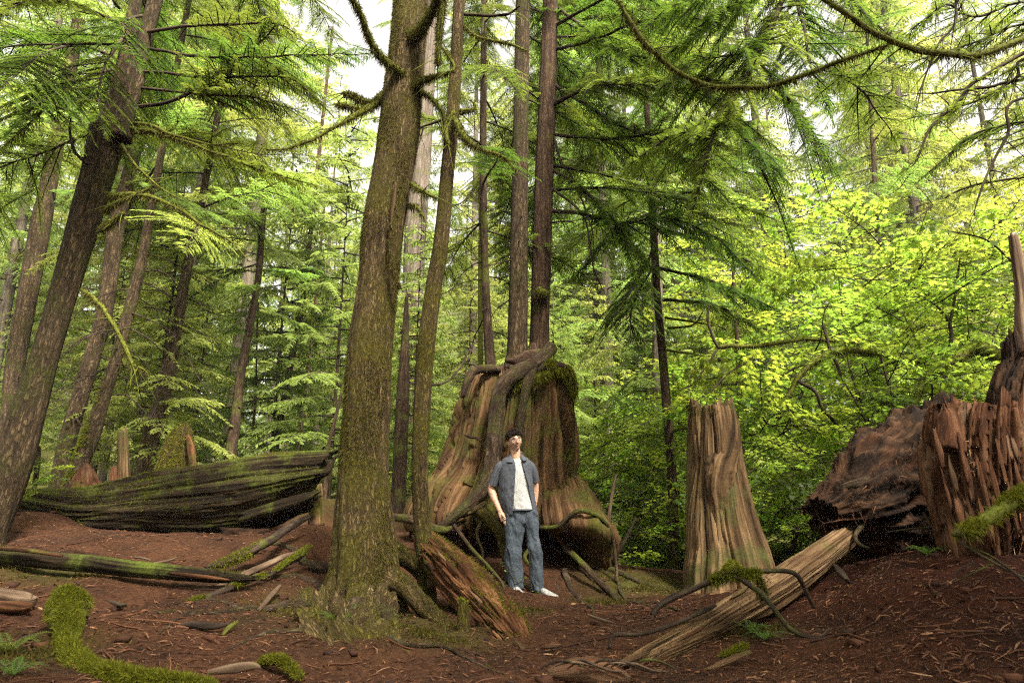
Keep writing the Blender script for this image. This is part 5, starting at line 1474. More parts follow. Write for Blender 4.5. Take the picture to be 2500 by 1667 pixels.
log_part(t, 'wood', [(500, 1385, 6.2, 10), (545, 1372, 6.3, 18), (600, 1350, 6.6, 22), (660, 1318, 7.0, 20), (720, 1280, 7.6, 18), (754, 1262, 8, 10)], 'limb', 16, ridges(5, .08, 2, .08), (.02, .02), 61.0, moss=2500, mlen=.03, mmask=lambda p, nn: (p[:, 0] < at(650, 1320, 7)[0]) * (p[:, 0] > at(540, 1320, 6.4)[0]) + 0.)
t = thing('fallen_log', 'long split grey slab of wood lying between the mossy sticks', 'log', at(600, 1420, 6.1))
log_part(t, 'wood', [(450, 1470, 5.4, 8), (520, 1440, 5.7, 18), (600, 1400, 6.1, 22), (680, 1365, 6.6, 18), (725, 1345, 7, 8)], 'dead_wood', 18, ridges(4, .2, .8, .14, 3), (.06, .08), 63.0, ell=.55, sub=2)
t = thing('fallen_branch', 'mossy stick in front of the split grey slab, lying nearest the camera', 'branch', at(540, 1445, 5.6))
log_part(t, 'wood', [(455, 1472, 5.3, 12), (500, 1458, 5.4, 16), (560, 1435, 5.6, 14), (625, 1412, 5.8, 8), (660, 1395, 6, 5)], 'limb', 12, None, (.01, .02), 65.0, moss=3000, mlen=.028)
t = thing('fallen_branch', 'short mossy stick pointing up toward the thick mossy tree', 'branch', at(700, 1375, 6.4))
log_part(t, 'wood', [(640, 1412, 6.0, 8), (670, 1396, 6.1, 10), (700, 1375, 6.4, 14), (735, 1350, 6.7, 16), (756, 1332, 6.9, 8)], 'limb', 12, None, (.01, .02), 67.0, moss=2500, mlen=.028)
t = thing('fallen_branch', 'bare grey stick lying below the mossy tree root at left of it', 'branch', at(660, 1455, 5.8))
log_part(t, 'wood', [(630, 1490, 5.2, 8), (655, 1460, 5.5, 12), (685, 1430, 5.8, 9)], 'dead_wood', 10, None, (.01, .02), 69.0)
t = thing('fallen_branch', 'pale lichened twig lying above the thin rotting log', 'branch', at(380, 1372, 6.4))
for i, q in enumerate(([(330, 1360, 6.6, 6), (350, 1362, 6.5, 6), (368, 1368, 6.4, 3)], [(355, 1378, 6.2, 4), (390, 1372, 6.3, 6), (415, 1366, 6.4, 5), (430, 1360, 6.5, 3)])):
    root(t, q, 'dead_wood', 71.0 + i, n=7, name='twig')
t = thing('mossy_branch', 'bright green mossy curved limb in the left foreground', 'branch', at(190, 1580, 4.0))
o, V, F = log_part(t, 'wood', [(205, 1505, 4.4, 14), (190, 1480, 4.42, 48), (155, 1462, 4.4, 66), (148, 1500, 4.3, 62), (165, 1545, 4.15, 50), (158, 1590, 4.0, 50), (180, 1625, 3.8, 58), (250, 1650, 3.65, 54), (340, 1662, 3.55, 46), (430, 1672, 3.5, 40), (520, 1680, 3.5, 30)], 'mossy_limb', 30, lambda bk, th, s, u: .38 * fbm(np.stack([np.cos(th) * 1.1, np.sin(th) * 1.1, s * 5], -1), 3), (0, 0), 73.0, sub=2, moss=34000, mlen=.024, mmask=lambda p, nn: np.clip(.55 + vnoise(p * 9) * 1.2 + nn[:, 2] * .8, 0, 1))
V2, F2, T2 = tufts(V, F, 5000, .045, rg_(131), lambda p, nn: np.clip(nn[:, 2] + vnoise(p * 7), 0, 1), droop=1.4, width=.16)
MB().add(V2, F2, 0, tint=T2).build('hanging_moss', M['moss'], t, kind='stuff', smooth=False)
t = thing('fallen_log', 'sawn-off stub of log with two rounded pieces at the left edge', 'log', at(40, 1470, 4.9))
log_part(t, 'wood', [(-60, 1440, 5.0, 30), (0, 1452, 4.9, 32), (50, 1462, 4.85, 36), (78, 1468, 4.82, 30)], 'dead_wood', 20, None, (.0, .02), 75.0)
log_part(t, 'wood', [(-60, 1480, 4.8, 26), (10, 1484, 4.75, 28), (60, 1484, 4.72, 26), (76, 1482, 4.7, 14)], 'rot_log', 18, None, (.0, .02), 76.0)
t = thing('fallen_log', 'crumbling orange-brown rotten log sloping down beside the mossy tree', 'log', at(1160, 1500, 5.6))
def split_d0(bk, th, s, u):
    sp = th + .2 * vnoise(np.stack([np.cos(th) * 2, np.sin(th) * 2, s * .9], -1))
    cr = 1 - np.exp(-np.abs(vnoise(np.stack([np.cos(sp) * 4, np.sin(sp) * 4, s * .6 + 3], -1))) / .14)
    return .2 * (cr - .8) + np.floor(3 * vnoise(np.stack([np.cos(sp) * 5 + 3, np.sin(sp) * 5, s * 1.3], -1))) * .03 + blocks(34, 2.2, .09, 4.0)(bk, th, s, u) + .08 * fbm(np.stack([np.cos(sp) * 9, np.sin(sp) * 9, s * 4], -1), 4)


RL = [(1030, 1310, 6.5, 46), (1070, 1360, 6.25, 84), (1120, 1415, 6.0, 104), (1180, 1475, 5.7, 112), (1230, 1530, 5.4, 108), (1265, 1570, 5.2, 84), (1285, 1590, 5.1, 50)]
o, V, F = log_part(t, 'wood', RL, 'rot_log', 180, lambda bk, th, s, u: split_d0(bk, th, s * 1.7, u), (.05, .1), 81.0, sub=3, moss=9000, mlen=.03, mmask=lambda p, nn: ((p[:, 1] < 5.35) * (nn[:, 0] > -.2) * .9 + (nn[:, 2] > .35) * (nn[:, 0] > 0) * .7 + .03) * (vnoise(p * 5) > -.3))
rs = rg_(140)
for i in range(22):
    u = rs.random()
    k = u * 5
    a = np.array(RL[int(k)]) * (1 - k % 1) + np.array(RL[int(k) + 1]) * (k % 1)
    off = rs.uniform(-.42, .1) * a[3]
    x, y = a[0] + off * .8, a[1] - off * .7
    l = rs.uniform(18, 50)
    log_part(t, 'chip', [(x, y, a[2] - .34, 3), (x + l * .5, y + l * .52, a[2] - .40, rs.uniform(5, 11)), (x + l, y + l * 1.05, a[2] - .42, 3)], ('rot_log', 'red_rot', 'pale_log')[i % 3], 6, ridges(2, .2, 1, .2, i), (.01, .02), 83.0 + i, k=3, ell=.5)
t = thing('tree_stump', 'knee-high mossy stub post leaning on the crumbling rotten log', 'stump', at(1130, 1570, 5.2))
V, F, B = tube(*rows_path([(1585, 1108, 1156), (1560, 1114, 1150), (1510, 1117, 1146), (1472, 1118, 1144), (1466, 1120, 1143)], 5.2, 6), 20, ridges(5, .1), 2.0, jag=(0, .03))
o = MB().add(V, F, 0, B).build('wood', M['mossy_bark'], t)
V2, F2, T2 = tufts(V, F, 1200, .022, rg_(141), lambda p, nn: (nn[:, 2] > .3) + .2 * (vnoise(p * 8) > 0))
MB().add(V2, F2, 0, tint=T2).build('moss', M['moss'], o, kind='stuff', smooth=False)

# pale broken log in the right foreground
t = thing('fallen_log', 'pale splintered log lying up the red slope in the right foreground', 'log', at(1800, 1520, 4.9))
def split_d(bk, th, s, u):
    sp = th + .12 * vnoise(np.stack([np.cos(th) * 2, np.sin(th) * 2, s * .7], -1))
    cr = 1 - np.exp(-np.abs(vnoise(np.stack([np.cos(sp) * 4.5, np.sin(sp) * 4.5, s * .35 + 3], -1))) / .12)
    pl = np.floor(3 * vnoise(np.stack([np.cos(sp) * 4 + 3, np.sin(sp) * 4, s * .6], -1))) * .06
    return .26 * (cr - .8) + pl + .07 * fbm(np.stack([np.cos(sp) * 16, np.sin(sp) * 16, s * 1.8], -1), 3)


PL = [(1525, 1632, 4.25, 34), (1600, 1602, 4.4, 56), (1700, 1550, 4.7, 72), (1800, 1492, 5.0, 78), (1890, 1436, 5.35, 76), (1970, 1380, 5.7, 64), (2030, 1336, 5.95, 56), (2075, 1304, 6.2, 50), (2115, 1278, 6.45, 40)]
o, V, F = log_part(t, 'wood', PL, 'pale_log', 150, split_d, (.22, .16), 91.0, sub=3, moss=1200, mmat='moss_dim')
rs = rg_(142)
for i in range(20):
    k = rs.uniform(.3, 5.2)
    a, bq = np.array(PL[int(k)]), np.array(PL[int(k) + 1])
    c = a * (1 - k % 1) + bq * (k % 1)
    dv = (bq - a) / np.linalg.norm((bq - a)[:2])
    off = rs.uniform(-.5, .35) * c[3]
    x, y, Yc = c[0] + off * .45, c[1] + off * .85, c[2] - .11 + .05 * abs(off) / c[3]
    l = rs.uniform(40, 110)
    w_ = rs.uniform(5, 14)
    log_part(t, 'splinter', [(x - dv[0] * l * .5, y - dv[1] * l * .5, Yc - dv[2] * l * .5, 3), (x, y, Yc, w_), (x + dv[0] * l * .5, y + dv[1] * l * .5, Yc + dv[2] * l * .5, 4)], ('pale_log', 'snag_wood', 'rot_log')[i % 3], 7, ridges(3, .2, .6, .2, i), (.03, .05), 93.0 + i, k=4, ell=.45)
t = thing('fallen_branch', 'dark forked limb arching over the pale splintered log, moss at its fork', 'branch', at(1780, 1460, 4.8))
LB = [(1595, 1500, 4.6, 16), (1615, 1475, 4.6, 15), (1660, 1450, 4.6, 15), (1720, 1425, 4.6, 14), (1760, 1406, 4.6, 15), (1800, 1396, 4.6, 15), (1860, 1394, 4.65, 12), (1910, 1392, 4.7, 11), (1945, 1402, 4.7, 11), (1965, 1440, 4.75, 10), (1985, 1485, 4.8, 7)]
root(t, LB, 'limb', 101.0, n=12, name='stem')
root(t, [(1790, 1398, 4.6, 15), (1825, 1425, 4.55, 13), (1860, 1450, 4.5, 13), (1890, 1485, 4.45, 12), (1925, 1530, 4.4, 11), (1965, 1552, 4.35, 11), (2005, 1553, 4.35, 9), (2025, 1535, 4.35, 6)], 'limb', 102.0, n=12, name='stem')
Pm, rm_ = px_path([(1735, 1418, 4.6, 16), (1770, 1402, 4.6, 20), (1800, 1396, 4.6, 22), (1830, 1400, 4.58, 18), (1855, 1394, 4.6, 13)], 6)
V, F, B = tube(Pm, rm_, 12)
V2, F2, T2 = tufts(V, F, 4000, .03, rg_(143), droop=1.0, width=.16)
MB().add(V2, F2, 0, tint=T2).build('moss', M['moss'], t, kind='stuff', smooth=False)
Pm, rm_ = px_path([(1855, 1408, 4.6, 8), (1860, 1440, 4.6, 16), (1868, 1455, 4.6, 10)], 6)
V, F, B = tube(Pm, rm_, 10)
V2, F2, T2 = tufts(V, F, 900, .035, rg_(144), droop=1.6, width=.16)
MB().add(V2, F2, 0, tint=T2).build('moss', M['moss_dim'], t, kind='stuff', smooth=False)
t = thing('fallen_branch', 'low grey root-like stick arching left of the pale splintered log', 'branch', at(1560, 1540, 4.7))
root(t, [(1490, 1580, 4.6, 8), (1495, 1555, 4.6, 9), (1515, 1548, 4.6, 10), (1570, 1548, 4.6, 9), (1640, 1525, 4.6, 10), (1720, 1490, 4.7, 10), (1745, 1478, 4.8, 8)], 'limb', 103.0, n=10, name='stem')
t = thing('fallen_branch', 'dark stub of branch lying right of the upper end of the pale log', 'branch', at(2055, 1400, 5.4))
root(t, [(2040, 1380, 5.5, 10), (2055, 1400, 5.4, 18), (2072, 1420, 5.3, 10)], 'limb', 104.0, n=10, name='stem')
t = thing('fallen_branch', 'mossy short stick with a split plank below the pale log', 'branch', at(1790, 1600, 4.1))
log_part(t, 'wood', [(1760, 1605, 4.05, 8), (1790, 1592, 4.1, 14), (1822, 1575, 4.15, 8)], 'limb', 10, None, (0, 0), 105.0, moss=1500)
log_part(t, 'plank', [(1730, 1632, 3.95, 8), (1780, 1612, 4.0, 16), (1832, 1592, 4.1, 8)], 'pale_log', 10, ridges(3, .2, 1, .1), (.05, .05), 106.0, ell=.4)
t = thing('wood_mound', 'low mound of red crumbled wood with twigs at the bottom centre', 'rotten wood', at(1420, 1640, 4.0))
o, V, F = log_part(t, 'wood', [(1350, 1650, 4.1, 40), (1400, 1645, 4.05, 66), (1470, 1650, 4.0, 74), (1540, 1662, 4.0, 30)], 'red_rot', 40, lambda bk, th, s, u: .2 * fbm(bk * 7, 4), (.05, .05), 107.0, sub=3)
for i in range(9):
    x = 1330 + i * 26
    root(t, [(x, 1625 + 4 * (i % 3), 3.95, 3), (x + 35, 1612 + 8 * (i % 2), 3.9, 6), (x + 80, 1618 + 6 * (i % 4), 3.9, 5), (x + 120, 1640, 3.9, 3)], ('limb', 'dead_wood')[i % 2], 108.0 + i, n=6, name='twig')
for i, (pts, lab) in enumerate((([(505, 1640, 3.75, 10), (560, 1632, 3.75, 22), (610, 1625, 3.75, 18), (632, 1628, 3.75, 6)], 'grey bark-covered stick at the bottom edge below the mossy clump'),
                                ([(410, 1535, 4.5, 6), (460, 1526, 4.5, 16), (520, 1530, 4.45, 14), (560, 1524, 4.5, 5)], 'dark surfacing root in the middle of the left clearing'),
                                ([(545, 1550, 4.4, 6), (560, 1530, 4.45, 12), (580, 1515, 4.5, 7)], 'short stick with a mossy tip in the left clearing'),
                                ([(268, 1465, 5.0, 6), (290, 1472, 4.95, 12), (308, 1475, 4.9, 6)], 'small dark chunk of wood behind the bright mossy limb'),
                                ([(1318, 1584, 4.6, 6), (1345, 1580, 4.6, 13), (1370, 1578, 4.6, 6)], 'small red stick lying below the end of the rotten log'),
                                ([(1440, 1500, 5.5, 4), (1470, 1512, 5.4, 8), (1500, 1520, 5.3, 4)], 'pale twig lying on the path right of the person'))):
    t = thing('fallen_stick', lab, 'stick', at(*pts[1][:3]))
    root(t, pts, ('dead_wood', 'limb', 'mossy_limb', 'limb', 'red_rot', 'dead_wood')[i], 120.0 + i, n=10, name='stem')
t = thing('fallen_branch', 'mossy stick end under the hanging moss left of bottom centre', 'branch', at(690, 1620, 3.9))
log_part(t, 'wood', [(640, 1615, 4.0, 18), (675, 1612, 3.95, 22), (705, 1628, 3.9, 16), (735, 1655, 3.8, 6)], 'limb', 12, None, (.02, .02), 130.0, moss=3500)
t = thing('fallen_branch', 'long straight mossy stick running up to the foot of the mossy tree', 'branch', at(640, 1590, 4.3))
log_part(t, 'wood', [(520, 1640, 3.9, 6), (600, 1605, 4.2, 12), (680, 1565, 4.6, 13), (740, 1530, 5, 8)], 'limb', 10, None, (0, 0), 131.0, moss=500)

# far snags behind the great log
t = thing('broken_snag', 'pinkish bare broken snag standing behind the great log at left', 'snag', at(300, 1175, 12.5))
V, F, B = tube(*rows_path([(1200, 286, 318), (1150, 289, 315), (1090, 289, 312), (1060, 288, 311), (1050, 290, 309)], 12.5, 6), 18, ridges(5, .12, 1, .1), 4.0, jag=(0, .16))
MB().add(V, F, 0, B).build('wood', M['snag_wood'], t)
t = thing('tree_stump', 'moss-covered broken stump peeping over the great log', 'stump', at(430, 1150, 12.0))
V, F, B = tube(*rows_path([(1170, 384, 466), (1120, 398, 468), (1080, 412, 470), (1055, 422, 468), (1042, 430, 462)], 12.0, 10), 80, add_sum(ridges(7, .16, 1, .14), blocks(20, 2.5, .07, 2.0)), 5.0, jag=(0, .25), hollow=.3)
o = MB().add(V, F, 0, B).build('wood', M['mossy_bark'], t)
log_part(t, 'slab', [(470, 1150, 11.7, 14), (466, 1100, 11.75, 16), (458, 1062, 11.8, 8)], 'rot_log', 14, ridges(4, .3, 1.5, .3, 3), (.05, .08), 6.0, ell=.6)
V2, F2, T2 = tufts(V, F, 8000, .05, rg_(145), lambda p, nn: (nn[:, 0] < .6) + 0., droop=1.0)
MB().add(V2, F2, 0, tint=T2).build('moss', M['moss'], o, kind='stuff', smooth=False)
t = thing('tree_stump', 'small red crumbling stump behind the left part of the great log', 'stump', at(212, 1185, 11.5))
V, F, B = tube(*rows_path([(1200, 180, 240), (1170, 186, 232), (1145, 198, 222), (1132, 205, 214)], 11.5, 12), 70, add_sum(ridges(6, .25, 1, .25), blocks(18, 5, .12, 2.0)), 6.0, jag=(.05, .12))
MB().add(V, F, 0, B).build('wood', M['red_rot'], t)
t = thing('tree_stump', 'low dark jagged stub left of the pinkish snag', 'stump', at(275, 1165, 12.2))
V, F, B = tube(*rows_path([(1200, 266, 288), (1160, 268, 286), (1140, 274, 284)], 12.2, 6), 14, ridges(4, .2), 7.0, jag=(0, .1))
MB().add(V, F, 0, B).build('wood', M['red_rot'], t)
t = thing('fallen_stick', 'dark straight dead pole leaning right of the tall pale snag', 'stick', at(1940, 1340, 9.0))
root(t, [(1933, 1345, 9.0, 11), (1950, 1290, 9.0, 10), (1970, 1240, 9, 9), (1982, 1218, 9, 6)], 'dark_bark', 133.0, n=9, name='stem')
t = thing('fallen_log', 'low mossy log in the ferns behind the tall pale snag', 'log', at(1905, 1350, 9.6))
log_part(t, 'wood', [(1860, 1352, 9.8, 16), (1900, 1352, 9.7, 26), (1945, 1356, 9.6, 14)], 'mossy_limb', 14, None, (.02, .02), 134.0, moss=1500, mlen=.05)
t = thing('dead_sapling', 'pale dead broken stem standing in the green right of the big stump', 'sapling', at(1490, 1290, 10.5))
root(t, [(1484, 1290, 10.5, 9), (1490, 1230, 10.5, 8), (1500, 1180, 10.5, 8), (1505, 1158, 10.5, 4)], 'dead_wood', 135.0, n=9, name='stem')
t = thing('dead_sapling', 'dark leaning stick in the ferns right of the stump lip', 'sapling', at(1520, 1330, 9.6))
root(t, [(1512, 1345, 9.6, 8), (1530, 1310, 9.6, 8), (1552, 1265, 9.6, 5)], 'limb', 136.0, n=9, name='stem')
t = thing('tree_stump', 'short black stub poking up behind the black root mass', 'stump', at(2245, 1080, 7.4))
V, F, B = tube(*rows_path([(1110, 2228, 2268), (1070, 2232, 2266), (1045, 2236, 2258), (1034, 2238, 2250)], 7.4, 6), 18, ridges(5, .2), 8.0, jag=(0, .08))
MB().add(V, F, 0, B).build('wood', M['black_rot'], t)

# hairy mound of moss over the roots in front of the mossy tree
t = thing('moss_mound', 'hairy pale green mound of moss over roots in front of the mossy tree', 'moss', at(850, 1580, 5.0))
V, F, B = patch([[(700, 1470, 6.2), (800, 1475, 5.9), (900, 1470, 5.85), (990, 1480, 6.0)], [(690, 1540, 5.5), (790, 1500, 5.3), (890, 1500, 5.2), (985, 1530, 5.5)], [(680, 1600, 4.9), (780, 1560, 4.75), (880, 1555, 4.7), (970, 1590, 4.9)], [(690, 1690, 4.4), (790, 1675, 4.35), (880, 1675, 4.35), (960, 1690, 4.4)]], 60, 60, .05, .22, 11)
MB().add(V, F, 0, B).build('soil', M['mossy_bark'], t)
V2, F2, T2 = tufts(V, F, 9000, .032, rg_(151), lambda p, nn: np.clip(vnoise(p * 4) * 2 + .3, 0, 1), droop=1.8, width=.11, up=0)
MB().add(V2, F2, 0, tint=T2).build('hanging_moss', M['lichen_moss'], t, kind='stuff', smooth=False)
V2, F2, T2 = tufts(V, F, 9000, .02, rg_(152), droop=1.2, width=.22)
MB().add(V2, F2, 0, tint=T2).build('moss', M['moss_dim'], t, kind='stuff', smooth=False)
for i, q in enumerate(([(870, 1470, 5.4, 30), (850, 1520, 5.1, 26), (815, 1570, 4.8, 22), (790, 1630, 4.4, 12)], [(930, 1480, 5.4, 22), (950, 1530, 5.1, 20), (945, 1580, 4.8, 14), (925, 1620, 4.6, 8)], [(800, 1490, 5.4, 20), (750, 1540, 5.0, 18), (715, 1600, 4.7, 10)])):
    root(t, q, 'root_bark', 160.0 + i, moss=900, n=16)
for i, (x, y, Yq, l) in enumerate(((820, 1660, 4.2, 30), (1000, 1580, 4.8, 40), (960, 1610, 4.6, 34))):
    root(t, [(x, y, Yq, 5), (x + l * .4, y - 20, Yq - .03, 7), (x + l, y + 14, Yq - .1, 4)], 'limb', 170.0 + i, n=8, name='twig')
# ------------------------------------------------------------------ vine maples, ferns and seedlings
def leaf_shape(lobes=7, base=.3):
    a0, pts = R(-120), []
    for i in range(lobes):
        f = i / (lobes - 1)
        an = a0 + f * R(240)
        rr = 1.0 if i == lobes // 2 else (.94 if abs(i - lobes // 2) == 1 else (.78 if abs(i - lobes // 2) == 2 else .5))
        pts.append((rr * math.cos(an), rr * math.sin(an)))
        if i < lobes - 1:
            an2 = an + R(120) / (lobes - 1)
            pts.append((.58 * rr * math.cos(an2), .58 * rr * math.sin(an2)))
    pts.append((-.08, 0))
    return np.array(pts)


LS = leaf_shape()
LSc = np.concatenate([[[.12, 0]], LS])
_n = len(LS)
LFan = np.stack([np.zeros(_n, int), 1 + np.arange(_n), 1 + (np.arange(_n) + 1) % _n], -1)


def put_leaves(C, D, Nn, size, rng):
    """Lobed leaves at points C pointing along D with upper side Nn."""
    X = unit(D)
    Z = unit(Nn - X * (Nn * X).sum(-1, keepdims=True))
    Y = np.cross(Z, X)
    q = LSc[None] * size[:, None, None]
    dz = -.22 * (q[..., 0] ** 2 + q[..., 1] ** 2) / size[:, None] + .12 * np.abs(q[..., 1])
    V = C[:, None] + X[:, None] * q[..., :1] + Y[:, None] * q[..., 1:] + Z[:, None] * dz[..., None]
    k = np.arange(len(C))[:, None, None] * len(LSc)
    return V.reshape(-1, 3), (LFan[None] + k).reshape(-1, 3), np.repeat(rng.random(len(C)), len(LSc))


def spray_mesh(name, seed, L=.9, pairs=7, size=(.035, .06), tilt=.35, matn='maple'):
    """A twig with paired side shoots that carry flat tiers of lobed leaves."""
    rng = np.random.default_rng(seed)
    mb = MB()
    s = np.linspace(0, 1, 8)
    P = np.stack([L * s, .08 * np.sin(s * 4 + seed), .12 * s - .15 * s * s], -1)
    V, F, B = tube(P, np.linspace(.008, .002, 8), 5)
    mb.add(V, F, 1, B)
    C, D = [], []
    for k in range(pairs):
        u = .2 + .8 * k / (pairs - 1)
        p = np.array([np.interp(u, s, P[:, i]) for i in range(3)])
        for sg in (-1, 1):
            d = unit(np.array([.7, sg * .75, rng.normal(0, .12)]))
            l = .34 * L * (1.15 - .7 * u) * rng.uniform(.7, 1.2)
            V, F, B = tube(np.stack([p, p + d * l * .5 + [0, 0, .01], p + d * l]), [.003, .002, .0012], 3, caps=(False, False))
            mb.add(V, F, 1, B)
            for v in np.linspace(.35, 1, 4):
                for s2 in ((-1, 1) if v < 1 else (0,)):
                    C.append(p + d * l * v + [0, 0, rng.normal(0, .02)])
                    sd = np.array([-d[1], d[0], 0]) * s2
                    D.append(unit(d * (.5 if s2 else 1) + sd + rng.normal(0, .25, 3)))
    C, D = np.array(C), np.array(D)
    Nn = np.array([0, 0, 1.]) + rng.normal(0, tilt, (len(C), 3))
    V, F, T = put_leaves(C + D * .02, D, Nn, rng.uniform(*size, len(C)), rng)
    mb.add(V, F, 0, tint=T)
    return mb.mesh(name, [M[matn], M['limb']], smooth=False)


SPRAY = [spray_mesh('leafy_branch', 300 + i, L=.8 + .12 * i) for i in range(5)]
LEAF1 = MB()
V, F, T = put_leaves(np.zeros((1, 3)), np.array([[1., 0, 0]]), np.array([[0, 0, 1.]]), np.array([1.0]), rg_(1))
LEAFM = LEAF1.add(V, F, tint=.6).mesh('leaf', [M['maple']], smooth=False)


def shrub(name, label, base, centres, n, rng, sc=(.8, 1.3), stems=True, meshes=None, group=None, cat='shrub', rad=(1, 1, .8)):
    t = thing(name, label, cat, base, group)
    o = np.array(t['_o'])
    meshes = meshes or SPRAY
    for ci, (c, rr) in enumerate(centres):
        c = np.array(c)
        if stems:
            mid = o * .45 + c * .55 + np.array([rng.normal(0, .25), rng.normal(0, .2), .35])
            P = spline([o + [0, 0, -.1], o * .75 + mid * .25 + [0, 0, .3], mid, c], 6)
            V, F, B = tube(P, np.linspace(.024, .007, len(P)), 7, lambda bk, th, s, u: .15 * fbm(bk * 20, 2), ci)
            MB().add(V, F, 0, B).build('stem', M['limb'], t)
        for k in range(n):
            v = unit(rng.normal(0, 1, 3)) * rng.random() ** .45 * rr * np.array(rad)
            p = c + v
            if p[2] < gz(p[0], p[1]) + .1:
                continue
            az = math.atan2(v[1], v[0]) + rng.normal(0, .7)
            Mx = Matrix.Translation(Vector(p - o)) @ Matrix.Rotation(az, 4, 'Z') @ Matrix.Rotation(rng.normal(.05, .3), 4, 'Y') @ Matrix.Rotation(rng.normal(0, .35), 4, 'X') @ Matrix.Scale(rng.uniform(*sc), 4)
            inst(meshes[int(rng.integers(len(meshes)))], 'leafy_branch', t, Mx)
    return t


rng = rg_(400)
G = lambda x, y: (x, y, float(gz(x, y)))
shrub('vine_maple', 'sunlit yellow-green maple towering above the black root mass', G(5.4, 9.6), [((4.6, 9.6, 3.0), 1.1), ((5.6, 9.4, 3.7), 1.2), ((5.0, 9.9, 4.4), .95), ((6.2, 10, 2.6), 1.1)], 34, rng)
shrub('vine_maple', 'yellow-green maple at the right edge above the red rotten stump', G(7.6, 10.2), [((7.2, 10, 3.2), 1.2), ((7.9, 10.4, 4.2), 1.2), ((6.9, 9.8, 4.6), .8), ((8.2, 10, 2.4), 1.1)], 34, rng)
shrub('vine_maple', 'leafy maple thicket right of the tall pale snag, low among dark stems', G(4.1, 9.4), [((3.9, 9.3, 1.4), .9), ((4.7, 9.0, 1.1), .8), ((3.6, 9.8, 2.2), .8), ((5.2, 9.2, 1.7), .9)], 30, rng)
shrub('vine_maple', 'pale maple farther back, its top above the arching mossy limbs', G(5.2, 13.0), [((4.6, 13, 3.6), 1.3), ((6.0, 13.2, 5.2), 1.5), ((5.2, 13.4, 6.2), 1.2), ((6.8, 12.8, 4.2), 1.3), ((3.4, 13, 2.6), 1.1)], 36, rng, sc=(1.0, 1.6))
shrub('vine_maple', 'green maple filling the gap between the tall snag and the dark slim tree', G(3.0, 12.5), [((2.9, 12.5, 1.4), .9), ((3.6, 12.2, 2.0), .9), ((2.4, 12.8, 2.2), .8)], 28, rng)
shrub('vine_maple', 'maple low behind the leaning dead pole, left of the root mass', G(5.0, 11.5), [((4.8, 11.4, .9), .9), ((5.8, 11.2, 1.3), 1.0), ((6.6, 11.4, 1.6), 1.0)], 28, rng)
shrub('green_shrub', 'bright leafy undergrowth just right of the big stump', G(1.9, 12.6), [((1.8, 12.6, .8), .8), ((2.2, 13.0, 1.4), .7), ((1.5, 13.2, 1.5), .7)], 24, rng)
shrub('green_shrub', 'low bright leafy thicket around the foot of the dark slim tree', G(2.7, 10.9), [((1.7, 10.9, .45), .5), ((2.5, 11.0, .7), .6), ((3.2, 10.6, .6), .55), ((1.9, 11.6, 1.1), .6)], 20, rng, sc=(.6, .95))
shrub('green_shrub', 'low bright leafy thicket between the tall pale snag and the root mass', G(4.0, 8.7), [((3.7, 8.7, .7), .5), ((4.3, 8.4, .9), .55), ((4.0, 8.9, 1.3), .6)], 20, rng, sc=(.6, .95))
shrub('green_shrub', 'leafy undergrowth between the mossy trunk and the stump, far behind', G(-1.2, 13.4), [((-1.2, 13.4, 1.3), .7), ((-.7, 13.8, 1.6), .7)], 20, rng)
shrub('maple_seedling', 'small bright sapling at the foot of the big leaner, left edge', tuple(at(85, 1190, 8.0)), [(tuple(at(95, 1110, 8.0)), .16), (tuple(at(85, 1165, 7.9)), .2)], 9, rng, sc=(.25, .4))

# arching mossy maple limbs
t = thing('vine_maple', 'mossy maple trunk arching over beside the red stump at far right', 'shrub', G(7.0, 9.2))
for i, (pts, ms) in enumerate((([(2500, 1010, 9.0, 34), (2470, 930, 9.0, 36), (2448, 882, 9.0, 36), (2415, 858, 9.0, 34), (2380, 850, 9.0, 33), (2345, 868, 9.0, 26), (2310, 888, 8.9, 20), (2265, 915, 8.9, 17), (2242, 960, 8.9, 15), (2225, 1030, 8.9, 12)], 4500),
                               ([(2300, 895, 8.9, 10), (2322, 840, 8.9, 9), (2318, 790, 8.9, 8), (2290, 750, 8.9, 5), (2262, 730, 8.9, 3)], 0), ([(2318, 800, 8.9, 7), (2335, 700, 8.9, 6), (2345, 620, 8.9, 3)], 0),
                               ([(2310, 890, 8.9, 9), (2290, 980, 8.9, 8), (2270, 1040, 8.9, 8), (2255, 1070, 8.9, 5)], 0))):
    limb(t, pts, wood='mossy_limb' if ms else 'limb', name='limb', seed=500 + i, moss=ms, n=12)
t = thing('vine_maple', 'long low mossy limb arching across the maple leaves above the pale snag', 'shrub', G(3.6, 9.0))
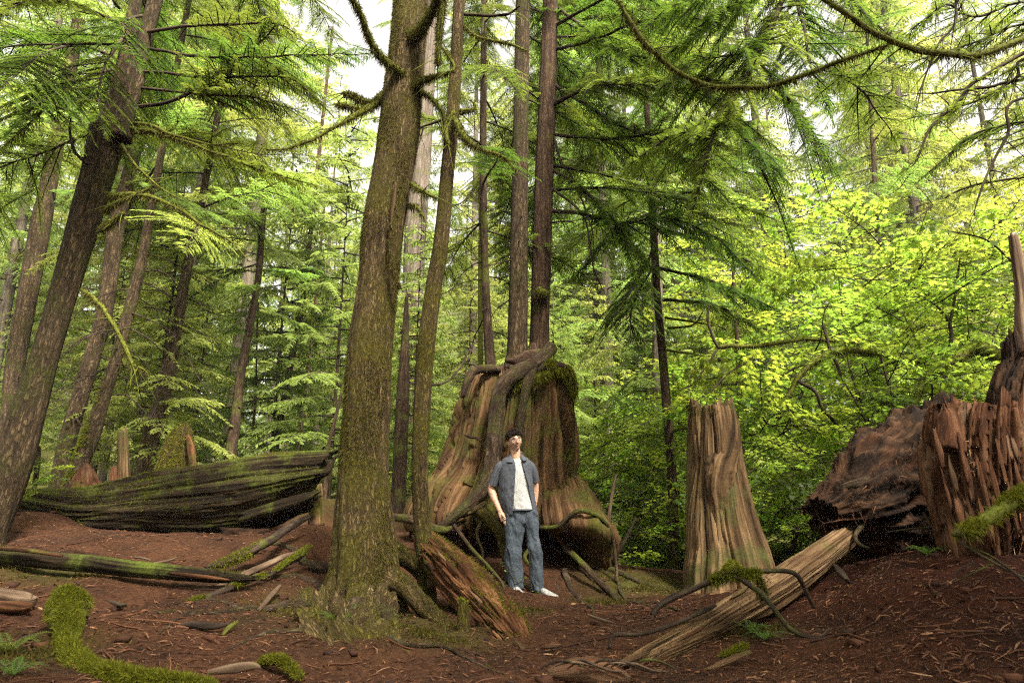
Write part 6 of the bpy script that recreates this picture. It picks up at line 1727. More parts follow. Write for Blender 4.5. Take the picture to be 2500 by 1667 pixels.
for i, (pts, ms) in enumerate((([(1905, 1020, 9, 6), (1940, 935, 9, 12), (1990, 880, 9, 15), (2050, 858, 9, 16), (2100, 856, 9, 16), (2160, 866, 9, 14), (2230, 878, 9, 10), (2275, 890, 8.95, 6)], 2500),
                               ([(1752, 848, 9.2, 10), (1800, 845, 9.2, 11), (1870, 842, 9.2, 11), (1930, 832, 9.2, 10), (1985, 828, 9.2, 9), (2085, 836, 9.1, 7)], 1200), ([(1755, 848, 9.2, 8), (1730, 790, 9.2, 7), (1732, 740, 9.3, 4)], 0), ([(1752, 850, 9.2, 6), (1700, 930, 9.2, 4), (1640, 960, 9.3, 2)], 0),
                               ([(1945, 930, 9, 9), (1990, 955, 8.9, 9), (2010, 1000, 8.9, 9), (2045, 1040, 8.9, 8), (2055, 1080, 8.8, 8), (2062, 1130, 8.8, 6), (2050, 1170, 8.8, 3)], 0), ([(2012, 795, 9, 8), (2025, 850, 9, 8), (2045, 890, 9, 8), (2052, 915, 9, 5)], 0),
                               ([(1960, 955, 9, 7), (1935, 1010, 9, 6), (1910, 1055, 9, 3)], 0), ([(1850, 870, 9.1, 3), (1780, 910, 9.1, 5), (1735, 955, 9.1, 5), (1700, 980, 9.1, 3)], 0), ([(1990, 1040 - 160, 9, 6), (1940, 900, 9, 5), (1875, 935, 9, 3)], 0),
                               ([(2150, 870, 9, 7), (2180, 980, 9, 6), (2170, 1060, 9, 5), (2210, 1110, 9, 3)], 0), ([(2060, 1085, 8.8, 5), (2090, 1030, 8.8, 4), (2110, 1000, 8.8, 2)], 0), ([(1850, 1100, 9.2, 3), (1930, 1045, 9.2, 4), (1985, 1038, 9.2, 3), (2100, 1045, 9.2, 2)], 0))):
    limb(t, pts, wood='mossy_limb' if ms else 'limb', name='limb', seed=520 + i, moss=ms, n=8)
# the near cluster of large leaves high at right, each leaf its own
t = thing('maple_branch', 'near maple twig with large lit leaves, upper right beside the jagged spike', 'branch', at(2480, 640, 6.2))
o_ = np.array(t['_o'])
limb(t, [(2480, 650, 6.2, 6), (2430, 600, 6.2, 5), (2370, 572, 6.2, 4), (2300, 560, 6.2, 3)], name='twig', seed=560)
rl = rg_(561)
for k in range(64):
    sx, sy = ((rl.uniform(2285, 2420), rl.uniform(548, 615)) if k < 26 else (rl.uniform(2380, 2500), rl.uniform(590, 740)))
    p = at(sx, sy, 6.2 + rl.normal(0, .12))
    Mx = Matrix.Translation(Vector(p - o_)) @ Matrix.Rotation(rl.uniform(0, 6.3), 4, 'Z') @ Matrix.Rotation(rl.normal(0, .35), 4, 'X') @ Matrix.Rotation(rl.normal(-.3, .35), 4, 'Y') @ Matrix.Scale(rl.uniform(.045, .075), 4)
    inst(LEAFM, 'leaf', t, Mx)


def fern_mesh(seed, n=11, L=.75):
    rng = np.random.default_rng(seed)
    mb = MB()
    for f in range(n):
        az = f * 2.399 + rng.normal(0, .2)
        l = L * rng.uniform(.7, 1.1)
        s = np.linspace(0, 1, 22)
        out = l * (.75 * s)
        zz = l * (.95 * s - .75 * s * s)
        P = np.stack([np.cos(az) * out, np.sin(az) * out, zz], -1)
        T = unit(np.gradient(P, axis=0))
        sd = np.array([-math.sin(az), math.cos(az), 0])
        nn = np.cross(sd, T)
        for i in range(2, 22):
            u = s[i]
            w_ = .16 * l * min(1, u * 4) * (1 - u) ** .6 + .004
            for sg in (-1, 1):
                d = unit(sd * sg + T[i] * .45 - np.array([0, 0, .25]))
                h = T[i] * .017 * l
                tip = P[i] + d * w_
                mb.add(np.stack([P[i] - h * .8, P[i] + d * w_ * .5 - h, tip, P[i] + d * w_ * .5 + h]), np.array([[0, 1, 2, 3]]), 0, tint=.3 + .5 * rng.random())
        V, F, B = tube(P[::3], np.linspace(.004, .0015, len(P[::3])), 3, caps=(False, False))
        mb.add(V, F, 0, tint=.2)
    return mb.mesh('fronds', [M['fern']], smooth=False)


FERN = [fern_mesh(600 + i) for i in range(3)]
rng = rg_(620)
GF_ = 'sword ferns in the hollow right of the stump'
fp = []
while len(fp) < 58:
    x, y = rng.uniform(1.2, 4.4), rng.uniform(9.9, 14.5)
    if 1180 < 1250 + FPX * x / y * cP < 1980 and all((x - a) ** 2 + (y - b_) ** 2 > .12 for a, b_ in fp):
        fp.append((x, y))
for k, (x, y) in enumerate(fp):
    t = thing('sword_fern', 'green sword fern in the hollow between the stump and the tall snag', 'fern', G(x, y), GF_)
    inst(FERN[k % 3], 'fronds', t, Matrix.Rotation(rng.random() * 6.3, 4, 'Z') @ Matrix.Scale(rng.uniform(.6, 1.0), 4))
for k, (sx, sy, Y, sc, lab) in enumerate(((1835, 1520, 4.7, .3, 'small fern growing under the pale splintered log'), (1868, 1555, 4.5, .26, 'lower of the little ferns beside the pale log'), (820, 1570, 5.0, .34, 'pale green tuft of fern on the moss left of the tree foot'),
                                          (20, 1600, 3.9, .4, 'dark fern in the lower left corner'), (2265, 1370, 5.0, .3, 'fern on the red slope below the rotten stump'), (30, 1660, 3.5, .3, 'low fern at the very bottom of the left corner'))):
    p = at(sx, sy, Y)
    t = thing('fern', lab, 'fern', (p[0], p[1], float(gz(p[0], p[1]))))
    inst(FERN[k % 3], 'fronds', t, Matrix.Rotation(rng.random() * 6.3, 4, 'Z') @ Matrix.Scale(sc, 4))
# seedling in front of the person's shoes
t = thing('maple_seedling', "tiny green seedling growing in front of the person's shoes", 'seedling', at(1255, 1470, 6.9))
o_ = np.array(t['_o'])
for q in ([(1262, 1472, 6.9, 2), (1258, 1435, 6.9, 2), (1246, 1400, 6.9, 2), (1228, 1375, 6.9, 1)], [(1256, 1425, 6.9, 2), (1278, 1418, 6.9, 1.5), (1292, 1424, 6.9, 1)], [(1262, 1470, 6.85, 2), (1300, 1450, 6.8, 1.5), (1312, 1446, 6.8, 1)]):
    root(t, q, 'limb', 140.0, n=5, name='stem')
for k in range(26):
    c = [(1226, 1372), (1234, 1386), (1290, 1424), (1280, 1416), (1262, 1411), (1310, 1446), (1296, 1440)][k % 7]
    p = at(c[0] + rl.normal(0, 6), c[1] + rl.normal(0, 4), 6.9 + rl.normal(0, .04))
    inst(LEAFM, 'leaf', t, Matrix.Translation(Vector(p - o_)) @ Matrix.Rotation(rl.uniform(0, 6.3), 4, 'Z') @ Matrix.Rotation(rl.normal(-.2, .4), 4, 'Y') @ Matrix.Scale(rl.uniform(.012, .024), 4))
# moss growing on the floor
mb = MB()
rng = rg_(640)
for c, r_ in mossy:
    n_ = int(5200 * r_)
    x, y = c[0] + rng.normal(0, r_ * .5, n_), c[1] + rng.normal(0, r_ * .5, n_)
    ok = vnoise(np.stack([x * 5, y * 5, 0 * x], -1)) > -.05
    x, y = x[ok], y[ok]
    p = np.stack([x, y, gz(x, y)], -1)
    d = unit(rng.normal(0, .6, p.shape) + [0, 0, .8])
    L = rng.uniform(.015, .05, (len(p), 1))
    sd = unit(np.cross(d, rng.normal(0, 1, p.shape))) * L * .14
    mb.add(np.stack([p - sd, p + sd, p + d * L], 1).reshape(-1, 3), np.arange(len(p) * 3).reshape(-1, 3), 0, tint=np.repeat(rng.random(len(p)), 3))
mb.build('ground_moss', M['moss_dim'], kind='stuff', smooth=False)
# ------------------------------------------------------------------ the person
def plain(name, col, rough=.8, spec=.2, bump=0, scale=300, var=.25, sss=0):
    m, ns, ls, b = mat(name, rough, spec)
    tc = ns.new('ShaderNodeTexCoord')
    n1 = noise(ns, ls, tc.outputs['Object'], scale * .12, 4, .65)
    r1 = ramp(ns, [(.3, tuple(c * (1 - var) for c in col)), (.7, tuple(min(1, c * (1 + var)) for c in col))])
    ls.new(n1.outputs[0], r1.inputs[0])
    ls.new(r1.outputs[0], b.inputs['Base Color'])
    if bump:
        n2 = noise(ns, ls, tc.outputs['Object'], scale, 2, .5)
        bp = ns.new('ShaderNodeBump')
        bp.inputs['Strength'].default_value = bump
        bp.inputs['Distance'].default_value = .002
        ls.new(n2.outputs[0], bp.inputs['Height'])
        ls.new(bp.outputs[0], b.inputs['Normal'])
    if sss:
        b.inputs['Subsurface Weight'].default_value = sss
        b.inputs['Subsurface Radius'].default_value = (.012, .005, .003)
        b.inputs['Subsurface Scale'].default_value = .6
    return m


M['skin'] = plain('skin', (.56, .335, .23), .5, .35, .1, 500, .08, .25)
M['lips'] = plain('lips', (.36, .13, .1), .45, .4, 0, 300, .05)
M['hair'] = plain('hair', (.02, .011, .007), .65, .2, .3, 400, .5)
M['shirt'] = plain('shirt', (.074, .079, .095), .85, .15, .35, 420, .18)
M['piping'] = plain('piping', (.25, .27, .32), .8, .15)
M['tee'] = plain('tee', (.43, .425, .415), .85, .15, .25, 420, .05)
M['denim'] = plain('denim', (.062, .076, .094), .85, .15, .5, 380, .3)
M['denim_worn'] = plain('denim_worn', (.06, .074, .095), .85, .15, .5, 380, .2)
M['shoe'] = plain('shoe', (.3, .295, .275), .55, .35, .1, 200, .12)
M['sole'] = plain('sole', (.32, .31, .285), .6, .3, .1, 200, .1)
M['black'] = plain('black', (.012, .012, .013), .35, .5, 0, 100, .1)
M['eye'] = plain('eye', (.7, .67, .63), .2, .5, 0, 100, .03)
M['metal'], _ns, _ls, _b = mat('metal', .3, .5)
_b.inputs['Metallic'].default_value = 1.0
_b.inputs['Base Color'].default_value = (.35, .34, .32, 1)
m, ns, ls, b = mat('lens', .05, .5)
g_ = ns.new('ShaderNodeBsdfGlossy')
g_.inputs['Roughness'].default_value = .03
t_ = ns.new('ShaderNodeBsdfTransparent')
x_ = ns.new('ShaderNodeMixShader')
x_.inputs[0].default_value = .07
ls.new(t_.outputs[0], x_.inputs[1])
ls.new(g_.outputs[0], x_.inputs[2])
ls.new(x_.outputs[0], ns['Material Output'].inputs['Surface'])
M['lens'] = m

YP = 7.4
U = mpp(1250, YP) / 3.485


def pp(x, y, dy=0.0):
    return at(1130 + x / 3.485, 1030 + y / 3.485, YP + dy)


def remesh(parts, voxel, smooth_it=4, f=.5):
    """Overlapping closed shapes fused into one continuous surface."""
    mb = MB()
    for V, F in parts:
        mb.add(V, F)
    me = mb.mesh('fuse', [])
    o = bpy.data.objects.new('fuse', me)
    COL.objects.link(o)
    md = o.modifiers.new('r', 'REMESH')
    md.mode = 'VOXEL'
    md.voxel_size = voxel
    ms = o.modifiers.new('s', 'SMOOTH')
    ms.factor, ms.iterations = f, smooth_it
    dg = bpy.context.evaluated_depsgraph_get()
    ev = o.evaluated_get(dg)
    m2 = ev.to_mesh()
    V = np.zeros(len(m2.vertices) * 3, np.float32)
    m2.vertices.foreach_get('co', V)
    lt = np.zeros(len(m2.polygons), np.int32)
    m2.polygons.foreach_get('loop_total', lt)
    lv = np.zeros(len(m2.loops), np.int32)
    m2.loops.foreach_get('vertex_index', lv)
    ev.to_mesh_clear()
    bpy.data.objects.remove(o)
    bpy.data.meshes.remove(me)
    F4 = lv.reshape(-1, 4) if (lt == 4).all() else None
    if F4 is None:
        st = np.concatenate([[0], np.cumsum(lt)[:-1]])
        F4 = [np.stack([lv[st[lt == k] + j] for j in range(k)], -1) for k in np.unique(lt)]
    return V.reshape(-1, 3).astype(float), F4


def tb(pts, rad, n=16, ell=1.0, k=5):
    P = spline(np.array(pts), k)
    rr = np.interp(np.linspace(0, len(rad) - 1, len(P)), np.arange(len(rad)), rad)
    V, F, B = tube(P, rr, n, ell=ell)
    return V, F


def ball(c, r, n=16):
    th, ph = np.meshgrid(np.linspace(0, 2 * np.pi, n, endpoint=False), np.linspace(0, np.pi, n // 2 + 1))
    V = np.asarray(c) + np.asarray(r) * np.stack([np.cos(th) * np.sin(ph), np.sin(th) * np.sin(ph), np.cos(ph)], -1).reshape(-1, 3)
    a, b_ = np.arange(n // 2)[:, None] * n, np.arange(n)[None]
    F = np.stack([a + b_, a + n + b_, a + n + (b_ + 1) % n, a + (b_ + 1) % n], -1).reshape(-1, 4)
    return V, F


def sheet(G, thick):
    a, b = G.shape[:2]
    du, dv = np.gradient(G, axis=1), np.gradient(G, axis=0)
    N = unit(np.cross(du, dv))
    V = np.concatenate([G.reshape(-1, 3), (G - N * thick).reshape(-1, 3)])
    i = (np.arange(a - 1)[:, None] * b + np.arange(b - 1)[None]).ravel()
    F = np.stack([i, i + 1, i + b + 1, i + b], -1)
    o = a * b
    E = np.concatenate([np.arange(b), np.arange(1, a) * b + b - 1, (a - 1) * b + np.arange(b - 2, -1, -1), np.arange(a - 2, 0, -1) * b])
    E2 = np.roll(E, -1)
    return V, np.concatenate([F, F[:, ::-1] + o, np.stack([E2, E, E + o, E2 + o], -1)])


fl_ = min(pp(450, 1488)[2], pp(700, 1503)[2])
PE = thing('person', 'person in open grey shirt, white tee and jeans standing before the big stump', 'person', (pp(480, 1480)[0], YP, fl_))

# head, as its own local shape: x to the right of the picture, f forward, z up
th, ph = np.meshgrid(np.linspace(0, 2 * np.pi, 72, endpoint=False), np.linspace(0, np.pi, 61))
dx, df, dz = np.sin(th) * np.sin(ph), np.cos(th) * np.sin(ph), np.cos(ph)
hx, hf, hz = .074 * dx, .092 * df, .104 * dz
low = np.clip(-dz, 0, 1)
hx = hx * (1 - .34 * low ** 1.5)
hf = hf * (1 - .12 * low) + np.where(df > 0, .012 * np.exp(-((dz + .86) / .22) ** 2), -.0 * low)
fr = df > 0
gnose = np.where(hz > -.026, np.exp(-((hz + .026) / .030) ** 2), np.exp(-((hz + .026) / .009) ** 2))
hf = hf + fr * (.024 * np.exp(-(hx / .0105) ** 2) * gnose)
hf = hf - fr * .009 * np.exp(-((np.abs(hx) - .030) / .015) ** 2 - ((hz - .004) / .012) ** 2)
hf = hf + fr * (.005 * np.exp(-((hz - .026) / .008) ** 2) * (np.abs(hx) < .055) + .005 * np.exp(-((np.abs(hx) - .038) / .016) ** 2 - ((hz + .03) / .016) ** 2) + .005 * np.exp(-(hx / .02) ** 2 - ((hz + .054) / .008) ** 2) + .005 * np.exp(-(hx / .018) ** 2 - ((hz + .088) / .012) ** 2))
hc = pp(440, 163, .005)
roll, yaw, pit = R(-10), R(16), R(2)
HR = np.array(Matrix.Rotation(roll, 3, 'Y') @ Matrix.Rotation(yaw, 3, 'Z') @ Matrix.Rotation(pit, 3, 'X'))


def hw(x, f, z):
    q = np.stack([np.asarray(x, float), -np.asarray(f, float), np.asarray(z, float)], -1)
    return hc + q @ HR.T


def front(x, z):
    x, z = np.atleast_1d(np.asarray(x, float)), np.atleast_1d(np.asarray(z, float))
    ok = fr & (ph > .05)
    d = (hx[ok][None] - x[:, None]) ** 2 + (hz[ok][None] - z[:, None]) ** 2
    k = np.argsort(d, 1)[:, :4]
    ww = 1 / (np.take_along_axis(d, k, 1) + 1e-7)
    return (hf[ok][k] * ww).sum(1) / ww.sum(1)


a_, b_ = np.arange(60)[:, None] * 72, np.arange(72)[None]
HV = hw(hx.ravel(), hf.ravel(), hz.ravel())
HF = np.stack([a_ + b_, a_ + 72 + b_, a_ + 72 + (b_ + 1) % 72, a_ + (b_ + 1) % 72], -1).reshape(-1, 4)
parts = [(HV, HF)]
for sg in (-1, 1):
    V, F = ball((0, 0, 0), (.009, .020, .030), 14)
    V = V + [0, 0, 0]
    parts.append((hw(V[:, 0] + sg * .072, V[:, 1] * .7 - .006 - .4 * np.abs(V[:, 0]), V[:, 2] - .012), F))
parts.append(tb([pp(444, 205, .03), pp(447, 255, .035), pp(449, 300, .04), pp(450, 345, .05)], [.05, .054, .056, .066]))
parts.append(tb([pp(452, 305, .04), pp(454, 345, .045), pp(456, 420, .04), pp(458, 520, .03), pp(464, 640, .03), pp(480, 760, .04), pp(492, 860, .04)], [.06, .11, .135, .14, .13, .125, .1], 24, .56))
parts.append(tb([pp(358, 380, .045), pp(306, 440, .06), pp(246, 555, .09), pp(262, 630, .07), pp(296, 710, .03), pp(322, 768, -.0)], [.046, .046, .04, .041, .032, .026]))
parts.append(tb([pp(318, 760, .0), pp(334, 795, -.01), pp(352, 838, -.02)], [.028, .036, .034], 14, .55))
for i, (fx, fy, l) in enumerate(((340, 838, 40), (352, 842, 46), (364, 842, 44), (374, 836, 34))):
    parts.append(tb([pp(fx, fy, -.02), pp(fx + l * .3, fy + l * .55, -.018), pp(fx + l * .5, fy + l, -.01)], [.0095, .009, .007], 8))
parts.append(tb([pp(330, 785, -.02), pp(346, 800, -.05), pp(362, 822, -.055)], [.012, .011, .008], 8))
parts.append(tb([pp(548, 380, .055), pp(588, 440, .09), pp(616, 540, .13), pp(614, 640, .14), pp(600, 735, .14)], [.044, .042, .038, .034, .027]))
parts.append(tb([pp(600, 730, .14), pp(592, 775, .14), pp(585, 815, .135)], [.026, .036, .032], 14, .55))
for i, fx in enumerate((572, 582, 592, 600)):
    parts.append(tb([pp(fx, 812, .135), pp(fx - 3, 838, .135), pp(fx - 8, 858, .13)], [.0095, .009, .007], 8))
parts.append(tb([pp(604, 770, .12), pp(612, 795, .11), pp(606, 818, .11)], [.011, .011, .008], 8))
parts.append(tb([pp(438, 800, .04), pp(432, 1000, .03), pp(434, 1110, .02), pp(444, 1260, .05), pp(452, 1420, .05)], [.06, .055, .045, .04, .032]))
parts.append(tb([pp(570, 800, .04), pp(596, 1000, .03), pp(612, 1110, .02), pp(626, 1260, .05), pp(640, 1435, .05)], [.06, .055, .045, .04, .032]))
V, F = remesh(parts, .0048, 3)
MB().add(V, F).build('body', M['skin'], PE)

# face
for sg in (-1, 1):
    ex, ez = sg * .030, .004
    f0 = float(front(ex, ez)[0])
    V, F = ball((0, 0, 0), (.012, .009, .0047), 12)
    o = MB().add(hw(V[:, 0] + ex, V[:, 1] + f0 - .004, V[:, 2] + ez), F).build('eye', M['eye'], PE)
    V, F = ball((0, 0, 0), (.0062, .004, .0048), 10)
    MB().add(hw(V[:, 0] + ex + .002, V[:, 1] + f0 + .0035, V[:, 2] + ez), F).build('iris', M['black'], o)
    t_ = np.linspace(-1, 1, 9)
    bx, bz = sg * .031 + .018 * t_, .024 + .004 * (1 - t_ ** 2) + .002 * t_ * sg * -1
    V, F, B = tube(hw(bx, front(bx, bz) + .001, bz), .0032 * (1.15 - .6 * np.abs(t_)), 6)
    MB().add(V, F).build('eyebrow', M['hair'], PE)
t_ = np.linspace(-1, 1, 13)
for dz_, r_, nm in ((-.0505, .0028, 'lip'), (-.0572, .0036, 'lip')):
    bx = .0235 * t_
    bz = dz_ + .006 * t_ ** 2 + .0035 * t_ * (t_ > 0) + (.002 * np.exp(-(t_ / .2) ** 2) * -1 if dz_ > -.052 else 0)
    V, F, B = tube(hw(bx, front(bx, bz) + .0004, bz), r_ * (1.05 - np.abs(t_) ** 2 * .9), 6)
    MB().add(V, F).build(nm, M['lips'], PE)
V, F, B = tube(hw(.024 * t_, front(.024 * t_, -.0535 + .006 * t_ ** 2 + .0035 * t_ * (t_ > 0)) + .0026, -.0535 + .006 * t_ ** 2 + .0035 * t_ * (t_ > 0)), .0009, 5)
MB().add(V, F).build('mouth_line', M['hair'], PE)

# hair: short sides, a thick curly top
rs = rg_(900)
hb = MB()
up_ = (dz > .02 + .42 * np.clip(df, 0, 1) ** .7) | ((df < .12) & (dz > -.45 - .0 * df) & (np.abs(dx) > -1) & ~((np.abs(dx) > .6) & (dz < .05) & (df > -.25)))
nx_ = 1 + .10 * np.clip(dz + .1, 0, 1) ** .8 + .05 * vnoise(np.stack([dx * 6, df * 6, dz * 6], -1)) * np.clip(dz + .2, 0, 1)
GH = hw((hx * nx_ * 1.035).ravel(), (.092 * df * nx_ * 1.035).ravel(), (.104 * dz * nx_ * 1.02 + .004).ravel())
keepf = up_.ravel()[HF].sum(1) >= 3
hb.add(GH, HF[keepf])
cnt = 0
while cnt < 560:
    v = unit(rs.normal(0, 1, 3))
    if v[2] < .16 + .34 * max(0, v[1]) or v[1] > .96:
        continue
    cnt += 1
    h_ = 1.06 + .1 * rs.random()
    c0 = np.array([.070 * v[0], .092 * v[1], .104 * v[2] + .008]) * [h_, h_, h_]
    d1 = unit(np.cross(v, rs.normal(0, 1, 3)) + [0, .5, -.1])
    d2 = np.cross(v, d1)
    rr = rs.uniform(.007, .016)
    tt = np.linspace(0, rs.uniform(3.5, 6.5), 9)
    Q = c0 + (d1[None] * np.sin(tt)[:, None] + v[None] * (1 - np.cos(tt))[:, None] * .6) * rr + d2[None] * (tt * .0022)[:, None] + v * rs.uniform(-.006, .008)
    V, F, B = tube(hw(Q[:, 0], Q[:, 1], Q[:, 2]), np.linspace(.0028, .0014, 9), 5)
    hb.add(V, F)
hb.build('hair', M['hair'], PE)

# glasses
gl = MB()
lens = MB()
gf = float(front(0, .005)[0]) + .006
for sg in (-1, 1):
    t_ = np.linspace(0, 2 * np.pi, 33)
    cx = sg * .0325
    sx_ = np.sign(np.cos(t_)) * np.abs(np.cos(t_)) ** .65 * .0265
    sz_ = np.sign(np.sin(t_)) * np.abs(np.sin(t_)) ** .7 * .0185
    ring = hw(cx + sx_, gf - .35 * np.abs(cx + sx_) ** 1.6 * 3, .000 + sz_)
    V, F, B = tube(ring, np.where(np.sin(t_) > .2, .0023, .0011), 6, caps=(False, False))
    gl.add(V, F)
    lens.add(np.concatenate([ring[:-1], [ring[:-1].mean(0)]]), np.stack([np.arange(32), (np.arange(32) + 1) % 32, np.full(32, 32)], -1))
    V, F, B = tube(np.array([hw(sg * .059, gf - .012, .010), hw(sg * .072, .03, .008), hw(sg * .074, -.01, .004)]), .0022, 6)
    gl.add(V, F)
V, F, B = tube(spline(np.array([hw(-.009, gf, .006), hw(0, gf + .003, .009), hw(.009, gf, .006)]), 4), .0018, 6)
gl.add(V, F)
o = gl.build('glasses', M['black'], PE)
lens.build('lens', M['lens'], o)


# clothes
def garment(rows, phi, nv, voff, depth, bulge, seed, amp, thick=.005, slant=None, nu=80):
    """Rings of cloth round the body, from (y, left, right) in the photograph; open between the front edges phi(row)."""
    rows = np.array(rows, float)
    yy = np.linspace(0, len(rows) - 1, nv)
    rw = np.stack([np.interp(yy, np.arange(len(rows)), rows[:, i]) for i in range(rows.shape[1])], -1)
    G = np.zeros((nv, nu, 3))
    for j, q in enumerate(rw):
        y, l, r = q[:3]
        xc, a = (l + r) / 2, (r - l) / 2
        p0, p1 = phi(q, xc, a)
        f = np.linspace(p0, p1, nu)
        x = xc + a * np.sin(f)
        dyv = voff - depth(y) * np.cos(f)
        ys_ = y + (slant(x, y) if slant else 0)
        G[j] = np.array([pp(x[i], ys_[i] if np.ndim(ys_) else ys_, dyv[i]) for i in range(nu)])
    du, dv = np.gradient(G, axis=1), np.gradient(G, axis=0)
    N = unit(np.cross(du, dv))
    w_ = np.linspace(0, 1, nv)[:, None]
    q = np.stack([G[..., 0] * 16 + seed, G[..., 1] * 16, G[..., 2] * 3.2], -1)
    q2 = np.stack([G[..., 0] * 11, G[..., 1] * 9 + seed, G[..., 2] * 17 + G[..., 0] * 9], -1)
    d = amp * (.7 * fbm(q, 3) * (.4 + w_) + .55 * bulge * fbm(q2, 3))
    G = G + N * d[..., None] * -1
    return G


SH = [(283, 398, 503, 412, 497), (300, 362, 540, 418, 500), (316, 338, 562, 430, 505), (345, 322, 580, 444, 508), (400, 311, 590, 450, 520), (500, 306, 598, 443, 550), (600, 307, 606, 437, 568), (700, 319, 615, 431, 589), (760, 336, 624, 425, 600), (792, 345, 630, 421, 609)]
dep = lambda y: np.interp(y, [283, 316, 360, 500, 792], [.064, .092, .126, .137, .138])
sph = lambda q, xc, a: (math.asin(np.clip((q[4] - xc) / a, -.98, .98)), 2 * math.pi + math.asin(np.clip((q[3] - xc) / a, -.98, .98)))
G = garment(SH, sph, 70, .04, dep, .8, 3.0, .012, slant=lambda x, y: -34 * np.clip((x - 420) / 190, 0, 1) * np.clip((y - 500) / 290, 0, 1), nu=150)
V, F = sheet(G[:, ::-1], .004)
SHO = MB().add(V, F).build('shirt', M['shirt'], PE)
for j, (pts, rad, nm) in enumerate((([pp(376, 352, .045), pp(328, 392, .055), pp(290, 466, .07), pp(258, 536, .085)], [.05, .068, .062, .057], 'sleeve'), ([pp(530, 350, .055), pp(572, 388, .07), pp(600, 456, .095), pp(614, 505, .11)], [.05, .062, .055, .047], 'sleeve'))):
    P = spline(np.array(pts), 8)
    rr = np.interp(np.linspace(0, 3, len(P)), range(4), rad)
    V, F, B = tube(P, rr, 32, lambda bk, th, s, u: .09 * fbm(np.stack([np.cos(th) * 2 + j * 5, np.sin(th) * 2, s * 14], -1), 3), hollow=.06)
    so = MB().add(V, F).build(nm, M['shirt'], SHO)
    V, F, B = tube(np.array([P[-1] - (P[-1] - P[-3]) * .5, P[-1] + (P[-1] - P[-2]) * .02]), rr[-1] * 1.03, 32, caps=(False, False))
    MB().add(V, F).build('cuff', M['shirt'], so)
V, F, B = tube(spline(np.array([pp(320, 345, -.012), pp(292, 400, .0), pp(264, 460, .02), pp(242, 520, .038)]), 6), .0022, 5)
MB().add(V, F).build('piping', M['piping'], SHO)
V, F, B = tube(spline(np.array([pp(334, 352, -.035), pp(312, 410, -.022), pp(290, 470, .005), pp(272, 532, .026)]), 6), .0016, 5)
MB().add(V, F).build('piping', M['piping'], SHO)


def flap(rows, thick=.004):
    Gc = np.array([[pp(*q) for q in r] for r in rows])
    Gc = np.array([spline(r, 6) for r in Gc])
    Gc = np.swapaxes(np.array([spline(Gc[:, i], 6) for i in range(Gc.shape[1])]), 0, 1)
    return sheet(Gc, thick)


for rws in ([[(404, 262, .035), (384, 298, -.005), (372, 340, -.062)], [(412, 284, -.012), (404, 310, -.045), (396, 342, -.082)], [(424, 306, -.03), (432, 326, -.066), (425, 344, -.092)]],
            [[(497, 268, .035), (522, 292, .0), (548, 322, -.05)], [(495, 286, -.008), (512, 306, -.04), (532, 328, -.072)], [(494, 304, -.026), (504, 320, -.055), (512, 332, -.08)]]):
    V, F = flap(rws)
    MB().add(V, F).build('collar', M['shirt'], SHO)
V, F, B = tube(spline(np.array([pp(404, 266, .03), pp(412, 262, .06), pp(450, 260, .09), pp(490, 264, .065), pp(497, 270, .03)]), 6), .012, 8, ell=2.0)
MB().add(V, F).build('collar_band', M['shirt'], SHO)
for y, x in ((400, 446), (470, 440), (545, 434), (620, 431), (690, 427), (755, 422)):
    V, F = ball(pp(x - 5, y, -.098), (.005, .003, .005), 8)
    MB().add(V, F).build('button', M['black'], SHO)

TS = [(302, 408, 497), (312, 396, 510), (330, 372, 536), (370, 345, 560), (450, 328, 572), (560, 326, 580), (660, 338, 592), (720, 356, 604), (742, 360, 610)]
dpt = lambda y: np.interp(y, [302, 330, 400, 600, 742], [.052, .076, .108, .113, .122])
tph = lambda q, xc, a: (R(-118), R(118))
G = garment(TS, tph, 60, .04, dpt, 1.3, 8.0, .011, nu=110, slant=lambda x, y: 20 * np.exp(-((x - 452) / 36) ** 2) * np.clip((345 - y) / 43, 0, 1))
V, F = sheet(G, .003)
o = MB().add(V, F).build('t_shirt', M['tee'], PE)
V, F, B = tube(G[0, 8:-8] + [0, -.003, .001], .005, 8)
MB().add(V, F).build('neck_rib', M['tee'], o)
V, F, B = tube(G[-1, 5:-5] + [0, -.001, .008], .0018, 5)
MB().add(V, F).build('hem', M['tee'], o)
V, F, B = tube(spline(np.array([pp(424, 300, -.02), pp(432, 330, -.052), pp(450, 358, -.075), pp(468, 374, -.083), pp(486, 362, -.078), pp(497, 330, -.055), pp(499, 304, -.02)]), 8), .0014, 5)
MB().add(V, F).build('necklace', M['metal'], PE)


def leg(rows, ell, dy):
    P = np.array([pp((l + r) / 2, y, d) for (y, l, r), d in zip(rows, dy)])
    rr = np.array([(r - l) / 2 * U for y, l, r in rows])
    P2, r2 = spline(P, 6), spline(np.repeat(rr[:, None], 3, 1), 6)[:, 0]
    V, F, B = tube(P2, r2, 28, ell=ell)
    return V, F


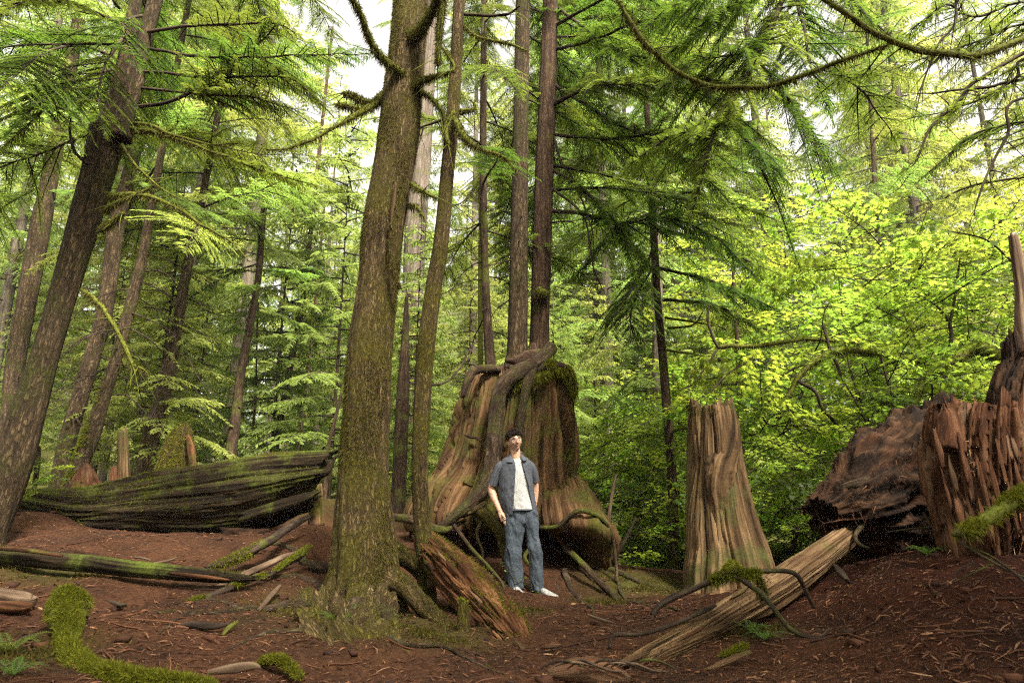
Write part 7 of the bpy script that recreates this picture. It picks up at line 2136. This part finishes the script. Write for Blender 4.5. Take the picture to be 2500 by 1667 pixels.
L1 = leg([(765, 352, 500), (870, 351, 533), (1000, 356, 509), (1100, 360, 503), (1200, 364, 505), (1300, 372, 513), (1395, 384, 517), (1425, 388, 518)], 1.02, [.03, .03, .02, .01, .02, .03, .03, .03])
L2_ = leg([(765, 480, 626), (870, 522, 647), (1000, 545, 656), (1085, 552, 672), (1200, 560, 679), (1300, 566, 686), (1400, 572, 696), (1440, 574, 703)], 1.08, [.03, .03, .02, .01, .02, .03, .03, .03])
HP = leg([(732, 358, 606), (760, 353, 616), (820, 352, 630), (865, 390, 630), (892, 470, 590)], .62, [.035, .035, .03, .03, .03])
V, F = remesh([L1, L2_, HP], .0075, 22)
q = np.stack([V[:, 0] * 9, V[:, 1] * 9, V[:, 2] * 6 + V[:, 0] * 5], -1)
q2 = np.stack([V[:, 0] * 14 + 4, V[:, 1] * 14, V[:, 2] * 3.0], -1)
ctr = np.stack([np.where(V[:, 0] < pp(535, 1000)[0], pp(440, 1000)[0], pp(612, 1000)[0]), np.full(len(V), YP + .03), V[:, 2]], -1)
nn_ = unit(V - ctr)
fold = np.exp(-((V[:, 2] - fl_ - .08) / .09) ** 2) * .9 + np.exp(-((V[:, 2] - fl_ - .5) / .13) ** 2) * .5 + np.exp(-((V[:, 2] - fl_ - .82) / .1) ** 2) * .7 + .35
V = V + nn_ * (.03 * fold * fbm(q * 1.6, 3) + .014 * fbm(q2, 3))[:, None]
JE = MB().add(V, F, tint=.5).build('jeans', M['denim'], PE)
V, F, B = tube(spline(np.array([pp(354, 748, .03), pp(400, 752, -.052), pp(480, 752, -.08), pp(560, 748, -.06), pp(616, 744, .03)]), 8), .017, 8, ell=.3)
MB().add(V, F).build('waistband', M['denim_worn'], JE)
V, F, B = tube(spline(np.array([pp(545, 760, -.066), pp(540, 800, -.07), pp(528, 850, -.062), pp(518, 872, -.05)]), 5), .0035, 6)
MB().add(V, F).build('fly_seam', M['denim_worn'], JE)
for a1, a2, b1, c1 in ((372, 800, 366, 1100), (548, 900, 556, 1100)):
    V, F, B = tube(spline(np.array([pp(a1 - 8, a2, -.045), pp(b1 + 8, 960, -.055), pp(b1 + 8, c1, -.055), pp(b1 + 16, 1280, -.05), pp(b1 + 26, 1400, -.05)]), 5), .0013, 5)
    MB().add(V, F).build('side_seam', M['denim_worn'], JE)


def sneaker(heel, az, L=.265):
    """Low white sneaker pointing along az, with its sole, laces and a dark side mark."""
    d = np.array([math.cos(az), math.sin(az), 0])
    sd = np.array([-d[1], d[0], 0])
    u = np.linspace(0, 1, 26)
    hw_ = np.interp(u, [0, .06, .3, .62, .85, .96, 1], [.02, .036, .04, .05, .052, .044, .03])
    ht = np.interp(u, [0, .08, .3, .45, .7, .9, 1], [.08, .105, .1, .085, .066, .056, .042])
    f = np.linspace(0, 2 * np.pi, 20, endpoint=False)
    def loft(w, h0, h1):
        G = []
        for i in range(26):
            c, s = np.cos(f), np.sin(f)
            x = np.sign(c) * np.abs(c) ** .75 * w[i]
            z = h0[i] + (h1[i] - h0[i]) * (.5 + .5 * np.sign(s) * np.abs(s) ** .8)
            G.append(heel + d * (u[i] * L) + sd * x[:, None] + np.array([0, 0, 1.]) * z[:, None])
        V = np.concatenate(G)
        a, b = np.arange(25)[:, None] * 20, np.arange(20)[None]
        F = np.stack([a + b, a + (b + 1) % 20, a + 20 + (b + 1) % 20, a + 20 + b], -1).reshape(-1, 4)
        return V, [F, np.array([list(range(19, -1, -1)), [25 * 20 + k for k in range(20)]])]
    V, F = loft(hw_, ht * 0 + .018, ht)
    o = MB().add(V, F).build('sneaker', M['shoe'], PE)
    V, F = loft(hw_ + .005, ht * 0 + .001, ht * 0 + .027 + .006 * np.maximum(0, u - .85) * 5)
    MB().add(V, F).build('sole', M['sole'], o)
    for k in range(5):
        uu = .38 + .07 * k
        h = np.interp(uu, u, ht) + .002
        w = .022
        V, F, B = tube(spline(np.array([heel + d * uu * L - sd * w + [0, 0, h - .012], heel + d * (uu + .01) * L + [0, 0, h], heel + d * uu * L + sd * w + [0, 0, h - .012]]), 4), .003, 5)
        MB().add(V, F).build('lace', M['tee'], o)
    return o, d, sd, heel


o, d, sd, h0 = sneaker(pp(436, 1452, .03) * [1, 1, 0] + [0, 0, pp(450, 1482)[2] - .002], R(-72))
pq = [h0 + d * (.16 + .05 * np.array([0, .5, 1, 1.6, 2.0])[k] - .0) - sd * (np.array([.047, .049, .050, .0475, .042])[k]) + [0, 0, np.array([.058, .036, .036, .044, .05])[k]] for k in range(5)]
V, F, B = tube(spline(np.array(pq), 5), np.interp(np.linspace(0, 1, 21), [0, .3, 1], [.003, .008, .002]), 8)
MB().add(V, F).build('side_mark', M['black'], o)
sneaker(pp(655, 1470, .05) * [1, 1, 0] + [0, 0, pp(700, 1500)[2] - .002], R(-54))

# ------------------------------------------------------------------ forest air
m = bpy.data.materials.new('haze')
m.use_nodes = True
ns, ls = m.node_tree.nodes, m.node_tree.links
ns.clear()
pv = ns.new('ShaderNodeVolumePrincipled')
pv.inputs['Color'].default_value = (.93, .97, 1.0, 1)
pv.inputs['Density'].default_value = .0005
pv.inputs['Anisotropy'].default_value = .1
mo = ns.new('ShaderNodeOutputMaterial')
ls.new(pv.outputs[0], mo.inputs['Volume'])
bpy.context.view_layer.update()
top = max((o.matrix_world @ Vector(c)).z for o in SC.objects if o.type == 'MESH' for c in o.bound_box) + 1.0
low = float(GV[:, 2].min()) - 1.0
x0, x1, y0, y1 = -195, 195, -65, 235
V = np.array([(x, y, z) for z in (low, top) for y in (y0, y1) for x in (x0, x1)])
MB().add(V, np.array([[0, 2, 3, 1], [4, 5, 7, 6], [0, 1, 5, 4], [2, 6, 7, 3], [0, 4, 6, 2], [1, 3, 7, 5]])).build('haze', m, kind='stuff', smooth=False)
print('HAZE', low, top)
